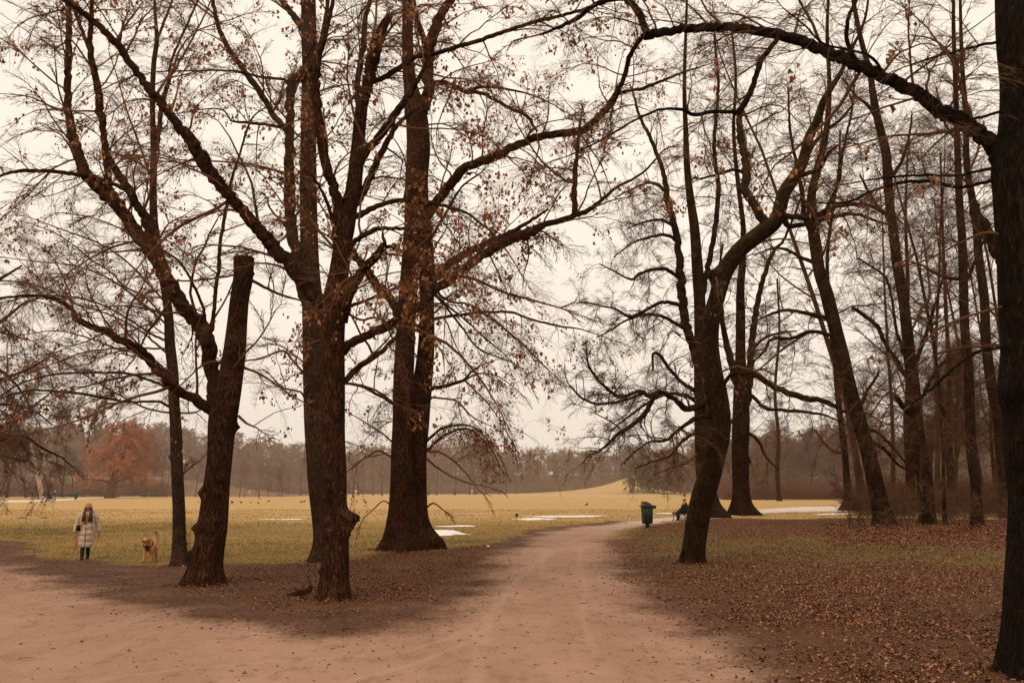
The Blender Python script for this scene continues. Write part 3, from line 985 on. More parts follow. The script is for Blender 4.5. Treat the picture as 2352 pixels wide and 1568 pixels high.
t.limb([(548, 630, 6), (520, 635, 5), (480, 641, 4), (430, 645, 4), (350, 640, 3)], drift=-1.0)
t.limb([(515, 830, 5), (470, 835, 4), (430, 870, 4), (402, 895, 3)], drift=-0.6)
t.limb([(166, 728, 5), (165, 690, 5), (150, 648, 4), (130, 605, 3)], drift=0.3)
t.grow(dens=1.9, lf=1.1, up=0.15, droop=-0.05, aim=(-0.3, 0, 0), nb=3, bend=-0.2, trunk_d=0.12)
t.done()

# slim young tree left of it
t = Tree('lime_tree', 'slim straight young tree just left of the sawn off lime', (413, 1297), 5, BARK_LT, TWIG, GM, leafp=0.016)
t.trunk([(414, 1297, 34), (412, 1262, 31), (411, 1178, 28), (408, 1110, 27), (406, 1060, 26), (404, 989, 26), (400, 922, 24), (397, 856, 24), (390, 789, 23), (387, 722, 20), (378, 660, 18), (365, 590, 18), (358, 540, 18), (353, 500, 18), (352, 433, 16), (353, 367, 15), (352, 317, 13), (350, 233, 12), (353, 150, 11), (360, 93, 10), (357, 40, 7), (352, -60, 5)],
        flare=0.5, lobes=4, amp=0.03, burls=[(395, 1050, 7), (417, 1048, 5), (400, 965, 6)], sides=32)
t.limb([(357, 345, 12), (366, 290, 11), (373, 240, 10), (388, 183, 9), (393, 143, 6), (413, 93, 5), (437, 40, 5), (457, -5, 4), (480, -60, 3)], drift=1.2)
t.limb([(388, 185, 6), (407, 150, 6), (443, 87, 5), (483, 7, 4), (500, -40, 3)], drift=0.8)
t.limb([(359, 95, 6), (373, 60, 7), (395, 3, 5), (410, -50, 4)], drift=-0.8)
for L in [[(387, 730, 7), (377, 726, 6), (333, 682, 5), (283, 656, 5), (260, 629, 4), (213, 599, 4), (173, 566, 3), (133, 539, 3), (90, 520, 2)],
          [(398, 934, 8), (387, 932, 7), (365, 922, 6), (333, 922, 6), (287, 922, 6), (200, 906, 6), (133, 899, 5), (67, 896, 5), (0, 915, 4), (-60, 930, 3)],
          [(395, 895, 8), (333, 869, 6), (283, 856, 6), (217, 856, 5), (133, 859, 5), (50, 879, 4), (0, 909, 4), (-40, 920, 3)],
          [(388, 785, 7), (350, 769, 6), (300, 736, 5), (233, 699, 5), (167, 682, 5), (83, 679, 4), (0, 696, 3), (-50, 700, 2)],
          [(388, 815, 6), (350, 782, 5), (317, 756, 4), (250, 722, 4), (180, 700, 3), (100, 660, 3)],
          [(385, 700, 5), (330, 640, 5), (290, 600, 4), (230, 560, 4), (150, 530, 3), (70, 500, 2)],
          [(388, 750, 5), (320, 690, 5), (250, 640, 4), (170, 610, 3), (80, 600, 3), (0, 590, 2)],
          [(392, 800, 5), (340, 800, 5), (270, 800, 4), (190, 810, 4), (110, 840, 3), (0, 880, 3)],
          [(396, 860, 5), (340, 820, 5), (270, 800, 4), (200, 775, 4), (130, 760, 3), (40, 770, 2)],
          [(404, 950, 6), (370, 945, 5), (330, 935, 5), (270, 905, 4), (210, 870, 4), (140, 830, 3)],
          [(360, 590, 5), (320, 530, 5), (290, 480, 4), (250, 430, 4), (230, 380, 3)],
          [(343, 400, 6), (330, 360, 5), (312, 310, 5), (290, 250, 4), (270, 180, 3), (250, 120, 2)],
          [(349, 400, 6), (320, 375, 5), (290, 360, 4), (262, 350, 3)],
          [(406, 948, 5), (440, 948, 5), (460, 942, 3)]]:
    t.limb(L, dens=1.3)
t.grow(dens=2.1, lf=0.8, up=0.1, droop=-0.04, aim=(-0.5, 0, 0), bend=-0.22, trunk_d=0.3)
t.done()

# main pair, the straight stem behind
t = Tree('lime_tree', 'tall straight lime standing directly behind the burled front trunk', (748, 1290), 8, BARK_LT, TWIG, GM, leafp=0.075, depth=None)
t.trunk([(748, 1290, 62), (746, 1235, 50), (742, 1180, 52), (737, 1100, 60), (730, 1000, 60), (727, 900, 60), (724, 800, 56), (720, 720, 50), (714, 640, 42), (710, 560, 41), (709, 500, 40), (708, 400, 37), (709, 267, 35), (711, 167, 34), (710, 100, 34), (708, 0, 34), (706, -100, 30), (703, -260, 22)],
        flare=0.5, lobes=5, amp=0.03, sides=48)
t.limb([(716, 730, 30), (697, 670, 27), (684, 606, 27), (672, 545, 26), (667, 500, 25), (664, 400, 24), (666, 300, 20), (667, 233, 19), (671, 190, 21), (690, 174, 20), (707, 158, 20), (730, 120, 14), (745, 60, 10), (755, -10, 8), (760, -80, 6)], drift=-0.4)
t.limb([(668, 200, 9), (653, 183, 7), (600, 177, 6), (533, 163, 5), (433, 163, 4), (360, 165, 3)], drift=-1.3)
t.limb([(662, 305, 17), (653, 293, 15), (627, 263, 14), (600, 217, 14), (573, 180, 14), (547, 143, 13), (523, 110, 12), (503, 67, 11), (493, 27, 9), (486, -20, 8), (478, -80, 6)], drift=1.6)
t.limb([(625, 258, 7), (633, 248, 6), (643, 227, 6), (650, 197, 4)], drift=0.2)
t.limb([(708, 90, 20), (700, 72, 18), (690, 57, 17), (667, 27, 14), (647, 0, 12), (625, -50, 10)], drift=0.8)
t.limb([(660, 300, 9), (633, 290, 8), (580, 283, 7), (547, 280, 6), (530, 277, 4), (515, 255, 4), (480, 250, 3), (400, 262, 2)], drift=-1.0)
t.limb([(662, 400, 7), (610, 385, 6), (560, 375, 5), (480, 370, 4), (400, 365, 3), (330, 340, 2)], drift=-1.2)
t.limb([(700, 860, 6), (670, 825, 5), (650, 805, 5), (600, 822, 4), (540, 832, 3)], drift=-1.2)
t.limb([(705, 925, 6), (690, 900, 5), (650, 890, 4), (620, 860, 3)], drift=-0.6)
t.grow(dens=2.1, lf=1.05, up=0.2, droop=-0.06, nb=3, bend=-0.2, trunk_d=0.25, zmin=3.4)
t.done()

# main pair, burled front trunk
t = Tree('lime_tree', 'nearest dark lime trunk with a big burl low on its right side', (765, 1378), 12, BARK, TWIG, GM, leafp=0.085)
t.trunk([(765, 1378, 70), (768, 1330, 65), (770, 1290, 64), (770, 1240, 62), (767, 1200, 60), (766, 1150, 60), (768, 1080, 56), (766, 1000, 54), (764, 900, 55), (763, 800, 55), (763, 740, 58), (768, 690, 54), (776, 640, 46), (782, 600, 42), (787, 560, 39), (795, 520, 38), (803, 467, 36), (812, 433, 35), (822, 333, 30), (828, 267, 29), (833, 230, 26)],
        flare=0.28, lobes=6, burls=[(808, 1200, 30), (812, 1185, 15), (795, 1225, 16), (775, 1175, 9), (738, 1310, 8), (766, 1125, 9), (775, 960, 8), (770, 1050, 8)], sides=56, step=5)
t.limb([(750, 725, 42), (740, 702, 38), (717, 672, 34), (680, 626, 33), (633, 572, 31), (590, 522, 28), (533, 457, 27), (483, 393, 28), (468, 368, 34), (457, 352, 30), (427, 310, 27), (400, 277, 21), (367, 233, 22), (340, 200, 18), (300, 147, 17), (270, 103, 18), (233, 67, 15), (200, 37, 14), (160, 7, 12), (110, -40, 9), (60, -90, 6)], drift=-3.0, dens=1.1)
t.limb([(270, 102, 8), (275, 92, 8), (278, 75, 5)], drift=0.1, dens=0.3)
t.limb([(778, 560, 28), (777, 467, 26), (764, 420, 23), (750, 383, 22), (737, 317, 22), (729, 267, 22), (724, 200, 22), (730, 140, 16), (742, 100, 13), (750, 67, 12), (760, 27, 10), (770, -30, 8), (778, -90, 6)], drift=-1.6)
t.limb([(832, 240, 24), (841, 213, 25), (854, 150, 29), (867, 100, 27), (881, 60, 22), (893, 38, 16)], drift=-0.7, jag=True)
t.limb([(826, 275, 18), (821, 200, 15), (827, 150, 14), (834, 100, 13), (841, 33, 11), (851, 0, 9), (862, -70, 7)], drift=1.4)
t.limb([(785, 740, 28), (797, 688, 25), (814, 649, 25), (834, 619, 22), (854, 599, 20), (874, 576, 18), (884, 560, 12)], drift=-1.0)
t.limb([(884, 560, 9), (880, 545, 8), (879, 534, 4)], drift=0.05, dens=0.3, jag=True)
t.limb([(880, 568, 10), (897, 566, 9), (931, 582, 9), (957, 602, 9), (984, 626, 9), (997, 672, 8), (1037, 709, 5), (1077, 742, 4), (1117, 779, 4), (1151, 806, 3)], drift=-1.2)
t.limb([(770, 820, 24), (790, 804, 21), (817, 784, 20), (851, 766, 20), (884, 752, 22), (917, 732, 22), (951, 712, 22), (977, 692, 20), (1001, 664, 20), (1026, 645, 21), (1051, 626, 22), (1084, 602, 20), (1117, 579, 22), (1151, 559, 22), (1184, 545, 22), (1217, 534, 22), (1244, 520, 15), (1284, 507, 14), (1317, 497, 13), (1344, 487, 12), (1381, 460, 9), (1417, 430, 7), (1451, 413, 6), (1484, 390, 5), (1520, 350, 4)], drift=2.6, dens=1.1)
t.limb([(1319, 496, 14), (1319, 470, 14), (1319, 433, 13), (1324, 383, 8), (1327, 327, 7), (1335, 270, 5)], drift=0.5)
t.limb([(1319, 420, 7), (1297, 413, 6), (1251, 377, 5), (1217, 333, 4), (1190, 290, 3)], drift=-0.5)
t.limb([(775, 560, 10), (760, 490, 9), (740, 440, 7), (715, 400, 5)], drift=-0.8)
t.limb([(825, 235, 13), (837, 200, 12), (884, 177, 12), (927, 150, 13), (951, 133, 11), (1001, 123, 10), (1051, 107, 10), (1101, 93, 10), (1167, 70, 9), (1234, 50, 8), (1301, 33, 8), (1351, 17, 7), (1400, -10, 6)], drift=-1.8)
t.limb([(820, 390, 20), (841, 350, 19), (867, 317, 19), (894, 283, 18), (917, 250, 17), (934, 227, 16), (951, 200, 13), (967, 170, 10), (985, 130, 7), (1000, 90, 5)], drift=-1.0)
t.limb([(813, 470, 19), (831, 447, 18), (857, 390, 17), (884, 337, 14), (904, 300, 12), (924, 277, 10), (960, 250, 7), (990, 230, 4)], drift=1.0)
t.limb([(808, 500, 16), (827, 493, 15), (867, 473, 12), (901, 462, 11), (951, 462, 10), (997, 467, 10), (1044, 480, 7), (1074, 490, 6), (1101, 510, 5), (1140, 545, 4), (1180, 600, 3)], drift=-1.4)
t.limb([(792, 580, 18), (804, 566, 15), (817, 552, 12), (851, 532, 12), (884, 524, 9), (927, 526, 8), (970, 540, 5), (1010, 560, 3)], drift=-0.9)
t.limb([(780, 705, 10), (800, 704, 9), (840, 690, 7), (900, 665, 6), (960, 640, 5), (1010, 625, 3)], drift=-1.0)
t.limb([(790, 715, 7), (830, 735, 6), (860, 728, 6), (900, 745, 5)], drift=0.6)
t.limb([(792, 875, 14), (810, 855, 14), (850, 825, 13), (885, 800, 11), (915, 770, 9)], drift=0.8)
t.limb([(790, 880, 7), (830, 885, 6), (870, 900, 5), (900, 922, 5)], drift=0.6)
t.grow(dens=1.9, lf=1.1, up=0.15, droop=-0.08, nb=3, bend=-0.25, trunk_d=0.2, zmin=3.4)
t.done()

# double trunk
t = Tree('lime_tree', 'large double stemmed lime with broad buttressed foot standing where the grass meets the dead leaves', (925, 1262), 17, BARK, TWIG, GM, leafp=0.075)
t.trunk([(920, 1262, 78), (921, 1235, 70), (923, 1200, 66), (925, 1145, 60), (923, 1045, 50), (925, 956, 46), (928, 856, 46), (932, 756, 44), (936, 689, 43), (941, 622, 40), (948, 556, 44), (957, 500, 54), (958, 400, 52), (961, 333, 53), (957, 270, 50), (944, 200, 33), (938, 150, 28), (936, 100, 26), (936, 0, 23), (934, -100, 18), (930, -240, 12)],
        flare=0.5, lobes=5, amp=0.04, burls=[(925, 1235, 8), (905, 1120, 6), (950, 870, 6)], sides=56)
t.trunk([(964, 1250, 58), (958, 1200, 50), (957, 1145, 46), (958, 1045, 44), (964, 956, 46), (970, 889, 44), (977, 822, 40), (980, 756, 36), (980, 689, 33), (979, 622, 38), (974, 560, 42), (968, 500, 40), (964, 440, 38)],
        flare=0.85, lobes=5, amp=0.04, burls=[(985, 875, 7)], sides=44, name='second_trunk', y0=t.Y + 0.5)
t.limb([(968, 265, 34), (980, 225, 29), (984, 200, 27), (984, 133, 26), (991, 93, 25), (1001, 60, 24), (1017, 27, 20), (1037, 0, 18), (1065, -50, 14), (1100, -130, 9)], drift=1.2)
t.limb([(978, 120, 12), (970, 85, 10), (964, 67, 10), (954, 17, 8), (945, -40, 6)], drift=-0.8)
t.limb([(972, 505, 26), (984, 493, 25), (1001, 467, 22), (1027, 433, 22), (1051, 403, 22), (1077, 380, 22), (1117, 367, 20), (1157, 350, 20), (1201, 327, 18), (1237, 315, 18), (1284, 308, 17), (1331, 303, 18), (1357, 287, 17), (1381, 263, 17), (1404, 237, 15), (1417, 213, 13), (1434, 177, 10), (1447, 133, 8), (1467, 95, 6)], drift=-3.2, dens=1.2)
t.limb([(1072, 398, 7), (1080, 400, 8), (1082, 396, 6)], drift=0.0, dens=0.1)
t.limb([(1412, 225, 9), (1427, 213, 8), (1477, 203, 8), (1517, 187, 7), (1568, 167, 5), (1620, 150, 3)], drift=-0.6)
t.limb([(980, 670, 26), (997, 640, 21), (1024, 612, 20), (1057, 589, 18), (1101, 566, 16), (1140, 549, 14), (1180, 530, 10), (1217, 508, 8), (1260, 480, 5)], drift=-1.2)
t.limb([(975, 205, 14), (997, 193, 13), (1017, 190, 13), (1044, 200, 12), (1067, 210, 12), (1101, 213, 9), (1137, 230, 8), (1174, 250, 8), (1211, 267, 8), (1224, 287, 6), (1234, 302, 5)], drift=-2.4)
t.limb([(1067, 210, 8), (1085, 205, 8), (1111, 200, 7), (1151, 203, 6), (1217, 217, 4), (1270, 240, 3)], drift=-0.8)
t.limb([(925, 735, 24), (911, 719, 22), (897, 686, 20), (867, 656, 20), (847, 629, 20), (827, 606, 18), (814, 586, 16), (800, 560, 12)], drift=-1.0)
t.limb([(985, 893, 12), (994, 891, 10), (1024, 886, 9), (1067, 872, 7), (1077, 859, 5), (1104, 839, 3), (1130, 830, 2)], drift=-1.0)
t.limb([(1067, 872, 5), (1094, 899, 4), (1131, 939, 3), (1161, 989, 2), (1180, 1020, 2)], drift=-0.3)
t.limb([(1067, 872, 5), (1100, 858, 4), (1140, 862, 3), (1185, 893, 2)], drift=0.3)
t.limb([(985, 912, 6), (1018, 915, 5), (1051, 922, 5), (1084, 956, 4), (1130, 980, 2)], drift=-0.6)
t.limb([(972, 1020, 8), (1011, 986, 6), (1051, 976, 5), (1084, 979, 4), (1117, 1006, 3), (1144, 1042, 2)], drift=-0.7)
t.limb([(970, 1040, 8), (984, 1032, 7), (1017, 1002, 6), (1067, 984, 5), (1101, 1002, 4), (1131, 1036, 3), (1150, 1075, 2)], drift=0.5)
t.limb([(972, 1045, 6), (1000, 1070, 5), (1040, 1095, 4), (1080, 1110, 3), (1120, 1118, 2)], drift=-0.5, dens=0.4)
t.limb([(972, 1035, 6), (1015, 1040, 5), (1060, 1075, 4), (1100, 1125, 2)], drift=-0.8)
t.limb([(910, 932, 9), (902, 926, 8), (867, 906, 7), (827, 886, 6), (787, 881, 4)], drift=0.6)
t.limb([(945, 752, 10), (954, 749, 9), (1001, 732, 8), (1067, 722, 7), (1117, 717, 6), (1174, 717, 6), (1217, 732, 5), (1284, 749, 5), (1334, 756, 3), (1401, 779, 2)], drift=-1.6)
t.limb([(965, 590, 9), (1000, 530, 7), (1030, 480, 6), (1060, 430, 5), (1100, 400, 4)], drift=-1.0)
t.limb([(990, 660, 8), (1020, 700, 6), (1060, 750, 5), (1100, 800, 4), (1170, 830, 3)], drift=-0.9)
t.limb([(988, 655, 8), (1030, 690, 6), (1080, 700, 5), (1140, 740, 5), (1200, 790, 4), (1260, 850, 3)], drift=-1.3)
t.limb([(900, 1050, 5), (870, 1035, 5), (840, 1050, 4), (800, 1080, 3)], drift=-0.6)
t.limb([(900, 1160, 4), (880, 1150, 3), (862, 1165, 3), (845, 1180, 2)], drift=-0.3, dens=0.3)
t.limb([(975, 1170, 5), (995, 1155, 4), (1015, 1168, 3)], drift=-0.2, dens=0.3)
t.grow(dens=1.8, lf=1.1, up=0.15, droop=-0.1, nb=3, bend=-0.3, trunk_d=0.22, zmin=2.9)
t.done()

# leaning mossy tree
GR = 'bare trees along the right hand edge of the wood'
t = Tree('leaning_tree', 'leaning tree with a mossy curved trunk right of the path, before the bench', (1592, 1293), 23, BARK_MOSS, TWIG_R, GR, style='curly', leafp=0.003)
t.trunk([(1592, 1293, 52), (1594, 1260, 50), (1600, 1212, 52), (1608, 1170, 52), (1619, 1128, 52), (1632, 1085, 49), (1642, 1045, 48), (1652, 1000, 48), (1654, 956, 49), (1648, 906, 48), (1638, 856, 44), (1631, 789, 39), (1636, 722, 38), (1645, 689, 38), (1660, 639, 38), (1675, 606, 40), (1703, 570, 38), (1741, 540, 38), (1766, 522, 37), (1785, 500, 33), (1801, 443, 30), (1826, 405, 28), (1845, 367, 25), (1858, 317, 22), (1877, 277, 19), (1891, 233, 15), (1911, 200, 12), (1931, 167, 10), (1955, 115, 8), (1985, 50, 6), (2000, -40, 4)],
        flare=0.3, lobes=5, amp=0.05, burls=[(1638, 628, 22), (1622, 900, 8), (1668, 950, 10), (1640, 1000, 8), (1655, 1040, 10)], sides=48, top_drift=-2.5)
t.limb([(1765, 520, 28), (1750, 500, 22), (1731, 467, 20), (1711, 433, 20), (1715, 383, 19), (1705, 333, 17), (1698, 283, 15), (1700, 255, 11), (1711, 233, 9), (1731, 190, 7), (1740, 140, 5)], drift=1.2)
t.limb([(1770, 515, 19), (1781, 510, 18), (1811, 497, 14), (1851, 500, 14), (1878, 493, 12), (1901, 480, 10), (1945, 470, 10), (1985, 470, 9), (2018, 480, 8), (2060, 500, 5)], drift=-1.6)
t.limb([(1800, 506, 12), (1815, 520, 11), (1868, 510, 10), (1918, 497, 9), (1968, 493, 7), (2011, 507, 6), (2050, 520, 4)], drift=0.8)
t.limb([(1820, 415, 14), (1845, 400, 12), (1880, 390, 9), (1905, 350, 7), (1930, 330, 5)], drift=-1.0)
t.limb([(1845, 370, 13), (1870, 330, 11), (1895, 300, 9), (1925, 280, 7), (1960, 240, 5)], drift=1.2)
t.limb([(1715, 400, 9), (1690, 390, 8), (1650, 400, 7), (1610, 410, 5)], drift=-0.6)
t.limb([(1642, 922, 12), (1670, 870, 9), (1690, 855, 8), (1711, 859, 7), (1741, 850, 5)], drift=-0.8)
t.limb([(1625, 920, 16), (1600, 935, 15), (1575, 938, 15), (1551, 916, 12), (1517, 902, 12), (1494, 909, 11), (1470, 898, 8), (1447, 906, 8), (1417, 909, 8), (1394, 892, 7), (1371, 869, 6), (1351, 836, 5), (1347, 799, 3)], drift=-1.8, dens=2.6)
t.limb([(1500, 908, 11), (1484, 946, 12), (1451, 976, 10), (1417, 999, 8), (1394, 1022, 6), (1375, 1035, 4)], drift=-0.8, dens=2.8)
t.limb([(1484, 900, 8), (1440, 917, 6), (1397, 926, 6), (1364, 926, 6), (1331, 909, 5), (1304, 879, 3)], drift=0.8, dens=2.8)
t.limb([(1630, 955, 12), (1595, 962, 11), (1560, 985, 8), (1530, 1010, 7), (1490, 1015, 5), (1455, 1040, 4)], drift=-1.0, dens=2.6)
t.grow(dens=1.8, lf=0.85, up=0.1, droop=-0.1, bl=(0.45, 0.9), nb=3, bend=-0.25, trunk_d=0.4, zmin=2.8, wig=0.26)
t.done()

t = Tree('park_tree', 'tree right behind the leaning mossy one, lower limbs drooping over the meadow', (1634, 1188), 29, BARK_RIGHT, TWIG_R, GR, style='curly', leafp=0.0)
t.trunk([(1634, 1188, 56), (1628, 1160, 48), (1622, 1120, 42), (1616, 1045, 38), (1613, 956, 36), (1612, 889, 36), (1610, 822, 32), (1608, 722, 27), (1605, 656, 26), (1600, 589, 25), (1595, 522, 22), (1585, 450, 18), (1578, 380, 15), (1575, 300, 12), (1572, 200, 9), (1575, 80, 7), (1580, -60, 4)], flare=0.7, lobes=4, amp=0.03, sides=36)
t.limb([(1610, 850, 24), (1598, 815, 22), (1580, 760, 20), (1568, 690, 20), (1562, 620, 18), (1554, 540, 16), (1534, 467, 14), (1524, 400, 11), (1500, 330, 9), (1470, 270, 7), (1450, 200, 4)], drift=2)
t.limb([(1608, 700, 14), (1625, 620, 13), (1640, 540, 12), (1650, 440, 11), (1640, 330, 9), (1650, 200, 7), (1640, 80, 5)], drift=-2)
for L in [[(1564, 640, 10), (1531, 619, 9), (1501, 619, 8), (1467, 629, 7), (1451, 642, 6), (1417, 626, 4), (1377, 606, 3)],
          [(1568, 704, 10), (1534, 694, 9), (1507, 699, 8), (1477, 716, 8), (1444, 726, 7), (1411, 709, 5), (1364, 699, 4), (1331, 692, 3)],
          [(1575, 755, 11), (1550, 742, 9), (1527, 729, 8), (1490, 722, 7), (1440, 735, 5), (1400, 760, 4), (1370, 775, 3)],
          [(1556, 555, 9), (1530, 540, 8), (1490, 545, 6), (1450, 560, 4), (1410, 590, 3)],
          [(1548, 520, 8), (1520, 505, 7), (1480, 510, 5), (1440, 525, 3)],
          [(1530, 440, 8), (1500, 420, 7), (1460, 430, 5), (1420, 450, 3)],
          [(1600, 900, 12), (1570, 880, 9), (1540, 850, 8), (1515, 815, 8), (1500, 812, 6), (1500, 850, 5)],
          [(1608, 930, 12), (1580, 910, 9), (1530, 905, 8), (1480, 930, 6), (1440, 960, 5), (1400, 990, 3)],
          [(1608, 990, 9), (1570, 1010, 7), (1540, 1045, 6), (1500, 1060, 4), (1460, 1075, 3)],
          [(1610, 1030, 7), (1580, 1060, 6), (1540, 1075, 4), (1500, 1090, 3)]]:
    t.limb(L, drift=-3.2 * (0.4 + t.rng.random()), dens=2.2)
t.grow(dens=1.25, lf=1.2, up=0.1, droop=-0.1, bl=(0.6, 1.3), nb=3, bend=-0.25, trunk_d=0.6, zmin=3.5, wig=0.24)
t.done()

t = Tree('park_tree', 'broad tree with flared roots beside the pale path, splitting into three stems above its waist', (1703, 1183), 31, BARK_RIGHT, TWIG_R, GR, style='curly')
t.trunk([(1703, 1183, 50), (1702, 1160, 42), (1702, 1128, 38), (1700, 1045, 38), (1702, 980, 40), (1702, 922, 36), (1701, 822, 24), (1701, 722, 21), (1701, 656, 18), (1705, 606, 16), (1707, 520, 12), (1695, 420, 10), (1685, 300, 8), (1690, 180, 6), (1680, 60, 4)], flare=0.75, lobes=5, amp=0.04, sides=40, burls=[(1722, 1060, 10)])
t.limb([(1712, 930, 22), (1718, 906, 20), (1725, 822, 17), (1731, 749, 15), (1745, 672, 12), (1765, 606, 10), (1781, 572, 8), (1801, 549, 6), (1830, 480, 5), (1850, 420, 3)], drift=2)
t.limb([(1692, 880, 19), (1681, 839, 17), (1665, 772, 14), (1655, 700, 10), (1650, 640, 7), (1660, 560, 5)], drift=-2)
t.limb([(1705, 865, 12), (1711, 859, 12), (1741, 864, 14), (1768, 882, 14), (1801, 899, 14), (1845, 912, 14), (1885, 919, 12), (1918, 932, 11), (1941, 946, 8), (1970, 955, 5)], drift=-2.5)
t.limb([(1715, 900, 10), (1741, 922, 9), (1755, 936, 8), (1801, 942, 8), (1851, 946, 7), (1900, 955, 5), (1950, 980, 3)], drift=-1.2)
t.limb([(1722, 810, 8), (1750, 780, 7), (1790, 765, 5), (1830, 760, 3)], drift=1)
t.limb([(1690, 960, 8), (1660, 985, 7), (1630, 1010, 5), (1600, 1060, 3)], drift=1)
t.limb([(1712, 990, 8), (1740, 1010, 7), (1760, 1050, 5), (1790, 1080, 3)], drift=-1)
t.grow(dens=1.3, lf=1.25, up=0.2, droop=-0.05, bl=(0.6, 1.3), nb=3, bend=-0.1, trunk_d=0.8, zmin=4, wig=0.2)
t.done()

t = Tree('park_tree', 'thin tree with pale patches where bark has peeled near its foot, beside the green bin', (1949, 1172), 37, BARK_RIGHT, TWIG_R, GR)
t.trunk([(1949, 1172, 26), (1948, 1140, 22), (1946, 1112, 17), (1941, 1045, 14), (1938, 1022, 14), (1926, 922, 13), (1918, 839, 11), (1911, 782, 10), (1905, 700, 9), (1900, 600, 8), (1910, 500, 7), (1925, 400, 5), (1930, 300, 4)], flare=0.8, lobes=4, amp=0.03, sides=24)
t.limb([(1938, 1035, 7), (1925, 1040, 6), (1900, 1025, 6), (1885, 1005, 5), (1870, 985, 4)], drift=-1.0)
t.grow(dens=1.6, lf=1.1, up=0.2, bl=(0.6, 1.2), trunk_d=1.0, zmin=4)
t.done()

t = Tree('leaning_tree', 'big tree leaning steeply left, rising from saplings at the edge of the wood', (2032, 1213), 41, BARK_RIGHT, TWIG_R, GR, style='curly', leafp=0.0)
t.trunk([(2032, 1213, 50), (2028, 1185, 44), (2020, 1150, 40), (2011, 1112, 37), (1996, 1045, 34), (1983, 1000, 33), (1970, 956, 33), (1951, 889, 32), (1932, 806, 31), (1915, 739, 30), (1898, 672, 30), (1882, 622, 27), (1872, 556, 27), (1868, 522, 25), (1864, 450, 20), (1880, 380, 17), (1898, 300, 14), (1905, 200, 10), (1900, 80, 8), (1905, -60, 5)], flare=0.45, lobes=4, amp=0.035, sides=40)
for L in [[(1880, 607, 11), (1868, 602, 10), (1835, 589, 8), (1801, 572, 7), (1768, 572, 5), (1735, 585, 3)],
          [(1908, 733, 11), (1895, 729, 9), (1851, 719, 9), (1808, 712, 8), (1768, 722, 6), (1740, 735, 4)],
          [(1918, 775, 11), (1905, 769, 9), (1861, 761, 9), (1821, 776, 8), (1775, 779, 8), (1755, 806, 6), (1731, 832, 4)],
          [(1861, 761, 6), (1830, 780, 6), (1801, 799, 6), (1770, 825, 5), (1741, 850, 3)],
          [(1870, 550, 12), (1850, 500, 12), (1842, 440, 10), (1830, 380, 8), (1815, 300, 6), (1810, 200, 4)],
          [(1872, 520, 12), (1900, 480, 11), (1925, 420, 9), (1935, 350, 7), (1955, 260, 5), (1965, 160, 3)],
          [(1985, 985, 10), (2010, 990, 9), (2035, 1010, 7), (2070, 1050, 5), (2100, 1090, 3)],
          [(1975, 940, 9), (1990, 900, 8), (2010, 870, 6), (2020, 850, 4)],
          [(1990, 1010, 9), (2030, 1030, 8), (2060, 1065, 6), (2090, 1080, 4)]]:
    t.limb(L, dens=1.8)
t.grow(dens=1.35, lf=1.15, up=0.15, droop=-0.05, bl=(0.55, 1.2), nb=3, bend=-0.15, trunk_d=0.6, zmin=3.6, wig=0.2)
t.done()

t = Tree('park_tree', 'dark tree with candelabra limbs, one of them sawn off, right of the steeply leaning tree', (2130, 1208), 43, BARK_RIGHT, TWIG_R, GR)
t.trunk([(2130, 1208, 37), (2129, 1170, 35), (2126, 1128, 34), (2120, 1070, 37), (2108, 1022, 38), (2104, 980, 34), (2101, 922, 31), (2092, 839, 28), (2083, 756, 25), (2075, 689, 23), (2061, 606, 23), (2051, 522, 21), (2045, 483, 20), (2038, 400, 21), (2035, 350, 20), (2018, 283, 18), (2005, 217, 16), (1998, 167, 13), (1975, 80, 11), (1960, 0, 9), (1950, -80, 6)], flare=0.25, lobes=4, amp=0.04, sides=36)
for L in [[(2090, 870, 12), (2078, 859, 11), (2055, 822, 10), (2031, 782, 10), (2015, 749, 9), (1988, 726, 9), (1956, 706, 9)],
          [(2085, 830, 9), (2071, 799, 8), (2058, 749, 7), (2048, 682, 6), (2035, 639, 6), (2001, 612, 5), (1968, 592, 4)],
          [(2096, 855, 11), (2105, 832, 10), (2128, 762, 9), (2145, 709, 8), (2161, 656, 6), (2175, 600, 4)],
          [(2140, 745, 6), (2152, 735, 5), (2161, 722, 4)],
          [(2085, 765, 7), (2098, 752, 6), (2115, 710, 6), (2135, 682, 6), (2131, 622, 5), (2120, 540, 4)],
          [(2106, 930, 11), (2115, 916, 10), (2148, 856, 9), (2175, 826, 7), (2208, 806, 5)],
          [(2096, 950, 13), (2081, 942, 12), (2066, 922, 12), (2056, 908, 11)],
          [(2057, 908, 6), (2045, 899, 5), (2025, 916, 4), (1998, 956, 4)],
          [(2046, 500, 9), (2020, 480, 8), (1995, 440, 6), (1975, 400, 4)],
          [(2040, 420, 9), (2065, 380, 8), (2085, 330, 6), (2095, 260, 4)],
          [(2015, 275, 9), (1990, 240, 8), (1965, 220, 5), (1935, 180, 4)]]:
    t.limb(L, dens=1.6)
t.grow(dens=1.35, lf=1.15, up=0.3, bl=(0.5, 1.1), nb=3, trunk_d=0.6, zmin=3.6)
t.done()

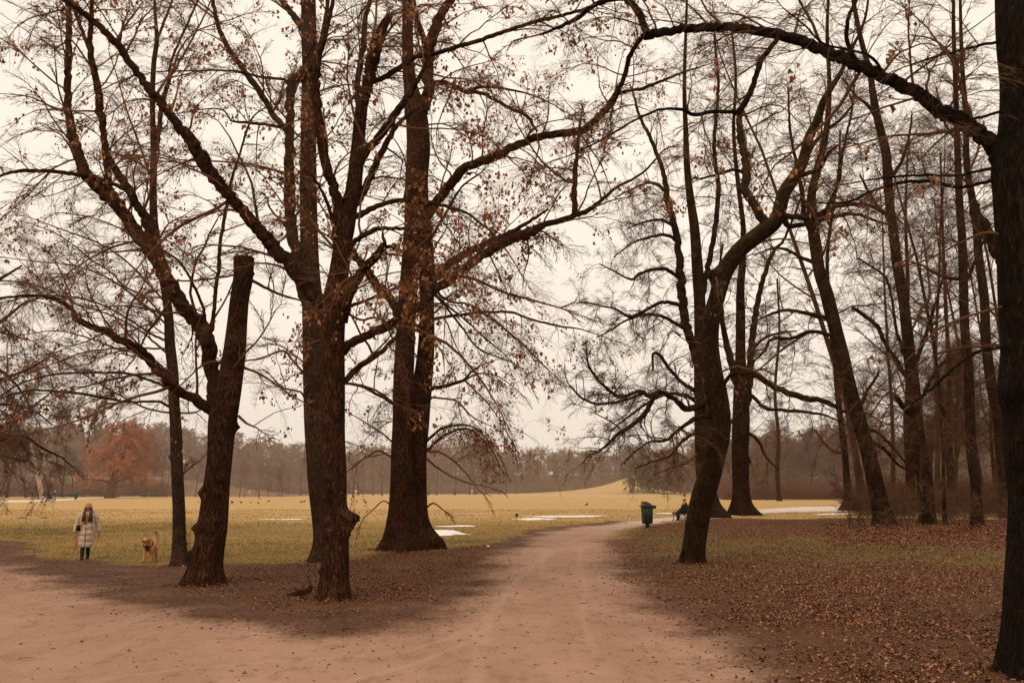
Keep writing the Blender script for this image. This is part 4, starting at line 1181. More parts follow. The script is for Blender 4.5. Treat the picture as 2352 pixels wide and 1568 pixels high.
for (base, sd, pts, limbs, lab) in [
    ((2092, 1172), 47, [(2092, 1172, 28), (2092, 1112, 23), (2088, 1045, 20), (2084, 960, 18), (2088, 880, 15), (2080, 780, 12), (2085, 650, 9), (2080, 500, 6), (2085, 350, 4)], [],
     'tree standing behind and just left of the dark candelabra tree, next to the teal bench'),
    ((2245, 1215), 53, [(2245, 1215, 27), (2243, 1170, 25), (2241, 1112, 23), (2232, 1045, 22), (2228, 956, 22), (2225, 856, 21), (2216, 756, 20), (2213, 656, 20), (2210, 556, 18), (2205, 483, 17), (2201, 400, 15), (2198, 300, 13), (2195, 200, 11), (2190, 50, 8), (2192, -80, 5)],
     [[(2212, 640, 9), (2190, 640, 8), (2150, 630, 7), (2120, 610, 5), (2090, 600, 3)], [(2216, 660, 7), (2235, 610, 7), (2255, 565, 5), (2270, 520, 3)], [(2200, 330, 7), (2170, 280, 6), (2150, 200, 4)]],
     'straight dark tree midway between the candelabra tree and the black trunk'),
    ((2308, 1190), 59, [(2310, 1190, 27), (2306, 1120, 25), (2301, 1045, 24), (2291, 956, 23), (2278, 889, 23), (2265, 789, 22), (2261, 689, 20), (2248, 589, 19), (2243, 520, 18), (2232, 450, 16), (2221, 383, 14), (2218, 267, 12), (2211, 167, 10), (2208, 100, 8), (2205, -20, 6)],
     [[(2236, 460, 15), (2238, 480, 22), (2248, 500, 25), (2268, 535, 25), (2287, 572, 25), (2301, 606, 20), (2330, 650, 14)], [(2262, 700, 6), (2290, 730, 5), (2310, 760, 3)], [(2220, 400, 7), (2245, 350, 6), (2260, 280, 4)], [(2210, 170, 6), (2180, 120, 5), (2140, 90, 4), (2090, 80, 3)]],
     'slender tree leaning left just beside the black trunk at the right edge'),
    ((2171, 1212), 61, [(2171, 1212, 11), (2168, 1150, 9), (2167, 1078, 8), (2165, 1000, 7), (2158, 900, 6), (2150, 820, 4), (2140, 740, 3)], [],
     'thin pole of a tree rising from the dead leaves right of the candelabra tree'),
    ((2190, 1165), 67, [(2190, 1165, 16), (2186, 1080, 14), (2178, 980, 12), (2180, 860, 10), (2172, 700, 8), (2165, 520, 6), (2160, 350, 4)], [],
     'narrow tree deeper in the wood between the candelabra tree and the straight dark tree'),
    ((1790, 1150), 71, [(1790, 1150, 10), (1785, 1080, 9), (1788, 1000, 8), (1780, 900, 7), (1790, 760, 5), (1785, 640, 4)], [],
     'slim bare tree in the distance between the broad rooted tree and the pale patched tree'),
]:
    t = Tree('wood_tree', lab, base, sd, BARK_RIGHT, TWIG_R, GR, rmin=0.004)
    t.trunk(pts, flare=0.35, lobes=4, amp=0.03, sides=24)
    for L in limbs: t.limb(L)
    t.grow(dens=1.1, lf=1.15, up=0.3, bl=(0.6, 1.3), nb=3, trunk_d=1.1, zmin=4)
    t.done()

# the black trunk at the right edge and its long arching limb
t = Tree('black_tree', 'massive near black trunk at the right edge with a long limb arching over the path', (2392, 1555), 73, BARK_DK, TWIG_R, GR, style='lime', leafp=0.004)
t.trunk([(2398, 1560, 158), (2393, 1500, 152), (2390, 1430, 146), (2388, 1350, 142), (2388, 1250, 130), (2388, 1150, 124), (2385, 1045, 134), (2384, 950, 140), (2378, 900, 152), (2378, 850, 146), (2374, 780, 132), (2370, 700, 136), (2366, 600, 134), (2364, 500, 138), (2362, 440, 140), (2358, 380, 140), (2362, 300, 124), (2364, 200, 120), (2360, 100, 126), (2356, 0, 124), (2350, -120, 116), (2345, -300, 90)],
        flare=0.34, lobes=6, amp=0.05, sides=64, burls=[(2306, 900, 20), (2300, 380, 14), (2312, 480, 10)], step=8)
t.limb([(2335, 400, 60), (2305, 362, 50), (2285, 338, 40), (2251, 310, 37), (2218, 287, 35), (2168, 257, 32), (2118, 223, 30), (2068, 193, 30), (2018, 170, 28), (1968, 147, 27), (1918, 127, 27), (1868, 107, 25), (1818, 87, 25), (1768, 75, 23), (1701, 65, 20), (1635, 62, 20), (1568, 66, 20), (1534, 73, 20), (1494, 80, 20), (1475, 86, 16)], drift=3.0, dens=2.2, sides=26)
t.limb([(1490, 80, 19), (1481, 63, 17), (1471, 37, 17), (1451, 10, 16), (1430, -5, 15), (1394, 0, 13), (1360, 16, 11), (1324, 43, 10), (1284, 63, 8), (1240, 80, 5)], drift=1.0, dens=2)
t.limb([(1472, 88, 12), (1464, 100, 10), (1444, 133, 9), (1431, 183, 8), (1410, 240, 5)], drift=0.5, dens=2)
t.limb([(1790, 80, 12), (1785, 92, 11), (1768, 112, 11), (1748, 142, 12), (1731, 190, 13), (1711, 235, 14), (1692, 262, 14)], drift=-0.3, dens=1.5)
t.limb([(1695, 258, 11), (1685, 257, 10), (1635, 257, 9), (1595, 263, 9), (1568, 253, 8), (1534, 250, 6), (1501, 257, 6), (1451, 280, 5), (1407, 307, 5), (1351, 337, 4), (1301, 360, 3)], drift=-1.0, dens=1.6)
t.limb([(1968, 145, 12), (1945, 90, 10), (1950, 40, 9), (1965, 0, 8), (1970, -60, 6)], drift=-0.6, dens=1.5)
t.limb([(2030, 172, 8), (2000, 130, 7), (1950, 115, 6), (1890, 100, 5), (1850, 60, 4), (1800, 20, 3)], drift=-1.0, dens=2)
for L in [[(2310, 385, 9), (2250, 392, 7), (2201, 403, 6), (2101, 403, 6), (2001, 413, 4), (1930, 425, 3)],
          [(2310, 405, 9), (2260, 420, 8), (2201, 430, 8), (2135, 417, 8), (2068, 420, 7), (2001, 440, 7), (1951, 463, 6), (1880, 467, 4)],
          [(2320, 700, 7), (2260, 715, 6), (2201, 735, 6), (2151, 759, 6), (2110, 800, 4), (2060, 850, 3)],
          [(2325, 796, 9), (2251, 806, 7), (2195, 842, 6), (2135, 896, 5), (2090, 930, 3)],
          [(2310, 95, 8), (2270, 100, 7), (2230, 110, 7), (2150, 130, 5), (2090, 150, 4)],
          [(2312, 250, 8), (2280, 262, 7), (2220, 280, 6), (2160, 320, 4), (2110, 370, 3)],
          [(2310, 540, 7), (2260, 535, 6), (2200, 560, 5), (2120, 600, 4), (2040, 615, 3)]]:
    t.limb(L, dens=2.0)
t.grow(dens=1.5, lf=0.85, up=0.1, droop=-0.08, bl=(0.5, 1.0), nb=3, bend=-0.25, trunk_d=0.0, zmin=2.9)
t.done()
# ------------------------------------------------------------------ far trees
def m_far(name, col, var=0.25):
    t = NT(name)
    oi = t.n('ShaderNodeObjectInfo')
    p = t.pos()
    n = t.noise(p, 0.25, 3)
    f = t.math('ADD', t.math('MULTIPLY', n, 0.6), t.math('MULTIPLY', oi.outputs['Random'], 0.5))
    c = t.mix(t.ss(f, 0.2, 0.85), tuple(x * (1 - var) for x in col), tuple(x * (1 + var) for x in col))
    t.bsdf(c, 0.95, None, 0.05)
    return t.m


FT_TR = m_far('far_bark', (0.12, 0.068, 0.045))  # far bark lightened, haze painted into its colour
FT_CR = m_far('far_twigs', (0.22, 0.125, 0.085))  # far twigs, grey ones too, made paler to carry haze in the colour
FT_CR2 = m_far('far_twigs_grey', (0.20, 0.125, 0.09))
WIL = m_far('willow_twigs', (0.37, 0.150, 0.078), 0.2)
RUS = m_far('russet_twigs', (0.30, 0.13, 0.068), 0.2)
NR_TR = m_far('wood_bark', (0.05, 0.026, 0.015))
NR_CR = m_far('wood_twigs', (0.095, 0.049, 0.028))
MID_CR = m_far('mid_twigs', (0.15, 0.083, 0.052))
PALE = m_far('pale_bark', (0.42, 0.29, 0.21), 0.15)
MIST = m_far('mistletoe_green', (0.20, 0.15, 0.07), 0.2)
BEECH = m_leaf('beech_leaf', [(0, (0.30, 0.11, 0.055)), (1, (0.52, 0.22, 0.12))], 0.3)


def far_tree_mesh(seed, H=16.0, spread=0.30, clear=0.22, nl=10, ns=5, nb=3, lean=0.05, up=0.8, droop=0.0, rt=0.30, rmin=0.018, blen=0.15, wig=0.12):
    rng = np.random.default_rng(seed)
    tr, cr = MB(), MB()
    P = [np.zeros(3)]
    d = norm([rng.normal(0, lean), rng.normal(0, lean), 1])
    k = 10
    for i in range(k):
        d = norm(d + rng.normal(0, 0.06, 3) + np.array([0, 0, 0.05]))
        P.append(P[-1] + d * H * 0.88 / k)
    P = np.array(P); P[0, 2] = -0.4
    R = np.linspace(rt, rt * 0.12, k + 1); R[0] *= 1.5
    V, Q, T, A = tube(P, R, 8, True); tr.add(V, Q, T, A)
    for a in range(nl):
        t = clear + (0.97 - clear) * (a + rng.uniform(0, 1)) / nl
        f = t * k; i = min(int(f), k - 1); u = f - i
        p = P[i] * (1 - u) + P[i + 1] * u
        az = a * 2.4 + rng.normal(0, 0.4)
        el = up * (0.35 + 0.65 * t) + rng.normal(0, 0.12)
        L = H * spread * (1.15 - 0.75 * abs(t - 0.45) - 0.35 * t) * rng.uniform(0.75, 1.2)
        dd = norm([math.cos(az), math.sin(az), math.tan(min(el, 1.3))])
        pts = [p]
        for j in range(6):
            dd = norm(dd + rng.normal(0, wig, 3) + np.array([0, 0, 0.06 - droop * j / 3]))
            pts.append(pts[-1] + dd * L / 6)
        pts = np.array(pts)
        r0 = max(rt * 0.42 * (1.1 - t), rmin * 2)
        V, Q, T, A = tube(pts, np.linspace(r0, rmin * 1.2, 7), 5, False); tr.add(V, Q, None, A)
        for b in range(ns):
            j = rng.integers(1, 6)
            dj = norm(pts[j + 1] - pts[j - 1])
            aa = rng.normal(0, 1, 3)
            d2 = norm(dj * 0.7 + norm(aa) * 0.8 + np.array([0, 0, 0.35 - droop]))
            L2 = L * 0.45 * rng.uniform(0.6, 1.2)
            q = [pts[j]]
            for m in range(3):
                d2 = norm(d2 + rng.normal(0, wig, 3) - np.array([0, 0, droop * 0.5]))
                q.append(q[-1] + d2 * L2 / 3)
            q = np.array(q)
            V, Q, T, A = tube(q, np.linspace(r0 * 0.4, rmin, 4), 3, False); cr.add(V, Q, None, A)
            for c in range(nb):
                m = rng.integers(1, 4)
                d3 = norm(d2 + rng.normal(0, 0.6, 3) - np.array([0, 0, droop]))
                put_bough(cr, rng, BOUGH_LITE[rng.integers(6)], q[m], d3, H * blen * rng.uniform(0.6, 1.25), rmin, rmin * 0.85, -0.1 - droop * 1.2, rng.normal(0, 0.15))
    return tr, cr


def proto(seed, mt, mc, **kw):
    tr, cr = far_tree_mesh(seed, **kw)
    def mk(mb, nm, mat):
        me = mesh_from(nm, np.concatenate(mb.V), np.concatenate(mb.Q), np.concatenate(mb.T) if mb.T else None, None)
        me.materials.append(mat)
        return me
    return mk(tr, 'trunk', mt), mk(cr, 'crown', mc), kw.get('H', 16.0)


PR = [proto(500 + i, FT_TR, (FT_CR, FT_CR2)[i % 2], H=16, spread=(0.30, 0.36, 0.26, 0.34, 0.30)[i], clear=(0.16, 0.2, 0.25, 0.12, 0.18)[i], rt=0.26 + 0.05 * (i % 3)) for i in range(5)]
PRN = [proto(520 + i, NR_TR, NR_CR, H=18, spread=(0.26, 0.32, 0.22)[i], clear=(0.3, 0.22, 0.35)[i], rt=0.24, rmin=0.012, nl=12) for i in range(3)]
PRM = [proto(540 + i, NR_TR, MID_CR, H=17, spread=(0.30, 0.34, 0.27)[i], clear=(0.18, 0.14, 0.22)[i], rt=0.26, rmin=0.016, nl=11) for i in range(3)]
BU = [proto(570 + i, FT_TR, MID_CR, H=7, spread=0.75, clear=0.03, rt=0.12, rmin=0.035, nl=22, ns=7, nb=4, blen=0.2, up=1.0) for i in range(2)]
PRT = [proto(550 + i, NR_TR, NR_CR, H=22, spread=(0.20, 0.24, 0.17)[i], clear=(0.3, 0.22, 0.35)[i], rt=0.13, rmin=0.007, nl=12, ns=4, nb=3, blen=0.09, wig=.16) for i in range(3)]
PW = [proto(560, FT_TR, WIL, H=15, spread=0.46, clear=0.20, nl=24, ns=9, nb=5, up=0.8, droop=0.17, rt=0.75, rmin=0.028, blen=0.11),
      proto(561, FT_TR, RUS, H=15, spread=0.36, clear=0.2, nl=15, ns=6, nb=4, up=0.9, droop=0.12, rt=0.4, rmin=0.028, blen=0.15)]


def place(pr, px, py, top, label, group, sx=1.0, rz=None, name='bare_tree', Y=None):
    g = gnd(px, py)
    if Y is not None: g = at(px, py, Y)
    z = gz(g[0], g[1])
    Ht = at(px, top, g[1])[2] - z
    s = Ht / (pr[2] * 0.95)
    o = thing(name, label, 'tree', (g[0], g[1], z), random.uniform(0, 6.28) if rz is None else rz, group)
    link('trunk', pr[0], None, o); link('crown', pr[1], None, o)
    o.scale = (s * sx, s * sx, s)
    return o


GF = 'bare trees lining the far edge of the meadow'
LF = 'grey brown bare tree in the hazy row along the far edge of the meadow'
place(PW[0], 252, 1143.5, 980, 'big round willow glowing orange on the far left side of the meadow', 'orange trees on the far side', sx=1.12, rz=0.6, name='willow_tree')
place(PW[1], 331, 1140.5, 992, 'paler russet tree just right of and behind the big orange willow', 'orange trees on the far side', sx=0.95)
place(PW[1], 292, 1136.5, 962, 'tall thin pinkish tree rising between the orange willow and its russet neighbour', 'orange trees on the far side', sx=0.55)
place(PR[1], 366, 1139.5, 1028, 'dark fan shaped bare tree right of the russet trees, seen beside the slim young lime', GF, sx=1.0)
place(PR[0], 300, 1139, 1040, 'small bare tree with a leaning dark trunk below the russet tree', GF)
for (x, y, top, sx, i) in [(449, 1141, 1045, .8, 0), (550, 1141.5, 1062, .7, 2), (561, 1141.5, 1066, .6, 4), (594, 1141, 1056, .85, 1), (617, 1140.5, 1075, .6, 3), (639, 1140.5, 1064, .6, 2), (647, 1140.5, 1058, .9, 0), (662, 1140.5, 1085, .5, 3),
                          (810, 1137.5, 1050, .6, 4), (823, 1137.5, 1030, .6, 2), (834, 1137.5, 1050, .5, 0), (857, 1137.5, 1030, .7, 1), (877, 1138, 1015, .8, 3),
                          (985, 1137, 1020, .9, 1), (1003, 1136.5, 1000, 1.0, 0), (1044, 1136, 985, 1.0, 3), (1078, 1135.5, 1015, .7, 4), (1091, 1135.5, 990, .9, 2), (1117, 1135.5, 1000, 1.0, 0), (1162, 1135, 1050, .8, 3),
                          (1190, 1135, 1060, .7, 2), (520, 1136, 1050, .8, 4), (690, 1137, 1038, .9, 3), (480, 1136, 1030, .9, 3), (415, 1137, 1024, .9, 4), (385, 1136, 1050, .7, 2)]:
    place(PR[i], x, y, top, LF, GF, sx)
GMo = 'small trees dotted in front of the grassy mound'
for (x, y, top, sx, i, l) in [(1252, 1134, 1072, .7, 0, 'leftmost small bare tree standing in front of the low end of the grassy mound'),
                              (1286, 1133.5, 1058, .6, 2, 'slender bare tree in front of the mound, second from the left of its four'),
                              (1315, 1133, 1075, .75, 4, 'round headed little tree in front of the mound beside a dark bin'),
                              (1353, 1132, 1060, .9, 1, 'stoutest of the small trees in front of the grassy mound'),
                              (1369, 1131.5, 1085, .6, 3, 'low leaning bushy tree next to the stoutest tree before the mound')]:
    place(PR[i], x, y, top, l, GMo, sx)
GH = 'trees behind the far benches right of the mound'
for (x, y, top, sx, i, l) in [(1475, 1133, 1030, .8, 0, 'bare tree standing directly over the far green benches right of the mound'),
                              (1508, 1132.5, 1045, .8, 2, 'bare tree beside the far green bench with a sitting person'),
                              (1540, 1131.5, 1020, .8, 3, 'bare tree between the far benches and the distant bin'),
                              (1580, 1131.5, 1030, .7, 1, 'bare tree behind the distant bin seen over the park bench')]:
    place(PR[i], x, y, top, l, GH, sx)
# bushes at the end of the mound
for j, (x, y, top, l) in enumerate([(1466, 1133, 1078, 'rounded brown bush at the high right end of the grassy mound'), (1488, 1133, 1086, 'second brown bush just right of the one at the end of the mound'),
                                    (1512, 1133, 1082, 'third brown bush right of the grassy mound, behind the far benches'), (1541, 1133, 1086, 'low brown bush behind the gap between the far benches and the distant bin'),
                                    (1565, 1133, 1084, 'brown bush behind the distant bin, seen over the near bench')]):
    place(BU[j % 2], x, y, top - 6, l, 'bushes at the end of the mound', 0.95, name='bush', Y=280)

# wood behind the meadow on the right
GW = 'trees of the wood on the right'
LW = 'dark brown bare tree deep in the wood on the right'
R2 = np.random.default_rng(77)
for j in range(34):
    x = R2.uniform(1690, 2330)
    Yd = R2.uniform(150, 260)
    if x > 2020: Yd = R2.uniform(75, 210)
    g = at(x, 1150, Yd)
    topp = R2.uniform(965, 1010) if x < 1950 else R2.uniform(760, 930)
    o = place((PRM, PRN)[int(x > 1950)][j % 3], x, 1150, topp, LW, GW, R2.uniform(.7, 1.05), Y=Yd)
for j in range(7):
    x = (1985, 2050, 2150, 2185, 2262, 2290, 2330)[j]
    place(PRT[j % 3], x, 1150, R2.uniform(-150, 420), LW, GW, R2.uniform(.8, 1.0), Y=R2.uniform(80, 125))
place(PRM[0], 1877, 1131, 985, 'bare tree beyond the far end of the pale side path', GW, .8)
place(PRM[1], 1896, 1131, 970, 'dark bare tree beside the far end of the pale side path', GW, .8)
# tree that kept its russet leaves
g = gnd(1922, 1133)
t = thing('beech_tree', 'small tree still holding russet leaves behind the thin tree with peeled bark', 'tree', (g[0], g[1], 0), 0, GW)
link('trunk', PRM[2][0], None, t); link('crown', PRM[2][1], None, t)
t.scale = (0.42, 0.42, 0.42)
lb = MB()
pts = np.stack([R2.normal(0, 6.5, 2600), R2.normal(0, 6.5, 2600), R2.normal(11.0, 2.2, 2600)], 1)
leaves(lb, R2, pts, 0.9, True)
lb.build('dead_leaves', BEECH, t, smooth=False)

# tall tree with mistletoe behind the willow
t = Tree('mistletoe_tree', 'tall spreading tree with round mistletoe clumps rising behind the orange willow', (196, 1139), 91, FT_TR, FT_CR2, 'trees on the far left', rmin=0.02, style='curly')
t.trunk([(196, 1139, 15), (195, 1080, 12), (193, 1033, 10), (191, 1014, 9), (188, 990, 6), (186, 967, 5), (180, 936, 3), (178, 915, 2)], flare=0.3, lobes=4, amp=0.02, sides=16, step=14)
for L in [[(191, 1014, 7), (182, 1002, 6), (164, 979, 5), (160, 961, 4), (148, 945, 3), (140, 925, 2)], [(192, 1020, 7), (211, 1014, 6), (217, 994, 5), (217, 967, 4), (221, 940, 3), (224, 918, 2)],
          [(193, 1028, 7), (199, 1020, 6), (225, 1002, 6), (232, 975, 5), (238, 951, 4), (244, 930, 2)], [(225, 1002, 4), (245, 990, 4), (262, 972, 3), (275, 950, 2)], [(182, 1002, 4), (165, 1004, 3), (145, 995, 2)]]:
    t.limb(L, part=False)
t.grow(dens=0.55, lf=4.0, up=0.5, bl=(0.6, 1.1), nb=3, trunk_d=0.4, zmin=9, wig=0.2, bend=-0.05)
t.done()
mm = MB()
for (x, y, r) in [(232, 930, 9), (254, 935, 7), (203, 947, 8), (168, 975, 7), (221, 955, 8), (246, 977, 6), (256, 1008, 8), (203, 994, 6), (236, 945, 8), (180, 958, 6), (226, 975, 5), (176, 998, 5)]:
    c = at(x, y, t.Y + R2.normal(0, 1)) - t.org
    rr = r * t.Y / F * 0.8
    for k_ in range(60):
        d = norm(R2.normal(0, 1, 3)); 
        put_bough(mm, R2, BOUGH_LITE[k_ % 6], c + d * rr * 0.05, d, rr * R2.uniform(0.75, 1.05), 0.04, 0.03, -0.2)
mm.build('mistletoe', MIST, t.root)

# pale trunk at the far left
t = Tree('pale_tree', 'old tree with a pale bare double trunk beside the walkers at the far left', (97, 1144), 93, PALE, MID_CR, 'trees on the far left', rmin=0.016, style='curly')
t.trunk([(97, 1144, 13), (92, 1115, 11), (86, 1090, 10), (80, 1065, 8), (76, 1040, 6), (70, 1000, 4), (66, 970, 3)], flare=0.3, lobes=4, amp=0.03, sides=16, step=14, burls=[(93, 1105, 6)])
t.limb([(91, 1100, 8), (96, 1080, 7), (102, 1055, 5), (105, 1020, 4), (112, 990, 3)], drift=1)
t.limb([(77, 1045, 5), (55, 1035, 4), (30, 1030, 3)], drift=-1)
t.limb([(80, 1085, 5), (50, 1070, 5), (20, 1072, 4), (0, 1065, 3)], drift=-2)
t.grow(dens=1.3, lf=2.4, up=0.4, bl=(0.6, 1.2), nb=4, trunk_d=0.5, zmin=6, wig=0.2)
t.done()
for (x, y, top, i, sx, l) in [(15, 1143, 985, 0, 1.3, 'dark bare tree at the far left edge behind the pale trunk'), (60, 1142, 990, 1, 1.2, 'wide bare tree between the left edge and the pale double trunk'), (140, 1141, 1000, 2, 1.2, 'bare brown tree between the pale trunk and the mistletoe tree'),
                              (165, 1140, 1030, 0, 1.0, 'lower bare tree in front of the mistletoe tree'), (-60, 1146, 960, 1, 1.4, 'dark bare tree just beyond the left edge of the view')]:
    place(PRM[i], x, y, top, l, 'trees on the far left', sx)

# tree whose drooping branches reach in from the left edge
t = Tree('overhanging_tree', 'dark tree off the left edge whose dense drooping branches reach into the view', (-150, 1225), 95, BARK_RIGHT, m_far('left_twigs', (0.085, 0.046, 0.028)), 'trees on the far left', rmin=0.006, style='curly', leafp=0.02)
t.trunk([(-150, 1225, 60), (-150, 1100, 50), (-150, 900, 46), (-140, 700, 36), (-135, 500, 22), (-130, 350, 12)], flare=0.5, sides=24, step=14)
for L in [[(-145, 930, 20), (-60, 885, 12), (0, 872, 8), (60, 850, 6), (110, 820, 4)], [(-145, 980, 18), (-50, 995, 11), (0, 978, 8), (40, 965, 7), (80, 930, 5), (112, 905, 3)],
          [(-145, 1020, 14), (-40, 1003, 9), (0, 1012, 8), (50, 1000, 6), (100, 1030, 5), (140, 1050, 4), (172, 1075, 3)], [(-142, 820, 20), (-60, 770, 12), (0, 740, 8), (50, 700, 6), (90, 685, 3)],
          [(-145, 880, 16), (-50, 840, 10), (0, 850, 7), (50, 900, 5), (75, 950, 3)], [(-140, 720, 16), (-60, 660, 10), (0, 640, 7), (50, 610, 4)], [(-145, 1000, 12), (-60, 1040, 8), (0, 1045, 6), (60, 1060, 4)],
          [(-145, 950, 14), (-40, 930, 9), (30, 930, 6), (80, 945, 4), (120, 975, 3)]]:
    t.limb(L, dens=2.4)
t.grow(dens=0.62, lf=1.5, up=0.05, droop=-0.12, bl=(0.5, 1.1), nb=4, trunk_d=0.2, zmin=3.5, wig=0.22, bend=-0.4)
t.done()

# the wood as a mass
def lite(seed, H, spread, clear):
    return far_tree_mesh(seed, H=H, spread=spread, clear=clear, nl=10, ns=4, nb=2, rmin=0.06, rt=0.25, blen=0.17)


def mass(name, label, protos, spots, mat, kind='stuff'):
    mb = MB()
    for (x, y, s, sx) in spots:
        tr, cr = protos[R2.integers(len(protos))]
        a = R2.uniform(0, 6.28); c, s_ = math.cos(a), math.sin(a)
        z = gz(x, y)
        for m in (tr, cr):
            V = np.concatenate(m.V)
            W = np.stack([(V[:, 0] * c - V[:, 1] * s_) * s * sx + x, (V[:, 0] * s_ + V[:, 1] * c) * s * sx + y, V[:, 2] * s + z], 1)
            mb.add(W, np.concatenate(m.Q))
    o = mb.build(name, mat)
    return tag(o, label, 'trees', None, kind)


PL = [lite(600, 16, 0.34, 0.1), lite(601, 16, 0.30, 0.14), lite(602, 16, 0.38, 0.08)]
sp = []
for r_, (yy, lo, hi, n) in enumerate([(352, 11, 18, 125), (368, 13, 19, 125), (388, 13, 20, 125)]):
    for i in range(n):
        px = -150 + (2650) * (i + R2.uniform(-.4, .4)) / n
        Yd = yy + R2.normal(0, 4)
        X = (px - CX) / F * Yd / 0.987
        h = R2.uniform(lo, hi)
        if px < 450: h *= 1.12
        if 1160 < px < 1420: h *= 0.93
        sp.append((X, Yd, h / 15.2, R2.uniform(0.8, 1.15)))
mass('distant_wood', 'hazy mass of bare trees closing the view beyond the meadow', PL, sp, m_far('haze_twigs', (0.205, 0.112, 0.066), 0.22))  # pale twig colour has distance haze mixed in, besides the haze volume
sp = []
for i in range(60):
    px = R2.uniform(1560, 2500)
    Yd = R2.uniform(225, 330)
    sp.append(((px - CX) / F * Yd / 0.987, Yd, R2.uniform(13, 17) / 15.2 * (1 + 0.2 * (px > 1900)), R2.uniform(0.9, 1.2)))
mass('distant_wood', 'brown mass of bare trees and brush behind the meadow on the right', PL, sp, m_far('right_wood_twigs', (0.185, 0.108, 0.075), 0.15))

# brush under the trees
def brush(name, label, spots, mat, h=(1.6, 3.4), rm=0.014):
    mb = MB()
    for (x, y) in spots:
        z = gz(x, y)
        for k_ in range(5):
            d = norm([R2.normal(0, .35), R2.normal(0, .35), 1])
            put_bough(mb, R2, BOUGH_LITE[R2.integers(6)], np.array([x + R2.normal(0, .5), y + R2.normal(0, .5), z - 0.1]), d, R2.uniform(*h), rm * 1.6, rm, -0.05, R2.normal(0, .2))
    return tag(mb.build(name, mat), label, 'undergrowth', None, 'stuff')


sp = []
for i in range(900):
    px = R2.uniform(1640, 2420); Yd = R2.uniform(168, 205) if px < 1960 else R2.uniform(120, 200)
    sp.append(((px - CX) / F * Yd / 0.987, Yd))
brush('undergrowth', 'reddish brown brush under the trees right of the meadow', sp, m_far('brush_twigs', (0.17, 0.088, 0.06), 0.2), (2.2, 4.6), 0.02)
sp = []
for i in range(620):
    px = R2.uniform(1965, 2480); Yd = R2.uniform(62, 118)
    sp.append(((px - CX) / F * Yd / 0.987, Yd))
brush('undergrowth', 'tangled bare brush between the trunks of the wood on the right', sp, m_far('tangle_twigs', (0.10, 0.05, 0.03), 0.25), (1.2, 3.6), 0.006)
sp = []
for i in range(700):
    px = R2.uniform(-150, 1650); Yd = R2.uniform(318, 345)
    if px < 420: Yd = R2.uniform(225, 250)
    sp.append(((px - CX) / F * Yd / 0.987, Yd))
brush('undergrowth', 'low grey brown brush along the foot of the distant trees', sp, m_far('brush_far', (0.21, 0.125, 0.09), 0.15), (2.5, 5), 0.035)

# saplings at the edge of the wood
SAPM = m_far('sapling_bark', (0.10, 0.055, 0.034), 0.2)
for j, (x, y, n, h, l) in enumerate([(1948, 1212, 5, 3.4, 'clump of thin upright saplings left of the steeply leaning tree'), (1968, 1218, 6, 3.0, 'dense sheaf of saplings touching the left foot of the steeply leaning tree'),
                                     (2063, 1210, 4, 3.2, 'forked saplings just right of the steeply leaning tree'), (2084, 1216, 4, 2.4, 'short saplings left of the candelabra tree'),
                                     (2108, 1214, 3, 5.0, 'tall pale sapling in front of the candelabra tree'), (2158, 1216, 4, 2.8, 'twiggy shrub right of the candelabra tree'),
                                     (2196, 1212, 5, 4.0, 'curving shrub between the candelabra tree and the straight dark tree'), (2218, 1226, 3, 3.0, 'leaning sapling left of the straight dark tree'),
                                     (2270, 1214, 5, 3.6, 'twiggy shrub right of the straight dark tree'), (2296, 1222, 4, 4.4, 'shrub beside the black trunk at the right edge'), (2012, 1232, 2, 1.6, 'short dark broken stem in the leaves before the steeply leaning tree'),
                                     (1985, 1206, 3, 2.6, 'low shrub behind the sapling sheaf')]):
    g = gnd(x, y)
    mb = MB()
    for k_ in range(n):
        b = np.array([R2.normal(0, .18), R2.normal(0, .18), -0.05])
        d = norm([R2.normal(0, .22), R2.normal(0, .2), 1])
        P = [b]
        hh = h * R2.uniform(.6, 1.1)
        for i in range(9):
            d = norm(d + R2.normal(0, .13, 3)); P.append(P[-1] + d * hh / 9)
        P = np.array(P)
        V, Q, T, A = tube(P, np.linspace(0.022, 0.006, 10) * R2.uniform(.7, 1.3), 6, False); mb.add(V, Q, None, A)
        for i in range(3, 10):
            for q_ in range(2):
                put_bough(mb, R2, BOUGH_THIN[R2.integers(6)], P[i], norm(d * 0.5 + R2.normal(0, .6, 3)), R2.uniform(.4, 1.0), 0.008, 0.004, -0.1)
    o = mb.build('sapling', SAPM)
    o.location = g
    tag(o, l, 'sapling', 'saplings at the edge of the wood')
# ------------------------------------------------------------------ what lies on the ground
RL = np.random.default_rng(5)
def sample(n, y0, y1, s0, s1, pw=1.0):
    u = RL.random(n)
    Y = (y0 ** pw + u * (y1 ** pw - y0 ** pw)) ** (1 / pw)
    X = Y * RL.uniform(s0, s1, n)
    return X, Y


def on_ground(X, Y, dz):
    return np.stack([X, Y, height(X, Y) + dz], 1)


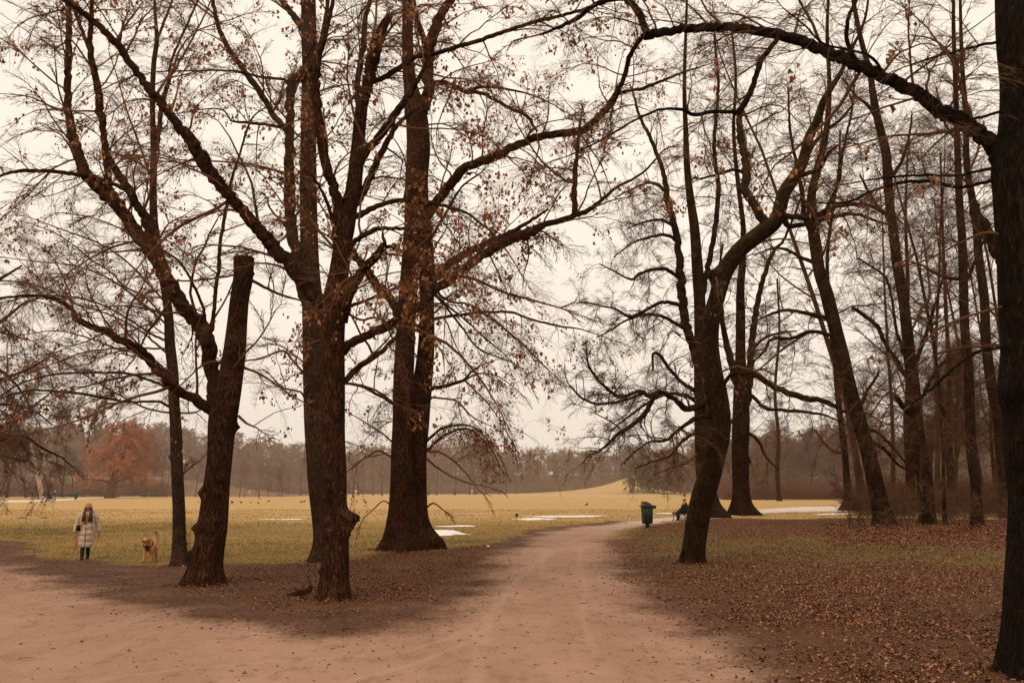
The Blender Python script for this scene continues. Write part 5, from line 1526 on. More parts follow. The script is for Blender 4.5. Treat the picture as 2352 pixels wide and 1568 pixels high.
LITTER = m_leaf('litter_leaf', [(0.0, (0.05, 0.020, 0.010)), (0.3, (0.115, 0.043, 0.019)), (0.65, (0.215, 0.088, 0.040)), (1.0, (0.42, 0.21, 0.11))], 0.0)
mb = MB()
X, Y = sample(300000, 8.5, 62, -0.12, 0.68, 0.7)
at_ = ground_attrs(X, Y)
rl = np.clip(sst(sdist(X, Y, POL['rlit']), -1.2, 2.0), 0, 1)
gap = 0.5 + 0.6 * vnoise(X, Y, 0.7, 9) + 0.35 * vnoise(X, Y, 2.3, 10)
pr_ = rl * np.clip(gap, 0.12, 1) * (1 - 0.35 * at_['a_green']) * (1 - at_['a_path'])
k = RL.random(len(X)) < pr_
P = on_ground(X[k], Y[k], RL.uniform(0.008, 0.04, k.sum()))
leaves(mb, RL, P, 0.052, False, curl=1.3)
X, Y = sample(110000, 15, 40, -0.36, 0.02, 1.0)
at_ = ground_attrs(X, Y)
gap = 0.45 + 0.6 * vnoise(X, Y, 0.8, 19) + 0.4 * vnoise(X, Y, 2.6, 20)
ll = sst(sdist(X, Y, POL['llit']), -0.8, 1.0)
k = RL.random(len(X)) < ll * np.clip(gap, 0.08, 1) * 0.75 * (1 - at_['a_path'])
leaves(mb, RL, on_ground(X[k], Y[k], RL.uniform(0.006, 0.03, k.sum())), 0.046, False, tint=(0, .85))
# leaves caught round the feet of the trunks
for (bx, by, rr_, nn_) in ((468, 1343, .55, 260), (765, 1378, .42, 260), (748, 1288, .5, 160), (922, 1262, .85, 420), (966, 1252, .6, 200), (414, 1297, .3, 90), (1592, 1293, .5, 300), (2032, 1213, .9, 260), (2130, 1208, .7, 200), (2245, 1215, .5, 150), (2390, 1560, .6, 260)):
    g = gnd(bx, by); a = RL.uniform(0, 6.28, nn_); q = rr_ * (1 + np.abs(RL.normal(0, .35, nn_)))
    Xq, Yq = g[0] + q * np.cos(a), g[1] + q * np.sin(a)
    leaves(mb, RL, on_ground(Xq, Yq, RL.uniform(.01, .07, nn_) * np.exp(-(q / rr_ - 1) * 2)), 0.055, False, tint=(0, .9), curl=1.4)
# strays over the bare earth and the path edge
X, Y = sample(26000, 9, 40, -0.56, 0.5, 1.0)
at_ = ground_attrs(X, Y)
k = RL.random(len(X)) < (0.28 * at_['a_mud'] * (1 - at_['a_path']) + 0.02 * np.exp(-((sdist(X, Y, POL['path']) - .2) / .7) ** 2) * 9 + 0.006 * at_['a_path'] + 0.02)
leaves(mb, RL, on_ground(X[k], Y[k], 0.012), 0.045, False)
o = mb.build('fallen_leaves', LITTER, smooth=False)
tag(o, 'carpet of brown fallen leaves under the trees', 'leaves', None, 'stuff')

# heaped leaves at the foot of the saplings
mb = MB()
n = 16000
px = RL.uniform(1900, 2340, n); py = RL.normal(1222, 17, n)
G = np.array([gnd(a, b) for a, b in zip(px, np.clip(py, 1196, 1262))])
hh = np.abs(RL.normal(0, 0.14, n)) * np.exp(-((py - 1220) / 14) ** 2)
leaves(mb, RL, on_ground(G[:, 0], G[:, 1], 0.02) + np.stack([hh * 0, hh * 0, hh], 1), 0.088, False, curl=1.3, tint=(0.0, .95))
tag(mb.build('leaf_drift', m_leaf('drift_leaf', [(0.0, (0.055, 0.019, 0.010)), (0.4, (0.145, 0.052, 0.024)), (1.0, (0.36, 0.165, 0.085))], 0.0), smooth=False), 'deep drift of reddish leaves between the saplings at the wood edge', 'leaves', None, 'stuff')

# grass blades
def blades(name, label, X, Y, hgt, mat, tint):
    n = len(X)
    Z = height(X, Y)
    az = RL.uniform(0, 6.28, n); h = hgt * RL.uniform(0.5, 1.3, n); w = 0.010 * RL.uniform(.7, 1.5, n) * (Y / 25)
    lx, ly = RL.normal(0, .5, n) * h, RL.normal(0, .5, n) * h
    V = np.zeros((n, 3, 3))
    V[:, 0] = np.stack([X - np.cos(az) * w, Y - np.sin(az) * w, Z - .005], 1)
    V[:, 1] = np.stack([X + np.cos(az) * w, Y + np.sin(az) * w, Z - .005], 1)
    V[:, 2] = np.stack([X + lx, Y + ly, Z + h], 1)
    T = np.arange(n * 3).reshape(n, 3)
    A = np.zeros((n, 3, 3)); A[:, :, 0] = np.clip(tint, 0, 1)[:, None]
    mb = MB().add(V.reshape(-1, 3), None, T, A.reshape(-1, 3))
    return tag(mb.build(name, mat, smooth=False), label, 'grass', None, 'stuff')


GRS = m_leaf('grass_blade', [(0.0, (0.095, 0.070, 0.015)), (0.4, (0.20, 0.130, 0.032)), (0.75, (0.35, 0.225, 0.078)), (1.0, (0.50, 0.335, 0.15))], 0.0)
X, Y = sample(170000, 21, 95, -0.62, 0.66, 0.35)
at_ = ground_attrs(X, Y)
ok = (1 - at_['a_mud']) * (1 - at_['a_path'] * 1.2) * (1 - at_['a_lit'])
ok = ok * np.clip(0.75 + 0.7 * vnoise(X, Y, 0.45, 31), 0.1, 1)
k = RL.random(len(X)) < ok
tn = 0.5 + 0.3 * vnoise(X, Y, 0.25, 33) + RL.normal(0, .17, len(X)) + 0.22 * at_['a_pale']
blades('grass', 'short worn winter grass of the meadow', X[k], Y[k], 0.055, GRS, tn[k])
X, Y = sample(60000, 14, 60, -0.05, 0.66, 0.8)
at_ = ground_attrs(X, Y)
k = RL.random(len(X)) < at_['a_green'] * 0.8 * (1 - at_['a_path']) * np.clip(0.6 + 0.9 * vnoise(X, Y, 0.8, 41), 0, 1)
tn = 0.22 + RL.normal(0, .16, len(X))
blades('grass', 'olive grass showing through the fallen leaves on the right', X[k], Y[k], 0.06, GRS, tn[k])

# twigs and crumbs on the path
CR = m_flat('crumbs', (0.05, 0.028, 0.018), 0.95, 0.4, 8)
mb = MB()
X, Y = sample(1100, 9.5, 30, -0.55, 0.45, 0.7)
for x, y in zip(X, Y):
    L = .012 + .06 * RL.random() ** 2.5 if RL.random() < .9 else RL.uniform(.08, .2)
    a = RL.uniform(0, 3.14); z = gz(x, y) + 0.014
    d = np.array([math.cos(a), math.sin(a) * .7, 0])
    P = np.array([[x, y, z], [x, y, z + .004], [x, y, z]]) + d * np.array([[-L / 2], [0.0], [L / 2]]) + np.array([0, L * .12, 0]) * np.array([[0], [1], [0]])
    r = RL.uniform(.002, .005)
    V, Q, T, A = tube(P, [r, r * 1.2, r * .6], 4); mb.add(V, Q, T, A)
tag(mb.build('fallen_twigs', CR), 'bits of twig and bark scattered on the path', 'twigs', None, 'stuff')

# clods along the muddy verge
mb = MB()
X, Y = sample(9000, 10, 34, -0.58, 0.5, 0.8)
at_ = ground_attrs(X, Y)
k = RL.random(len(X)) < at_['a_mud'] * (1 - at_['a_path']) * 0.6 + 0.002 + 0.35 * np.exp(-((sdist(X, Y, POL['path']) - .1) / .5) ** 2)
th = np.linspace(0, 6.283, 6, endpoint=False)
for x, y in zip(X[k], Y[k]):
    r = RL.uniform(.01, .034); z = gz(x, y)
    rr = r * RL.uniform(.6, 1.3, 6)
    V = np.vstack([np.stack([x + rr * np.cos(th), y + rr * np.sin(th), np.full(6, z - .004)], 1), np.stack([x + rr * .6 * np.cos(th), y + rr * .6 * np.sin(th), np.full(6, z + r * .4)], 1), [[x, y, z + r * .5]]])
    Q = [[i, (i + 1) % 6, 6 + (i + 1) % 6, 6 + i] for i in range(6)]
    mb.add(V, Q, [[12, 6 + i, 6 + (i + 1) % 6] for i in range(6)])
tag(mb.build('earth_clods', m_flat('clod', (0.075, 0.038, 0.025), 0.95, 0.4, 3)), 'trodden clods of earth on the muddy verge', 'earth', None, 'stuff')

# snow
t = NT('old_snow')
n_ = t.noise(t.pos(), 3, 5)
t.bsdf(t.mix(t.ss(n_, .35, .65), (0.70, 0.66, 0.64), (0.86, 0.83, 0.80)), 0.6, t.bump(n_, .4, .02), .3)
SNOW = t.m
def snow(pts, label, seed):
    g = G2(pts)
    c = g.mean(0)
    rs = np.random.default_rng(seed)
    Pn = spline(np.vstack([g, g[:1]]), 0.35)[:-1]
    m = len(Pn)
    rag = 1 + 0.16 * rs.normal(0, 1, m)
    rag = (rag + np.roll(rag, 1)) / 2
    Z = []
    rings = [1.0, 0.93, 0.75, 0.45, 0.0]
    V = []
    for q, s in enumerate(rings[:-1]):
        p = c + (Pn - c) * (rag * (s if q else 1.0))[:, None]
        z = height(p[:, 0], p[:, 1]) + (0.003, 0.02, 0.03, 0.035)[q]
        V.append(np.column_stack([p, z]))
    V.append(np.array([[c[0], c[1], gz(*c) + .036]]))
    V = np.vstack(V)
    Q = [[q * m + i, q * m + (i + 1) % m, (q + 1) * m + (i + 1) % m, (q + 1) * m + i] for q in range(3) for i in range(m)]
    T = [[4 * m, 3 * m + i, 3 * m + (i + 1) % m] for i in range(m)]
    org = np.array([c[0], c[1], 0])
    o = MB().add(V, Q, T).build('snow_patch', SNOW, origin=org)
    o.location = org
    tag(o, label, 'snow patch', 'remains of snow on the meadow')
snow([(968, 1222), (985, 1218), (1025, 1217), (1050, 1219), (1062, 1223), (1072, 1226), (1050, 1228), (1020, 1229), (990, 1231), (970, 1228)], 'largest snow patch, right beside the double stemmed lime', 1)
snow([(1002, 1208.5), (1030, 1207.5), (1055, 1207), (1088, 1207.5), (1085, 1209.5), (1060, 1209), (1020, 1210)], 'narrow broken strip of snow just behind the largest snow patch', 2)
snow([(1184, 1191.5), (1205, 1189.5), (1235, 1189), (1278, 1190.5), (1260, 1192.5), (1225, 1193.5), (1195, 1193)], 'nearer of the two thin snow strips on the meadow left of the path', 3)
snow([(1218, 1185.5), (1260, 1184), (1300, 1184.5), (1380, 1183.5), (1374, 1186), (1320, 1186.5), (1270, 1187), (1240, 1187)], 'longer, farther thin snow strip on the meadow left of the path', 4)
snow([(592, 1191.9), (625, 1191.7), (660, 1192.1), (700, 1192.2), (680, 1192.6), (620, 1192.4)], 'faint snow streak seen between the sawn off lime and the main trunks', 5)
snow([(1505, 1178.3), (1540, 1177.4), (1572, 1177), (1570, 1178.4), (1520, 1179.2)], 'thin snow streak between the near bin and the bench', 6)
snow([(1655, 1172), (1700, 1169.6), (1720, 1169.2), (1718, 1170.6), (1680, 1172.4)], 'snow streak beside the pale path behind the leaning mossy tree', 7)
snow([(1868, 1180), (1900, 1179), (1945, 1178.6), (1948, 1180.6), (1900, 1182)], 'icy white streak at the near edge of the pale path', 8)
snow([(1118, 1254), (1124, 1253.5), (1124, 1255), (1118, 1255.2)], 'tiny scrap of snow where the grass meets the muddy verge', 9)
# ------------------------------------------------------------------ people, the dog, birds
def skin(name, J, E, mat, parent=None, root=None, sub=2, post=None):
    """a continuous surface grown around joints J = {name: (x, y, z, r)} joined by edges E"""
    keys = list(J)
    me = bpy.data.meshes.new(name)
    me.from_pydata([J[k][:3] for k in keys], [(keys.index(a), keys.index(b)) for a, b in E], [])
    o = bpy.data.objects.new(name, me)
    COL.objects.link(o)
    o.modifiers.new('s', 'SKIN')
    sv = me.skin_vertices
    if not sv:
        bm_ = __import__('bmesh').new(); bm_.from_mesh(me); bm_.verts.layers.skin.verify(); bm_.to_mesh(me); bm_.free()
        sv = me.skin_vertices
    for i, k in enumerate(keys):
        r = J[k][3]
        r = (r, r) if not isinstance(r, tuple) else r
        sv[0].data[i].radius = r
        sv[0].data[i].use_root = (k == (root or keys[0]))
    m = o.modifiers.new('u', 'SUBSURF'); m.levels = sub; m.render_levels = sub
    dg = bpy.context.evaluated_depsgraph_get()
    dg.update()
    ev = o.evaluated_get(dg)
    m2 = bpy.data.meshes.new_from_object(ev)
    bpy.data.objects.remove(o, do_unlink=True)
    m2.name = name
    if post is not None:
        co = np.zeros(len(m2.vertices) * 3); m2.vertices.foreach_get('co', co)
        co = post(co.reshape(-1, 3)); m2.vertices.foreach_set('co', co.ravel()); m2.update()
    m2.polygons.foreach_set('use_smooth', np.ones(len(m2.polygons), dtype=bool))
    m2.materials.clear(); m2.materials.append(mat)
    return link(name, m2, mat, parent)


def hand_chain(J, E, wrist, pre, d, side, r=0.008, curl=0.5):
    """palm, four fingers and a thumb beyond a wrist joint, d points to the finger tips, side to the thumb"""
    w = np.array(J[wrist][:3]); d = norm(d); s = norm(side); n = np.cross(d, s)
    J[pre + 'palm'] = tuple(w + d * 0.045) + ((0.018, 0.032),)
    E.append((wrist, pre + 'palm'))
    J[pre + 'kn'] = tuple(w + d * 0.085) + ((0.014, 0.034),)
    E.append((pre + 'palm', pre + 'kn'))
    for i, (o_, l) in enumerate([(0.030, .062), (0.010, .072), (-0.010, .068), (-0.028, .052)]):
        b = w + d * 0.095 + s * o_
        a, c, e = pre + 'f%da' % i, pre + 'f%db' % i, pre + 'f%dc' % i
        J[a] = tuple(b) + (r,)
        dd = norm(d + n * curl * 0.6)
        J[c] = tuple(b + dd * l * .5) + (r * .95,)
        dd2 = norm(d + n * curl * 1.5)
        J[e] = tuple(b + dd * l * .5 + dd2 * l * .5) + (r * .75,)
        E += [(pre + 'kn', a), (a, c), (c, e)]
    J[pre + 't0'] = tuple(w + d * 0.04 + s * 0.036) + (r * 1.2,)
    J[pre + 't1'] = tuple(w + d * 0.075 + s * 0.055 + n * .01) + (r,)
    J[pre + 't2'] = tuple(w + d * 0.100 + s * 0.052 + n * .02) + (r * .8,)
    E += [(pre + 'palm', pre + 't0'), (pre + 't0', pre + 't1'), (pre + 't1', pre + 't2')]


def loft(mb, rings, sides=28, cap=(True, True), fn=None):
    """rings: (cx, cy, z, rx, ry) or with a 3x3 turn; superellipse sections joined"""
    th = np.linspace(0, 2 * math.pi, sides, endpoint=False)
    V = []
    for q, (cx, cy, z, rx, ry) in enumerate(rings):
        p = 0.85
        c = np.sign(np.cos(th)) * np.abs(np.cos(th)) ** p; s = np.sign(np.sin(th)) * np.abs(np.sin(th)) ** p
        V.append(np.stack([cx + rx * c, cy + ry * s, np.full(sides, z)], 1))
    V = np.array(V)
    if fn is not None: V = fn(V, th)
    n = len(rings)
    i = np.arange(n - 1)[:, None] * sides; j = np.arange(sides)[None]; j2 = (j + 1) % sides
    Q = np.stack([i + j, i + j2, i + sides + j2, i + sides + j], -1).reshape(-1, 4)
    V = V.reshape(-1, 3)
    T = []
    if cap[0]:
        V = np.vstack([V, V[:sides].mean(0)]); T += [[len(V) - 1, (k + 1) % sides, k] for k in range(sides)]
    if cap[1]:
        V = np.vstack([V, V[(n - 1) * sides:n * sides].mean(0)]); e = (n - 1) * sides; T += [[len(V) - 1, e + k, e + (k + 1) % sides] for k in range(sides)]
    mb.add(V, Q, T)


SKIN = m_flat('skin_tone', (0.42, 0.20, 0.13), 0.6, 0.1, 8, 0.3)
def m_quilt():
    t = NT('quilted_down_fabric')
    p = t.obj()
    n = t.noise(p, 14, 4, .6); n2 = t.noise(p, 45, 3)
    c = t.mix(t.ss(n, .35, .65), (0.42, 0.31, 0.225), (0.60, 0.46, 0.345))
    t.bsdf(c, 0.6, t.bump(t.math('ADD', n, t.math('MULTIPLY', n2, .3)), .5, .015), .35)
    return t.m
COAT = m_quilt()
KNIT = m_flat('knit_wool', (0.40, 0.235, 0.155), 0.95, 0.2, 60, 0.1, bump=.8)
HAIR = m_flat('brown_hair', (0.11, 0.043, 0.023), 0.6, 0.4, 25, 0.3)
BOOT = m_flat('black_rubber', (0.013, 0.011, 0.009), 0.6, 0.2, 8, 0.2)
DARKC = m_flat('dark_cloth', (0.018, 0.015, 0.013), 0.85, 0.3, 9)
ORNG = m_flat('orange_webbing', (0.50, 0.13, 0.055), 0.7, 0.2, 12)
ZIP = m_flat('dark_zip', (0.02, 0.018, 0.015), 0.5, 0.2, 8)
GLASS_DK = m_flat('dark_lens', (0.03, 0.012, 0.012), 0.2, 0.1, 5, 0.6)
LIP = m_flat('lip_red', (0.40, 0.07, 0.06), 0.5, 0.1, 5)

# the woman in the long coat; she looks down and walks towards the path
g = gnd(195, 1283)
W = thing('person', 'woman in a long beige quilted coat and knitted hat walking and looking down, orange leash in her hand', 'person', (g[0], g[1], gz(g[0], g[1])), math.radians(20))
W['label'] = 'woman in long beige quilted coat and knit hat walking over grass with an orange leash'
J = dict(pelvis=(0, 0, .92, (.13, .10)), waist=(0, 0, 1.08, (.12, .09)), chest=(0, 0, 1.25, (.15, .10)), neckb=(0, .0, 1.40, .06), neck=(0, -.015, 1.45, .048),
         jaw=(0, -.045, 1.505, (.058, .062)), head=(0, -.035, 1.565, (.076, .088)), crown=(0, -.015, 1.635, (.066, .074)), nose=(0, -.135, 1.535, .011),
         shl=(-.18, 0, 1.36, .05), ell=(-.29, .03, 1.08, .04), wrl=(-.33, -.04, .79, .024), shr=(.18, 0, 1.36, .05), elr=(.31, .04, 1.08, .04), wrr=(.345, .02, .79, .024),
         hl=(-.08, 0, .86, .08), knl=(-.07, -.09, .48, .045), anl=(-.075, -.17, .10, .03), tol=(-.078, -.26, .045, .022), hr=(.07, 0, .86, .08), knr=(.055, 0, .48, .045), anr=(.06, .21, .14, .028), tor=(.06, .14, .085, .02))
E = [('pelvis', 'waist'), ('waist', 'chest'), ('chest', 'neckb'), ('neckb', 'neck'), ('neck', 'jaw'), ('jaw', 'head'), ('head', 'crown'), ('jaw', 'nose'), ('chest', 'shl'), ('shl', 'ell'), ('ell', 'wrl'), ('chest', 'shr'), ('shr', 'elr'), ('elr', 'wrr'),
     ('pelvis', 'hl'), ('hl', 'knl'), ('knl', 'anl'), ('anl', 'tol'), ('pelvis', 'hr'), ('hr', 'knr'), ('knr', 'anr'), ('anr', 'tor')]
hand_chain(J, E, 'wrl', 'L', (-.05, -.1, -1), (.5, -.9, 0), curl=.9)
hand_chain(J, E, 'wrr', 'R', (.02, 0, -1), (-.3, -.95, 0), curl=.4)
skin('body', J, E, SKIN, W, 'pelvis', 2)


def puff(amp, pitch, z0=0.0):
    def f(V, th):
        n = len(V)
        c = V.mean(1, keepdims=True)
        for i in range(n):
            z = V[i, 0, 2]
            ph = ((z - z0) / pitch) % 1.0
            a = amp * (math.sin(math.pi * ph) ** 0.6 - 0.5)
            nz = np.array([mnoise.noise(Vector((math.cos(t_) * 2.5, math.sin(t_) * 2.5, z * 11))) for t_ in th])
            d = V[i] - c[i]
            r = np.linalg.norm(d, axis=1, keepdims=True)
            V[i] += d / (r + 1e-9) * (a + nz[:, None] * amp * 0.8)
        return V
    return f


mb = MB()
prof = [(0.36, .165, .15), (0.40, .18, .16), (0.55, .205, .18), (0.70, .215, .185), (0.85, .22, .185), (1.0, .215, .175), (1.12, .21, .165), (1.25, .215, .16), (1.34, .20, .145), (1.40, .15, .12), (1.44, .10, .10)]
pz = np.array(prof)
zz = np.linspace(.36, 1.44, 60)
rings = [(0.0, -0.02 - .04 * max(0, .9 - z), z, np.interp(z, pz[:, 0], pz[:, 1]), np.interp(z, pz[:, 0], pz[:, 2])) for z in zz]
loft(mb, rings, 40, (False, True), puff(.022, .175, .36))
coat = mb.build('coat', COAT, W)
for (pre, pts, rr) in [('L', [(-.17, 0, 1.37), (-.235, .01, 1.25), (-.28, .03, 1.08), (-.31, 0, .95), (-.325, -.04, .80)], [.075, .080, .074, .066, .056]),
                       ('R', [(.17, 0, 1.37), (.24, .01, 1.25), (.30, .04, 1.08), (.335, .03, .95), (.345, .02, .80)], [.075, .082, .077, .068, .055])]:
    a = spline(np.column_stack([pts, rr]), .012)
    def rf(q, th, L):
        out = q.copy()
        for i, l in enumerate(L):
            ph = (l / .085) % 1
            nz = np.array([mnoise.noise(Vector((math.cos(t_) * 2, math.sin(t_) * 2, l * 14 + len(pre)))) for t_ in th])
            out[i] += .013 * (math.sin(math.pi * ph) ** .6 - .5) + .009 * nz
        return out
    V, Q, T, A = tube(a[:, :3], a[:, 3], 20, True, rf)
    MB().add(V, Q, T).build('sleeve', COAT, coat)
# hood lying on the shoulders, zip, pocket
mb = MB()
th = np.linspace(-.2, math.pi + .2, 18)
P = np.stack([np.cos(th) * .135, np.sin(th) * .10 + .01, 1.42 + .05 * np.sin(th)], 1)
V, Q, T, A = tube(P, .045 + .018 * np.sin(th) ** 2, 12); mb.add(V, Q, T)
mb.build('hood', COAT, coat)
mb = MB()
zs = np.linspace(1.40, .37, 40)
P = np.array([[0.0 - .02 * (1.4 - z), -np.interp(z, pz[:, 0], pz[:, 2]) - .022 - .04 * max(0, .9 - z) - .01, z] for z in zs])
V, Q, T, A = tube(P, np.full(40, .007), 6); mb.add(V, Q, T)
P = np.array([[.14, -.185, 1.03], [.15, -.19, .95], [.165, -.195, .86]])
V, Q, T, A = tube(P, [.007] * 3, 6); mb.add(V, Q, T)
mb.build('zip', ZIP, coat)
# hat
mb = MB()
rings = []
for q in range(15):
    a = q / 14 * math.pi / 2
    rings.append((0, -.028 + .012 * math.sin(a), 1.565 + .135 * math.sin(a), .098 * math.cos(a) ** .7 + .001, .108 * math.cos(a) ** .7 + .001))
rings = [(0, -.032, 1.548, .094, .104), (0, -.032, 1.552, .102, .112), (0, -.03, 1.60, .103, .113)] + [r for r in rings if r[2] > 1.605]
loft(mb, rings, 28, (True, True))
mb.build('hat', KNIT, W)
# hair in two long falls
mb = MB()
rh = np.random.default_rng(3)
for q in range(190):
    s = -1 if q % 2 else 1
    x0 = s * rh.uniform(.05, .095); y0 = rh.uniform(-.09, .04)
    x1 = s * rh.uniform(.03, .16); zt = rh.uniform(1.10, 1.25)
    P = spline(np.array([[x0, y0, 1.57], [x0 * 1.15, y0 - .02, 1.47], [(x1 + x0) / 2 + rh.normal(0, .01), -.175 + rh.normal(0, .012), 1.36], [x1, -.215 + rh.normal(0, .012), zt]]), .02)
    V, Q, T, A = tube(P, np.linspace(.014, .004, len(P)), 5); mb.add(V, Q, T)
mb.build('hair', HAIR, W)
# face
mb = MB()
for s in (-1, 1):
    th = np.linspace(0, 6.283, 12, endpoint=False)
    c = np.array([s * .034, -.122, 1.552])
    V = np.vstack([c + np.stack([.028 * np.cos(th), -.004 + 0 * th, .018 * np.sin(th)], 1), c + np.array([0, -.010, 0])])
    mb.add(V, None, [[12, (k + 1) % 12, k] for k in range(12)])
box(mb, (0, -.128, 1.556), (.02, .006, .006))
mb.build('sunglasses', GLASS_DK, W)
mb = MB(); V, Q, T, A = tube(np.array([[-.020, -.106, 1.497], [0, -.114, 1.498], [.020, -.106, 1.497]]), [.004, .007, .004], 6); mb.add(V, Q, T)
mb.build('mouth', LIP, W)
# boots and trousers
mb = MB()
for pts, rr in [([(-.07, -.05, .60), (-.07, -.09, .48), (-.075, -.15, .25), (-.075, -.17, .12)], [.085, .072, .058, .052]), ([(.05, -.01, .60), (.055, 0, .48), (.058, .13, .27), (.06, .20, .16)], [.085, .072, .058, .052])]:
    a = spline(np.column_stack([pts, rr]), .03)
    V, Q, T, A = tube(a[:, :3], a[:, 3], 16); mb.add(V, Q, T)
mb.build('trousers', DARKC, W)
for sgn, an, to, tilt in [(-1, (-.075, -.165, .0), (-.035, -.18), 0.0), (1, (.06, .22, .045), (.01, -.16), .45)]:
    mb = MB()
    R_ = rotx(tilt)
    sh = np.array([(0, 0, .30), (0, 0, .20), (0, -.005, .11), (0, -.03, .06)])
    a = spline(np.column_stack([sh, [.062, .057, .055, .055]]), .02)
    V, Q, T, A = tube(a[:, :3], a[:, 3], 16)
    mb.add(V @ R_.T + np.array(an), Q, T)
    rings_ = [(0, -.06, 0.0, .045, .135), (0, -.06, .015, .049, .14), (0, -.06, .04, .048, .138), (0, -.055, .07, .042, .125), (0, -.035, .10, .036, .08), (0, -.01, .13, .04, .05)]
    m2_ = MB(); loft(m2_, rings_, 18)
    mb.add(np.concatenate(m2_.V) @ R_.T + np.array(an), np.concatenate(m2_.Q), np.concatenate(m2_.T))
    mb.build('boot', BOOT, W)
# camera bag on an orange strap, and the leash in her hand
bag = thing('camera_bag', 'small black bag on an orange strap at the hip of the woman in beige', 'bag', tuple(W.location), W.rotation_euler[2])
mb = MB()
box(mb, (-.235, -.175, .95), (.11, .09, .17), bev=.02); box(mb, (-.235, -.225, .97), (.07, .03, .07), bev=.01)
mb.build('case', BOOT, bag)
mb = MB()
def strap(mb, P, w, t_=.004, nrm_=(0, -1, 0)):
    P = spline(np.array(P, float), .02); Tn = np.gradient(P, axis=0); n_ = np.array(nrm_)
    s = np.cross(Tn, n_); s /= np.linalg.norm(s, axis=1)[:, None]
    n = len(P)
    V = np.concatenate([P + s * w / 2, P - s * w / 2, P - s * w / 2 + n_ * t_, P + s * w / 2 + n_ * t_])
    Q = []
    for a, b in ((0, 1), (1, 2), (2, 3), (3, 0)):
        for i in range(n - 1): Q.append([a * n + i, a * n + i + 1, b * n + i + 1, b * n + i])
    mb.add(V, Q)
strap(mb, [(.12, -.09, 1.43), (.07, -.17, 1.33), (.0, -.205, 1.24), (-.09, -.215, 1.10), (-.18, -.215, 1.03)], .045)
mb.build('strap', ORNG, bag)
lea = MB()
for dx, zb in ((0, .30), (.035, .34)):
    P = spline(np.array([(-.335, -.055, .71), (-.325 + dx, -.07, .68), (-.30 + dx, -.10, .55), (-.295 + dx, -.11, zb), (-.27 + dx * .4, -.11, zb - .03), (-.25 + dx * .3, -.10, zb + .05), (-.27, -.09, .60), (-.315, -.06, .71)]), .02)
    V, Q, T, A = tube(P, np.full(len(P), .009), 5); lea.add(V, Q, T)
lo = lea.build('dog_leash', ORNG)
lo.location = W.location; lo.rotation_euler = W.rotation_euler
tag(lo, 'folded orange dog leash hanging from the hand of the woman in beige', 'leash')

# the golden retriever
def m_fur():
    t = NT('golden_fur')
    p = t.obj()
    n = t.noise(p, 9, 5, .6); n2 = t.noise(p, 60, 3, .7)
    c = t.mix(t.ss(n, .3, .7), (0.50, 0.215, 0.075), (0.70, 0.36, 0.145))
    c = t.mix(t.math('MULTIPLY', t.ss(n2, .5, .7), .5), c, (0.66, 0.38, 0.19))
    sx = t.n('ShaderNodeSeparateXYZ'); t.l(p, sx.inputs[0])
    low = t.ss(sx.outputs[2], .32, .06)
    c = t.mix(t.math('MULTIPLY', low, .5), c, (0.66, 0.40, 0.22))
    t.bsdf(c, .85, t.bump(n2, .8, .01), .15, sheen=.3)
    return t.m
FUR = m_fur()
FURL = m_leaf('fur_strands', [(0, (0.42, 0.18, 0.065)), (.5, (0.68, 0.36, 0.15)), (1, (0.92, 0.70, 0.50))], .3)
g = gnd(344, 1289)
D = thing('dog', 'golden retriever with dark harness trotting towards the camera, pale plumed tail raised', 'dog', (g[0], g[1], gz(g[0], g[1])), math.radians(4))
# local: nose towards -y
J = dict(hip=(0, .30, .50, (.10, .11)), loin=(0, .12, .50, (.095, .11)), belly=(0, -.02, .48, (.115, .13)), chest=(0, -.18, .46, (.125, .155)), neck0=(0, -.30, .56, (.095, .10)), neck1=(0, -.37, .63, (.08, .085)), head=(0, -.43, .70, (.092, .084)),
         brow=(0, -.485, .69, (.068, .062)), muz=(0, -.555, .645, (.042, .038)), nose=(0, -.605, .635, (.03, .028)),
         e1=(.075, -.42, .70, .022), e2=(.105, -.44, .645, .024), e3=(.10, -.455, .60, .016), f1=(-.075, -.42, .70, .022), f2=(-.105, -.44, .645, .024), f3=(-.10, -.455, .60, .016),
         sl=(.085, -.20, .38, .06), el=(.09, -.15, .26, .042), wl=(.085, -.20, .12, .028), pl=(.085, -.24, .03, .03), tl=(.085, -.285, .022, .022),
         sr=(-.085, -.22, .38, .06), er=(-.085, -.24, .26, .042), wr=(-.075, -.34, .15, .028), pr=(-.07, -.40, .045, .03), tr=(-.07, -.45, .03, .022),
         tl1=(.075, .28, .38, .075), kl=(.085, .20, .28, .052), hl=(.085, .33, .15, .03), ml=(.08, .31, .04, .027), nl=(.08, .26, .022, .023),
         tr1=(-.075, .30, .38, .075), kr=(-.085, .27, .27, .052), hr=(-.085, .43, .17, .03), mr=(-.08, .45, .05, .027), nr=(-.08, .40, .024, .023),
         t0=(0, .39, .55, .04), t1=(0, .46, .62, .035), t2=(.01, .50, .72, .04), t3=(.0, .49, .82, .04), t4=(-.02, .43, .88, .036), t5=(-.03, .36, .87, .024))
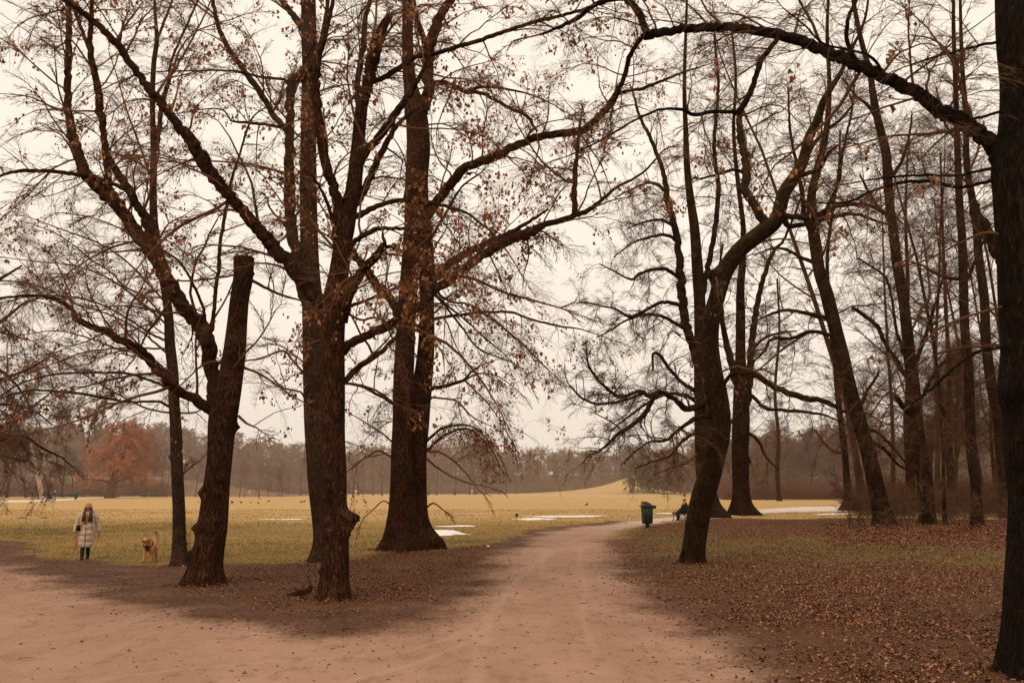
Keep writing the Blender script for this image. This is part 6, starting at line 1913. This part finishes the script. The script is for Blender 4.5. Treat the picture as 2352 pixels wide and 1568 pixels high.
E = [('hip', 'loin'), ('loin', 'belly'), ('belly', 'chest'), ('chest', 'neck0'), ('neck0', 'neck1'), ('neck1', 'head'), ('head', 'brow'), ('brow', 'muz'), ('muz', 'nose'), ('head', 'e1'), ('e1', 'e2'), ('e2', 'e3'), ('head', 'f1'), ('f1', 'f2'), ('f2', 'f3'),
     ('chest', 'sl'), ('sl', 'el'), ('el', 'wl'), ('wl', 'pl'), ('pl', 'tl'), ('chest', 'sr'), ('sr', 'er'), ('er', 'wr'), ('wr', 'pr'), ('pr', 'tr'),
     ('hip', 'tl1'), ('tl1', 'kl'), ('kl', 'hl'), ('hl', 'ml'), ('ml', 'nl'), ('hip', 'tr1'), ('tr1', 'kr'), ('kr', 'hr'), ('hr', 'mr'), ('mr', 'nr'), ('hip', 't0'), ('t0', 't1'), ('t1', 't2'), ('t2', 't3'), ('t3', 't4'), ('t4', 't5')]
db = skin('body', J, E, FUR, D, 'belly', 2)
# strands of fur along the body, long ones on tail, chest and thighs
me = db.data
n = len(me.vertices)
co = np.zeros(n * 3); me.vertices.foreach_get('co', co); co = co.reshape(-1, 3)
nr_ = np.array([v.normal[:] for v in me.vertices])
rd = np.random.default_rng(9)
mb = MB()
NS = 26000
sel = rd.integers(0, n, NS)
P = co[sel] + rd.normal(0, .008, (NS, 3)); N_ = nr_[sel]
tail = (P[:, 1] > .40) & (P[:, 2] > .52)
feath = ((P[:, 1] > .30) & (P[:, 2] > .25) & (P[:, 2] < .5)) | ((P[:, 1] < -.15) & (P[:, 1] > -.36) & (P[:, 2] < .5) & (P[:, 2] > .3))
face = P[:, 1] < -.47
L = np.where(tail, .12, np.where(feath, .05, .022)) * rd.uniform(.5, 1.2, NS)
L = np.where(face, .004, L)
lay = np.array([0, .55, -.75])[None] * np.ones((NS, 1))
lay = np.where(tail[:, None], np.array([0, .9, -.45])[None], lay)
dr = N_ * .38 + lay * .85 + rd.normal(0, .13, (NS, 3))
dr /= np.linalg.norm(dr, axis=1)[:, None]
sd_ = np.cross(dr, rd.normal(0, 1, (NS, 3))); sd_ /= np.linalg.norm(sd_, axis=1)[:, None]
w_ = np.where(tail, .0035, .0028)[:, None]
V = np.stack([P - sd_ * w_, P + sd_ * w_, P + dr * L[:, None] - np.array([0, 0, .15]) * (L[:, None] ** 1.2)], 1)
A = np.zeros((NS, 3, 3)); A[:, :, 0] = np.clip(np.where(tail, .9, np.where(feath, .62, .38)) + rd.normal(0, .14, NS), 0, 1)[:, None]
mb.add(V.reshape(-1, 3), None, np.arange(3 * NS).reshape(-1, 3), A.reshape(-1, 3))
mb.build('fur', FURL, D, smooth=False)
mb = MB()
for s in (-1, 1):
    c = np.array([s * .038, -.528, .702]); th = np.linspace(0, 6.283, 10, endpoint=False)
    for q in range(3):
        pass
    V = np.vstack([c + np.stack([.009 * np.cos(th), 0 * th, .008 * np.sin(th)], 1), c + np.array([0, -.006, 0])])
    mb.add(V, None, [[10, (k + 1) % 10, k] for k in range(10)])
mb.build('eyes', BOOT, D)
mb = MB(); loft(mb, [(0, -.632, .615, .012, .008), (0, -.637, .625, .026, .014), (0, -.635, .642, .028, .016), (0, -.625, .655, .016, .010)], 12)
mb.build('nose', BOOT, D)
mb = MB()
P = spline(np.array([(0, -.335, .40), (.085, -.32, .44), (.13, -.25, .52), (.10, -.16, .60), (0, -.13, .625), (-.10, -.16, .60), (-.13, -.25, .52), (-.085, -.32, .44), (0, -.335, .40)]), .03)
V, Q, T, A = tube(P, np.full(len(P), .016), 6); mb.add(V, Q, T)
th = np.linspace(-1.25, 1.25, 11)
V = []
for z_, yy_, w_ in ((.50, -.395, .07), (.45, -.375, .082), (.39, -.35, .066), (.335, -.325, .025)):
    V += [[math.sin(a) * w_, yy_ - .005 + (1 - math.cos(a)) * .07, z_] for a in th]
Q = [[q * 11 + i, q * 11 + i + 1, (q + 1) * 11 + i + 1, (q + 1) * 11 + i] for q in range(3) for i in range(10)]
mb.add(V, Q)
mb.build('harness', m_flat('harness_brown', (0.06, 0.025, 0.018), .9, .3, 20), D)


# simple people far away ------------------------------------------------
def far_person(label, px, py, coat, legs, pose='walk', rz=0.0, h=1.72, hat=None, group='people in the distance', loc=None):
    g = gnd(px, py) if loc is None else np.array(loc, float)
    z = gz(g[0], g[1]) if loc is None else g[2]
    o = thing('person', label, 'person', (g[0], g[1], z), rz, group)
    k = h / 1.72
    if pose == 'walk':
        J = dict(pelvis=(0, 0, .95, .13), chest=(0, -.02, 1.28, (.17, .12)), neck=(0, -.03, 1.47, .055), head=(0, -.04, 1.58, (.085, .095)), top=(0, -.03, 1.66, .07), sl=(-.19, 0, 1.38, .06), el=(-.26, .06, 1.12, .045), wl=(-.27, -.02, .88, .035), gl=(-.27, -.05, .80, .035),
                 sr=(.19, 0, 1.38, .06), er=(.26, -.02, 1.12, .045), wr=(.26, -.18, .92, .035), gr=(.25, -.25, .88, .035), hl=(-.09, 0, .86, .095), kl=(-.09, -.14, .50, .065), al=(-.09, -.22, .10, .045), tl=(-.09, -.36, .04, .045), hr=(.09, 0, .86, .095), kr=(.09, .08, .50, .065), ar=(.09, .26, .12, .045), tr=(.09, .16, .04, .045))
    else:
        J = dict(pelvis=(0, .05, .52, .14), chest=(0, .02, .88, (.17, .13)), neck=(0, -.02, 1.08, .055), head=(0, -.05, 1.20, (.085, .095)), top=(0, -.04, 1.28, .07), sl=(-.19, .02, .98, .065), el=(-.25, -.05, .74, .05), wl=(-.14, -.28, .66, .038), gl=(-.08, -.33, .64, .035),
                 sr=(.19, .02, .98, .065), er=(.25, -.05, .74, .05), wr=(.14, -.28, .66, .038), gr=(.08, -.33, .64, .035), hl=(-.10, -.05, .52, .10), kl=(-.12, -.42, .50, .07), al=(-.12, -.46, .10, .05), tl=(-.12, -.58, .04, .045), hr=(.10, -.05, .52, .10), kr=(.12, -.42, .50, .07), ar=(.12, -.40, .10, .05), tr=(.12, -.52, .04, .045))
    E = [('pelvis', 'chest'), ('chest', 'neck'), ('neck', 'head'), ('head', 'top'), ('chest', 'sl'), ('sl', 'el'), ('el', 'wl'), ('wl', 'gl'), ('chest', 'sr'), ('sr', 'er'), ('er', 'wr'), ('wr', 'gr'), ('pelvis', 'hl'), ('hl', 'kl'), ('kl', 'al'), ('al', 'tl'), ('pelvis', 'hr'), ('hr', 'kr'), ('kr', 'ar'), ('ar', 'tr')]
    skin('body', J, E, SKIN, o, 'pelvis', 1)
    mc = m_flat('coat_cloth', coat, .85, .15, 5); ml = m_flat('leg_cloth', legs, .85, .15, 5)
    up = 0 if pose == 'walk' else -.40
    yb = 0 if pose == 'walk' else .03
    mb = MB()
    loft(mb, [(0, yb, .84 + up, .19, .15), (0, yb, 1.0 + up, .20, .16), (0, yb - .01, 1.25 + up, .21, .155), (0, yb - .02, 1.40 + up, .18, .13), (0, yb - .03, 1.49 + up, .08, .08)], 16)
    for s in ('l', 'r'):
        a = np.array([J['s' + s][:3], J['e' + s][:3], J['w' + s][:3]])
        V, Q, T, A = tube(spline(np.column_stack([a, [.085, .075, .06]]), .06)[:, :3], np.linspace(.085, .06, len(spline(np.column_stack([a, [1, 1, 1]]), .06))), 8); mb.add(V, Q, T)
    mb.build('coat', mc, o)
    mb = MB()
    for s in ('l', 'r'):
        a = spline(np.column_stack([[J['h' + s][:3], J['k' + s][:3], J['a' + s][:3]], [.115, .088, .068]]), .06)
        V, Q, T, A = tube(a[:, :3], a[:, 3], 8); mb.add(V, Q, T)
    mb.build('trousers', ml, o)
    mb = MB()
    for s in ('l', 'r'):
        t_ = np.array(J['t' + s][:3]); a_ = np.array(J['a' + s][:3])
        V, Q, T, A = tube(np.array([a_ + [0, .03, -.04], (a_ + t_) / 2, t_]), [.055, .06, .045], 8); mb.add(V, Q, T)
    mb.build('shoes', BOOT, o)
    hd = np.array(J['head'][:3])
    mb = MB()
    rr = [(hd[0], hd[1] + .015 + .01 * q, hd[2] - .02 + .13 * math.sin(q / 6 * 1.5), .10 * math.cos(q / 6 * 1.5) ** .7 + .004, .11 * math.cos(q / 6 * 1.5) ** .7 + .004) for q in range(7)]
    loft(mb, rr, 14)
    mb.build('hat' if hat else 'hair', m_flat('hat_wool', hat, .95, .2, 30) if hat else HAIR, o)
    o.scale = (k, k, k)
    return o


DKB = (.026, .024, .026); BLK = (.02, .017, .015); WHT = (.75, .72, .68); JN = (.10, .13, .17)
far_person('walker in a black jacket and white trousers on the far left path', 100, 1150, BLK, (.62, .58, .55), rz=-1.2, group='walkers on the far left path')
far_person('walker in dark clothes bending over a pushchair on the far left path', 109.5, 1151, BLK, BLK, rz=1.5, group='walkers on the far left path')
far_person('walker with a pale cap, dark jacket and blue jeans on the far left path', 125, 1150.5, (.05, .06, .06), (.16, .22, .28), rz=0.3, hat=(.8, .76, .7), group='walkers on the far left path')
far_person('small dark figure under the trees above the walkers at far left', 142, 1140, BLK, BLK, rz=.5)
far_person('dark figure beneath the left side of the orange willow', 230, 1138.5, BLK, DKB, rz=1)
far_person('second dark figure under the willow, right of its trunk', 275, 1138.5, DKB, BLK, rz=-1)
far_person('sitting figure with a reddish top at the picnic spot left of the slim lime', 372, 1140, (.30, .07, .06), DKB, 'sit', 0.6)
far_person('sitting figure in dark clothes at the picnic spot left of the slim lime', 364, 1140, DKB, BLK, 'sit', -0.6)
far_person('white clothed figure seen far off between the sawn off lime and the main trunks', 574, 1137.5, WHT, WHT, rz=.4)
far_person('white clothed figure in the gap between the main trunks and the double lime', 817, 1136, WHT, (.4, .38, .36), rz=.4)
far_person('person in white standing at the wood right of the double lime', 1084, 1135.5, WHT, (.5, .48, .45), rz=-.4)
far_person('left one of the dark clothed couple strolling below the grassy mound', 1452.8, 1132, DKB, BLK, rz=.9, group='couple below the mound')
far_person('right one of the dark clothed couple strolling below the grassy mound', 1457.2, 1132, (.045, .045, .05), (.09, .10, .13), rz=.7, group='couple below the mound')
far_person('figure in a red top resting at the meadow edge behind the leaning mossy tree', 1651, 1133, (.42, .12, .10), DKB, 'sit', .3)
far_person('figure in a pale top resting at the meadow edge behind the leaning mossy tree', 1656.5, 1133, (.45, .42, .45), BLK, 'sit', -.3)
far_person('walker in white and black half hidden behind the candelabra tree', 2112, 1158, (.60, .58, .56), BLK, rz=.8)

# pushchair
g = gnd(114, 1151.5)
pc = thing('pushchair', 'dark pushchair on the far left path pushed by the bending walker', 'pushchair', (g[0], g[1], 0), 1.3)
mb = MB(); loft(mb, [(0, 0, .42, .20, .32), (0, 0, .52, .24, .38), (0, .05, .72, .25, .36), (0, .16, .95, .22, .22), (0, .2, 1.05, .12, .12)], 14); mb.build('carrycot', DARKC, pc)
mb = MB()
for s in (-.22, .22):
    for a in ([(s, -.35, .12), (s, .2, .55), (s, .62, 1.02)], [(s, .35, .12), (s, -.15, .5)]):
        V, Q, T, A = tube(np.array(a), np.full(len(a), .015), 6); mb.add(V, Q, T)
V, Q, T, A = tube(np.array([(-.22, .62, 1.02), (.22, .62, 1.02)]), [.018] * 2, 6); mb.add(V, Q, T)
mb.build('frame', m_flat('grey_metal', (.3, .3, .3), .4, .1, 5), pc)
for s in (-.25, .25):
    for y_ in (-.35, .35):
        th = np.linspace(0, 2 * math.pi, 15); P = np.stack([np.full(15, s), y_ + .11 * np.cos(th), .13 + .11 * np.sin(th)], 1)
        mb = MB(); V, Q, T, A = tube(P, np.full(15, .02), 6); mb.add(V, Q, T)
        for a in range(3):
            c_, s_ = math.cos(a * 1.047), math.sin(a * 1.047)
            V, Q, T, A = tube(np.array([(s, y_ - .1 * c_, .13 - .1 * s_), (s, y_ + .1 * c_, .13 + .1 * s_)]), [.008] * 2, 4); mb.add(V, Q, T)
        mb.build('wheel', WHT_M if 'WHT_M' in globals() else m_flat('pale_wheel', (.5, .48, .46), .6, .1, 5), pc)

# crows
CROW = m_flat('black_feathers', (.022, .02, .02), .6, .3, 15)
def crow(px, py, label, h=.42, rz=0.0, peck=False, grp='crows on the meadow'):
    g = gnd(px, py)
    o = thing('crow', label, 'bird', (g[0], g[1], gz(g[0], g[1])), rz, grp)
    k = h / .42
    hz, hy = (.16, -.24) if peck else (.37, -.14)
    J = dict(b=(0, 0, .21, (.055, .065)), c=(0, -.09, .25, (.055, .06)), n=(0, hy * .8, (hz + .25) / 2, .035), hd=(0, hy, hz, .036), r=(0, .12, .18, (.04, .035)), t=(0, .25, .14, (.035, .012)), t2=(0, .34, .12, (.03, .008)))
    skin('body', J, [('b', 'c'), ('c', 'n'), ('n', 'hd'), ('b', 'r'), ('r', 't'), ('t', 't2')], CROW, o, 'b', 1)
    mb = MB(); V, Q, T, A = tube(np.array([(0, hy - .02, hz), (0, hy - .06, hz - .01 - .02 * peck), (0, hy - .10, hz - .03 - .04 * peck)]), [.018, .012, .003], 6); mb.add(V, Q, T); mb.build('beak', BOOT, o)
    for s in (-.03, .03):
        mb = MB(); V, Q, T, A = tube(np.array([(s, .01, .17), (s, .02, .08), (s, 0, .008), (s, -.05, .005)]), [.016, .008, .007, .004], 5); mb.add(V, Q, T); mb.build('leg', BOOT, o)
    for s in (-1, 1):
        mb = MB(); loft(mb, [(s * .055, .16, .145, .006, .10), (s * .062, .06, .18, .012, .16), (s * .062, .0, .225, .014, .12), (s * .05, -.02, .27, .01, .05)], 12); mb.build('wing', CROW, o)
    o.scale = (k, k, k)
crow(1348, 1162.5, 'upright dark crow standing alone on the meadow left of the near bin', .5, 2.2)
for i, (x, y, l) in enumerate([(456, 1156, 'crow just left of the sawn off lime trunk'), (533, 1155.5, 'upper crow of the close pair right of the sawn off lime trunk'), (532.6, 1157.5, 'lower crow of the close pair right of the sawn off lime trunk'),
                               (553, 1156.5, 'small crow right of the close pair on the meadow'), (575, 1156.5, 'crow in the middle of the scattered flock between the trunks'), (593, 1158, 'long looking crow nearest the camera in the scattered flock'),
                               (596, 1147.5, 'farthest crow of the scattered flock between the trunks'), (617, 1153.5, 'crow right of the middle of the scattered flock'), (692, 1155, 'left crow of two beside the main trunks'), (699, 1154.5, 'right crow of two beside the main trunks')]):
    crow(x, y, l, .46, RL.uniform(0, 6.28), i % 2 == 0)
for i, (x, y, l) in enumerate([(1852, 1138, 'left crow of three at the far end of the meadow by the side path'), (1860, 1137.5, 'middle crow of three at the far end of the meadow by the side path'), (1868, 1138, 'right crow of three at the far end of the meadow by the side path')]):
    crow(x, y, l, .6, RL.uniform(0, 6.28), True)
g = gnd(1187, 1186)
mb = MB(); loft(mb, [(0, 0, .12 - .12 * math.cos(a), .005 + .12 * math.sin(a), .005 + .12 * math.sin(a)) for a in np.linspace(0, math.pi, 9)], 16)
o = mb.build('ball', BOOT); o.location = (g[0], g[1], 0)
tag(o, 'small round black ball lying on the grass above the snow strips', 'ball')
# molehills
for (x, y, l) in [(49, 1190, 'left one of two low dark molehills left of the woman in beige'), (102, 1190, 'right one of two low dark molehills left of the woman in beige')]:
    g = gnd(x, y); mb = MB()
    loft(mb, [(0, 0, -.02, .42, .34), (0, 0, .03, .33, .26), (0.02, 0, .07, .2, .15), (.03, 0, .09, .06, .05)], 18, fn=lambda V, th: V * (1 + .12 * np.random.default_rng(3).normal(0, 1, V.shape[:2])[..., None]))
    o = mb.build('molehill', m_flat('mole_earth', (.11, .06, .035), .95, .3, 9)); o.location = (g[0], g[1], 0)
    tag(o, l, 'molehill', 'molehills')
# ------------------------------------------------------------------ bins and benches
def m_paint(name, col, rough=.5):
    t = NT(name)
    p = t.obj(); n = t.noise(p, 7, 5, .6); n2 = t.noise(p, 30, 4, .6, stretch=(1, 1, .2))
    c = t.mix(t.ss(n, .3, .7), tuple(x * .75 for x in col), tuple(x * 1.2 for x in col))
    c = t.mix(t.math('MULTIPLY', t.ss(n2, .6, .75), .4), c, tuple(min(1, x * 1.8 + .02) for x in col))
    t.bsdf(c, rough, t.bump(n2, .15, .01), .4)
    return t.m
GRN = m_paint('bin_green', (0.013, 0.022, 0.014)); GRN2 = m_paint('bin_green_bright', (0.010, 0.042, 0.028)); BEN = m_paint('bench_green', (0.014, 0.017, 0.011)); TEAL = m_paint('bench_teal', (0.13, 0.19, 0.145), .6); FARG = m_paint('far_bench_green', (0.085, 0.12, 0.09), .7)


def bin_(label, px, py, rz, mat, s=1.0, grp='green litter bins'):
    g = gnd(px, py)
    o = thing('litter_bin', label, 'litter bin', (g[0], g[1], gz(g[0], g[1])), rz, grp)
    mb = MB(); V, Q, T, A = tube(np.array([(0, .0, -.1), (0, 0, .1), (0, 0, .3)]), [.10, .10, .10], 14); mb.add(V, Q, T); mb.build('post', mat, o)
    def sq(rx, ry, z, y=0): return (0, y, z, rx, ry)
    mb = MB(); loft(mb, [sq(.25, .22, .20), sq(.26, .23, .23), sq(.275, .245, .60), sq(.30, .27, 1.02), sq(.30, .27, 1.04)], 32); body = mb.build('body', mat, o)
    for x_ in (-.17, -.06, .06, .17):      # ribs pressed into the front and back
        for sy in (-1, 1):
            mb = MB(); box(mb, (x_, sy * .245, .60), (.035, .03, .70), rotx(sy * -.055) ); mb.build('rib', mat, body)
    mb = MB(); loft(mb, [sq(.33, .29, 1.03), sq(.375, .33, 1.04), sq(.385, .335, 1.075), sq(.36, .31, 1.09)], 32); rim = mb.build('rim', mat, o)
    mb = MB(); box(mb, (.385, 0, .99), (.05, .36, .14), roty(.25)); box(mb, (.41, 0, 1.05), (.09, .30, .04)); mb.build('handle', mat, rim)
    # low domed lid standing open at one side
    mb = MB()
    for q in range(9):
        pass
    prof = [(-.24, .02), (-.235, .19), (-.17, .20), (-.02, .17), (.10, .11), (.19, .03), (.20, .0)]
    V = []
    for yy in (-.22, -.20, .20, .22):
        k = .93 if abs(yy) > .21 else 1
        V += [(x_ * k, yy, 1.085 + z_ * k) for x_, z_ in prof]
    n = len(prof)
    Q = [[a * n + i, a * n + i + 1, (a + 1) * n + i + 1, (a + 1) * n + i] for a in range(3) for i in range(n - 1)]
    T = [[0, i + 1, i] for i in range(1, n - 1)] + [[3 * n, 3 * n + i, 3 * n + i + 1] for i in range(1, n - 1)]
    mb.add(V, Q, T); mb.build('lid', mat, o, smooth=False)
    o.scale = (s, s, s)
    return o


bin_('nearest dark green litter bin, on a post at the verge where the path bends', 1487, 1211, math.radians(8), GRN, 1.12)
bin_('brighter green litter bin behind the thin tree with peeled bark', 1973, 1168.5, math.radians(-15), GRN2, 1.15)
bin_('small distant green bin beyond the leaning mossy tree at the meadow edge', 1576, 1133.5, 0, GRN2, 1.2)
bin_('distant green bin at the far left beside the walkers path', 174, 1147, 0, GRN2, 1.2)
bin_('distant dark bin on the low slope of the mound between two small trees', 1323, 1133, 0, GRN, 1.3)


def bench(label, px, py, rz, mat, L=1.9, grp='park benches', s=1.0, loc=None):
    """length along local x, seat front towards local -y"""
    g = gnd(px, py) if loc is None else np.array(loc)
    o = thing('park_bench', label, 'bench', (g[0], g[1], gz(g[0], g[1])), rz, grp)
    mb = MB()
    for i, y_ in enumerate((-.26, -.17, -.08, .01, .10)):
        box(mb, (0, y_, .445 + .012 * abs(i - 2)), (L, .075, .035), rotx(.05 * (2 - i)))
    mb.build('seat', mat, o, smooth=False)
    mb = MB()
    for i in range(4):
        z_ = .53 + i * .105
        box(mb, (0, .175 + i * .035, z_), (L, .03, .085), rotx(-.30))
    mb.build('backrest', mat, o, smooth=False)
    for x_ in (-L / 2 + .12, 0, L / 2 - .12):
        mb = MB()
        for pts, r in [([(x_, -.30, .42), (x_, -.255, .38), (x_, -.21, .25), (x_, -.24, .10), (x_, -.30, 0)], (.028, .026, .022, .024, .032)), ([(x_, .12, .42), (x_, .10, .30), (x_, .15, .15), (x_, .27, 0)], (.03, .026, .024, .032)),
                       ([(x_, -.30, .42), (x_, -.08, .395), (x_, .12, .42), (x_, .20, .55), (x_, .30, .88)], (.024, .024, .03, .026, .018)), ([(x_, -.235, .24), (x_, -.15, .335), (x_, -.03, .36), (x_, .06, .335), (x_, .105, .25)], (.015, .016, .016, .016, .015))]:
            a = spline(np.column_stack([pts, r]), .03)
            V, Q, T, A = tube(a[:, :3], a[:, 3], 8); mb.add(V, Q, T)
        mb.build('leg', mat, o)
    o.scale = (s, s, s)
    return o


# nearest bench: seen from its end, it runs away behind the leaning trunk
g0 = gnd(1557, 1197)
ang = math.radians(-62)           # seat front faces left towards the path
dirx = np.array([math.cos(ang + math.pi / 2 * 0), math.sin(ang), 0])
BR = math.radians(-62) 
# local x runs along the bench; turn it so that the bench leads away from the camera to the right
ax = norm([0.50, 0.87, 0]); rz_b = math.atan2(ax[1], ax[0])
cpos = g0 + ax * 1.3 + np.array([-.08, 0, 0])
bench('dark green slatted park bench beside the path, half hidden by the leaning mossy tree', 0, 0, rz_b, BEN, 2.1, loc=cpos, s=1.18)
# with local -y turned by rz_b the seat front points right; the photograph has it pointing left
for o in list(COL.objects):
    if o.name.startswith('park_bench') and o.parent is None: o.rotation_euler[2] = rz_b + math.pi
p = cpos + ax * 0.35
far_person('person in an orange hat and black coat sitting on the nearest bench', 0, 0, BLK, BLK, 'sit', rz_b + math.pi, hat=(.32, .11, .05), h=1.95, loc=(p[0], p[1], gz(p[0], p[1]) - .02), group='')['group'] = 'people on benches'
bench('pale teal park bench end sticking out behind a trunk at the wood edge', 2078, 1174, math.radians(188), TEAL, 1.9)
bench('left one of the far green benches right of the grassy mound', 1482, 1133, math.radians(178), FARG, 2.6, 'far benches', 1.15)
bench('middle one of the far green benches right of the grassy mound', 1491.5, 1133, math.radians(180), FARG, 2.6, 'far benches', 1.15)
bench('right one of the far green benches, with a person sitting on it', 1509, 1132.5, math.radians(182), FARG, 2.6, 'far benches', 1.15)
gq = gnd(1512, 1132.6)
far_person('person in pale and blue clothes sitting on the right one of the far green benches', 0, 0, (.30, .32, .42), DKB, 'sit', 0.1, loc=(gq[0], gq[1] - .1, 0), group='people on benches')
bench('teal bench in the shade at the meadow edge left of the slim lime', 347, 1140.5, math.radians(180), FARG, 3.0, 'far benches', 1.2)
bench('left one of two dark blue benches far off beside the main trunks', 757, 1137.5, math.radians(175), m_paint('bench_blue', (.03, .05, .075)), 2.6, 'far benches', 1.5)
bench('right one of two dark blue benches far off beside the main trunks', 774, 1137.5, math.radians(185), m_paint('bench_blue_dark', (.03, .05, .075)), 2.4, 'far benches', 1.4)
bench('dark bench behind the walkers at the far left path', 146, 1146, math.radians(180), BEN, 4.0, 'far benches', 1.1)

# root sprouts
SPR = m_flat('sprout_bark', (0.06, 0.032, 0.018), .9, .3, 4)
def sprouts(label, px, py, n, h, Y=None, lean=0.0):
    g = gnd(px, py) if Y is None else at(px, py, Y)
    mb = MB()
    for k_ in range(n):
        b = g + np.array([R2.normal(0, .08), R2.normal(0, .05), -0.03])
        d = norm([R2.normal(lean, .35), R2.normal(-.2, .3), .9])
        P = [b]
        hh = h * R2.uniform(.5, 1.1)
        for i in range(6): d = norm(d + R2.normal(0, .12, 3)); P.append(P[-1] + d * hh / 6)
        V, Q, T, A = tube(np.array(P), np.linspace(.007, .003, 7), 5); mb.add(V, Q, T)
        for i in range(2, 7):
            put_bough(mb, R2, BOUGH_THIN[R2.integers(6)], P[i], norm(d + R2.normal(0, .6, 3)), R2.uniform(.15, .35) * h, .003, .0022, -.05)
    tag(mb.build('root_sprouts', SPR), label, 'shrub', 'sprouts round the trunks')
sprouts('thin bare sprouts at the foot of the sawn off lime, on its left', 436, 1290, 7, .9, lean=-.3)
sprouts('thin bare sprouts left of the foot of the burled front trunk', 718, 1374, 6, .55, lean=-.2)
sprouts('upright thin stalks in front of the double stemmed lime', 915, 1270, 6, .9, lean=.2)
sprouts('small twiggy bush above the bench, beside the leaning mossy tree', 1586, 1203, 5, 1.2, lean=-.5)

# sawn stub by the front trunk
g = gnd(711, 1369)
mb = MB(); V, Q, T, A = tube(np.array([g + [-.45, .0, .02], g + [-.2, 0, .06], g + [.0, -.03, .13], g + [.03, -.06, .20]]), [.03, .06, .055, .05], 12); mb.add(V, Q, T, A)
tag(mb.build('root', BARK), 'low dark root with a pale cut end left of the burled front trunk', 'root')

# haze over the far meadow
if HAZE:
    t = NT('thin_haze')
    vs = t.n('ShaderNodeVolumeScatter')
    vs.inputs['Color'].default_value = (1.0, 0.89, 0.76, 1)
    vs.inputs['Density'].default_value = HAZE
    vs.inputs['Anisotropy'].default_value = 0.3
    t.l(vs.outputs[0], t.out.inputs['Volume'])
    me = mesh_from('haze', [(-450, 130, -5), (450, 130, -5), (450, 520, -5), (-450, 520, -5), (-450, 130, 40), (450, 130, 40), (450, 520, 40), (-450, 520, 40)],
                   [(0, 3, 2, 1), (4, 5, 6, 7), (0, 1, 5, 4), (1, 2, 6, 5), (2, 3, 7, 6), (3, 0, 4, 7)], smooth=False)
    tag(link('haze', me, t.m), kind='structure')
    scn.cycles.volume_bounces = 1
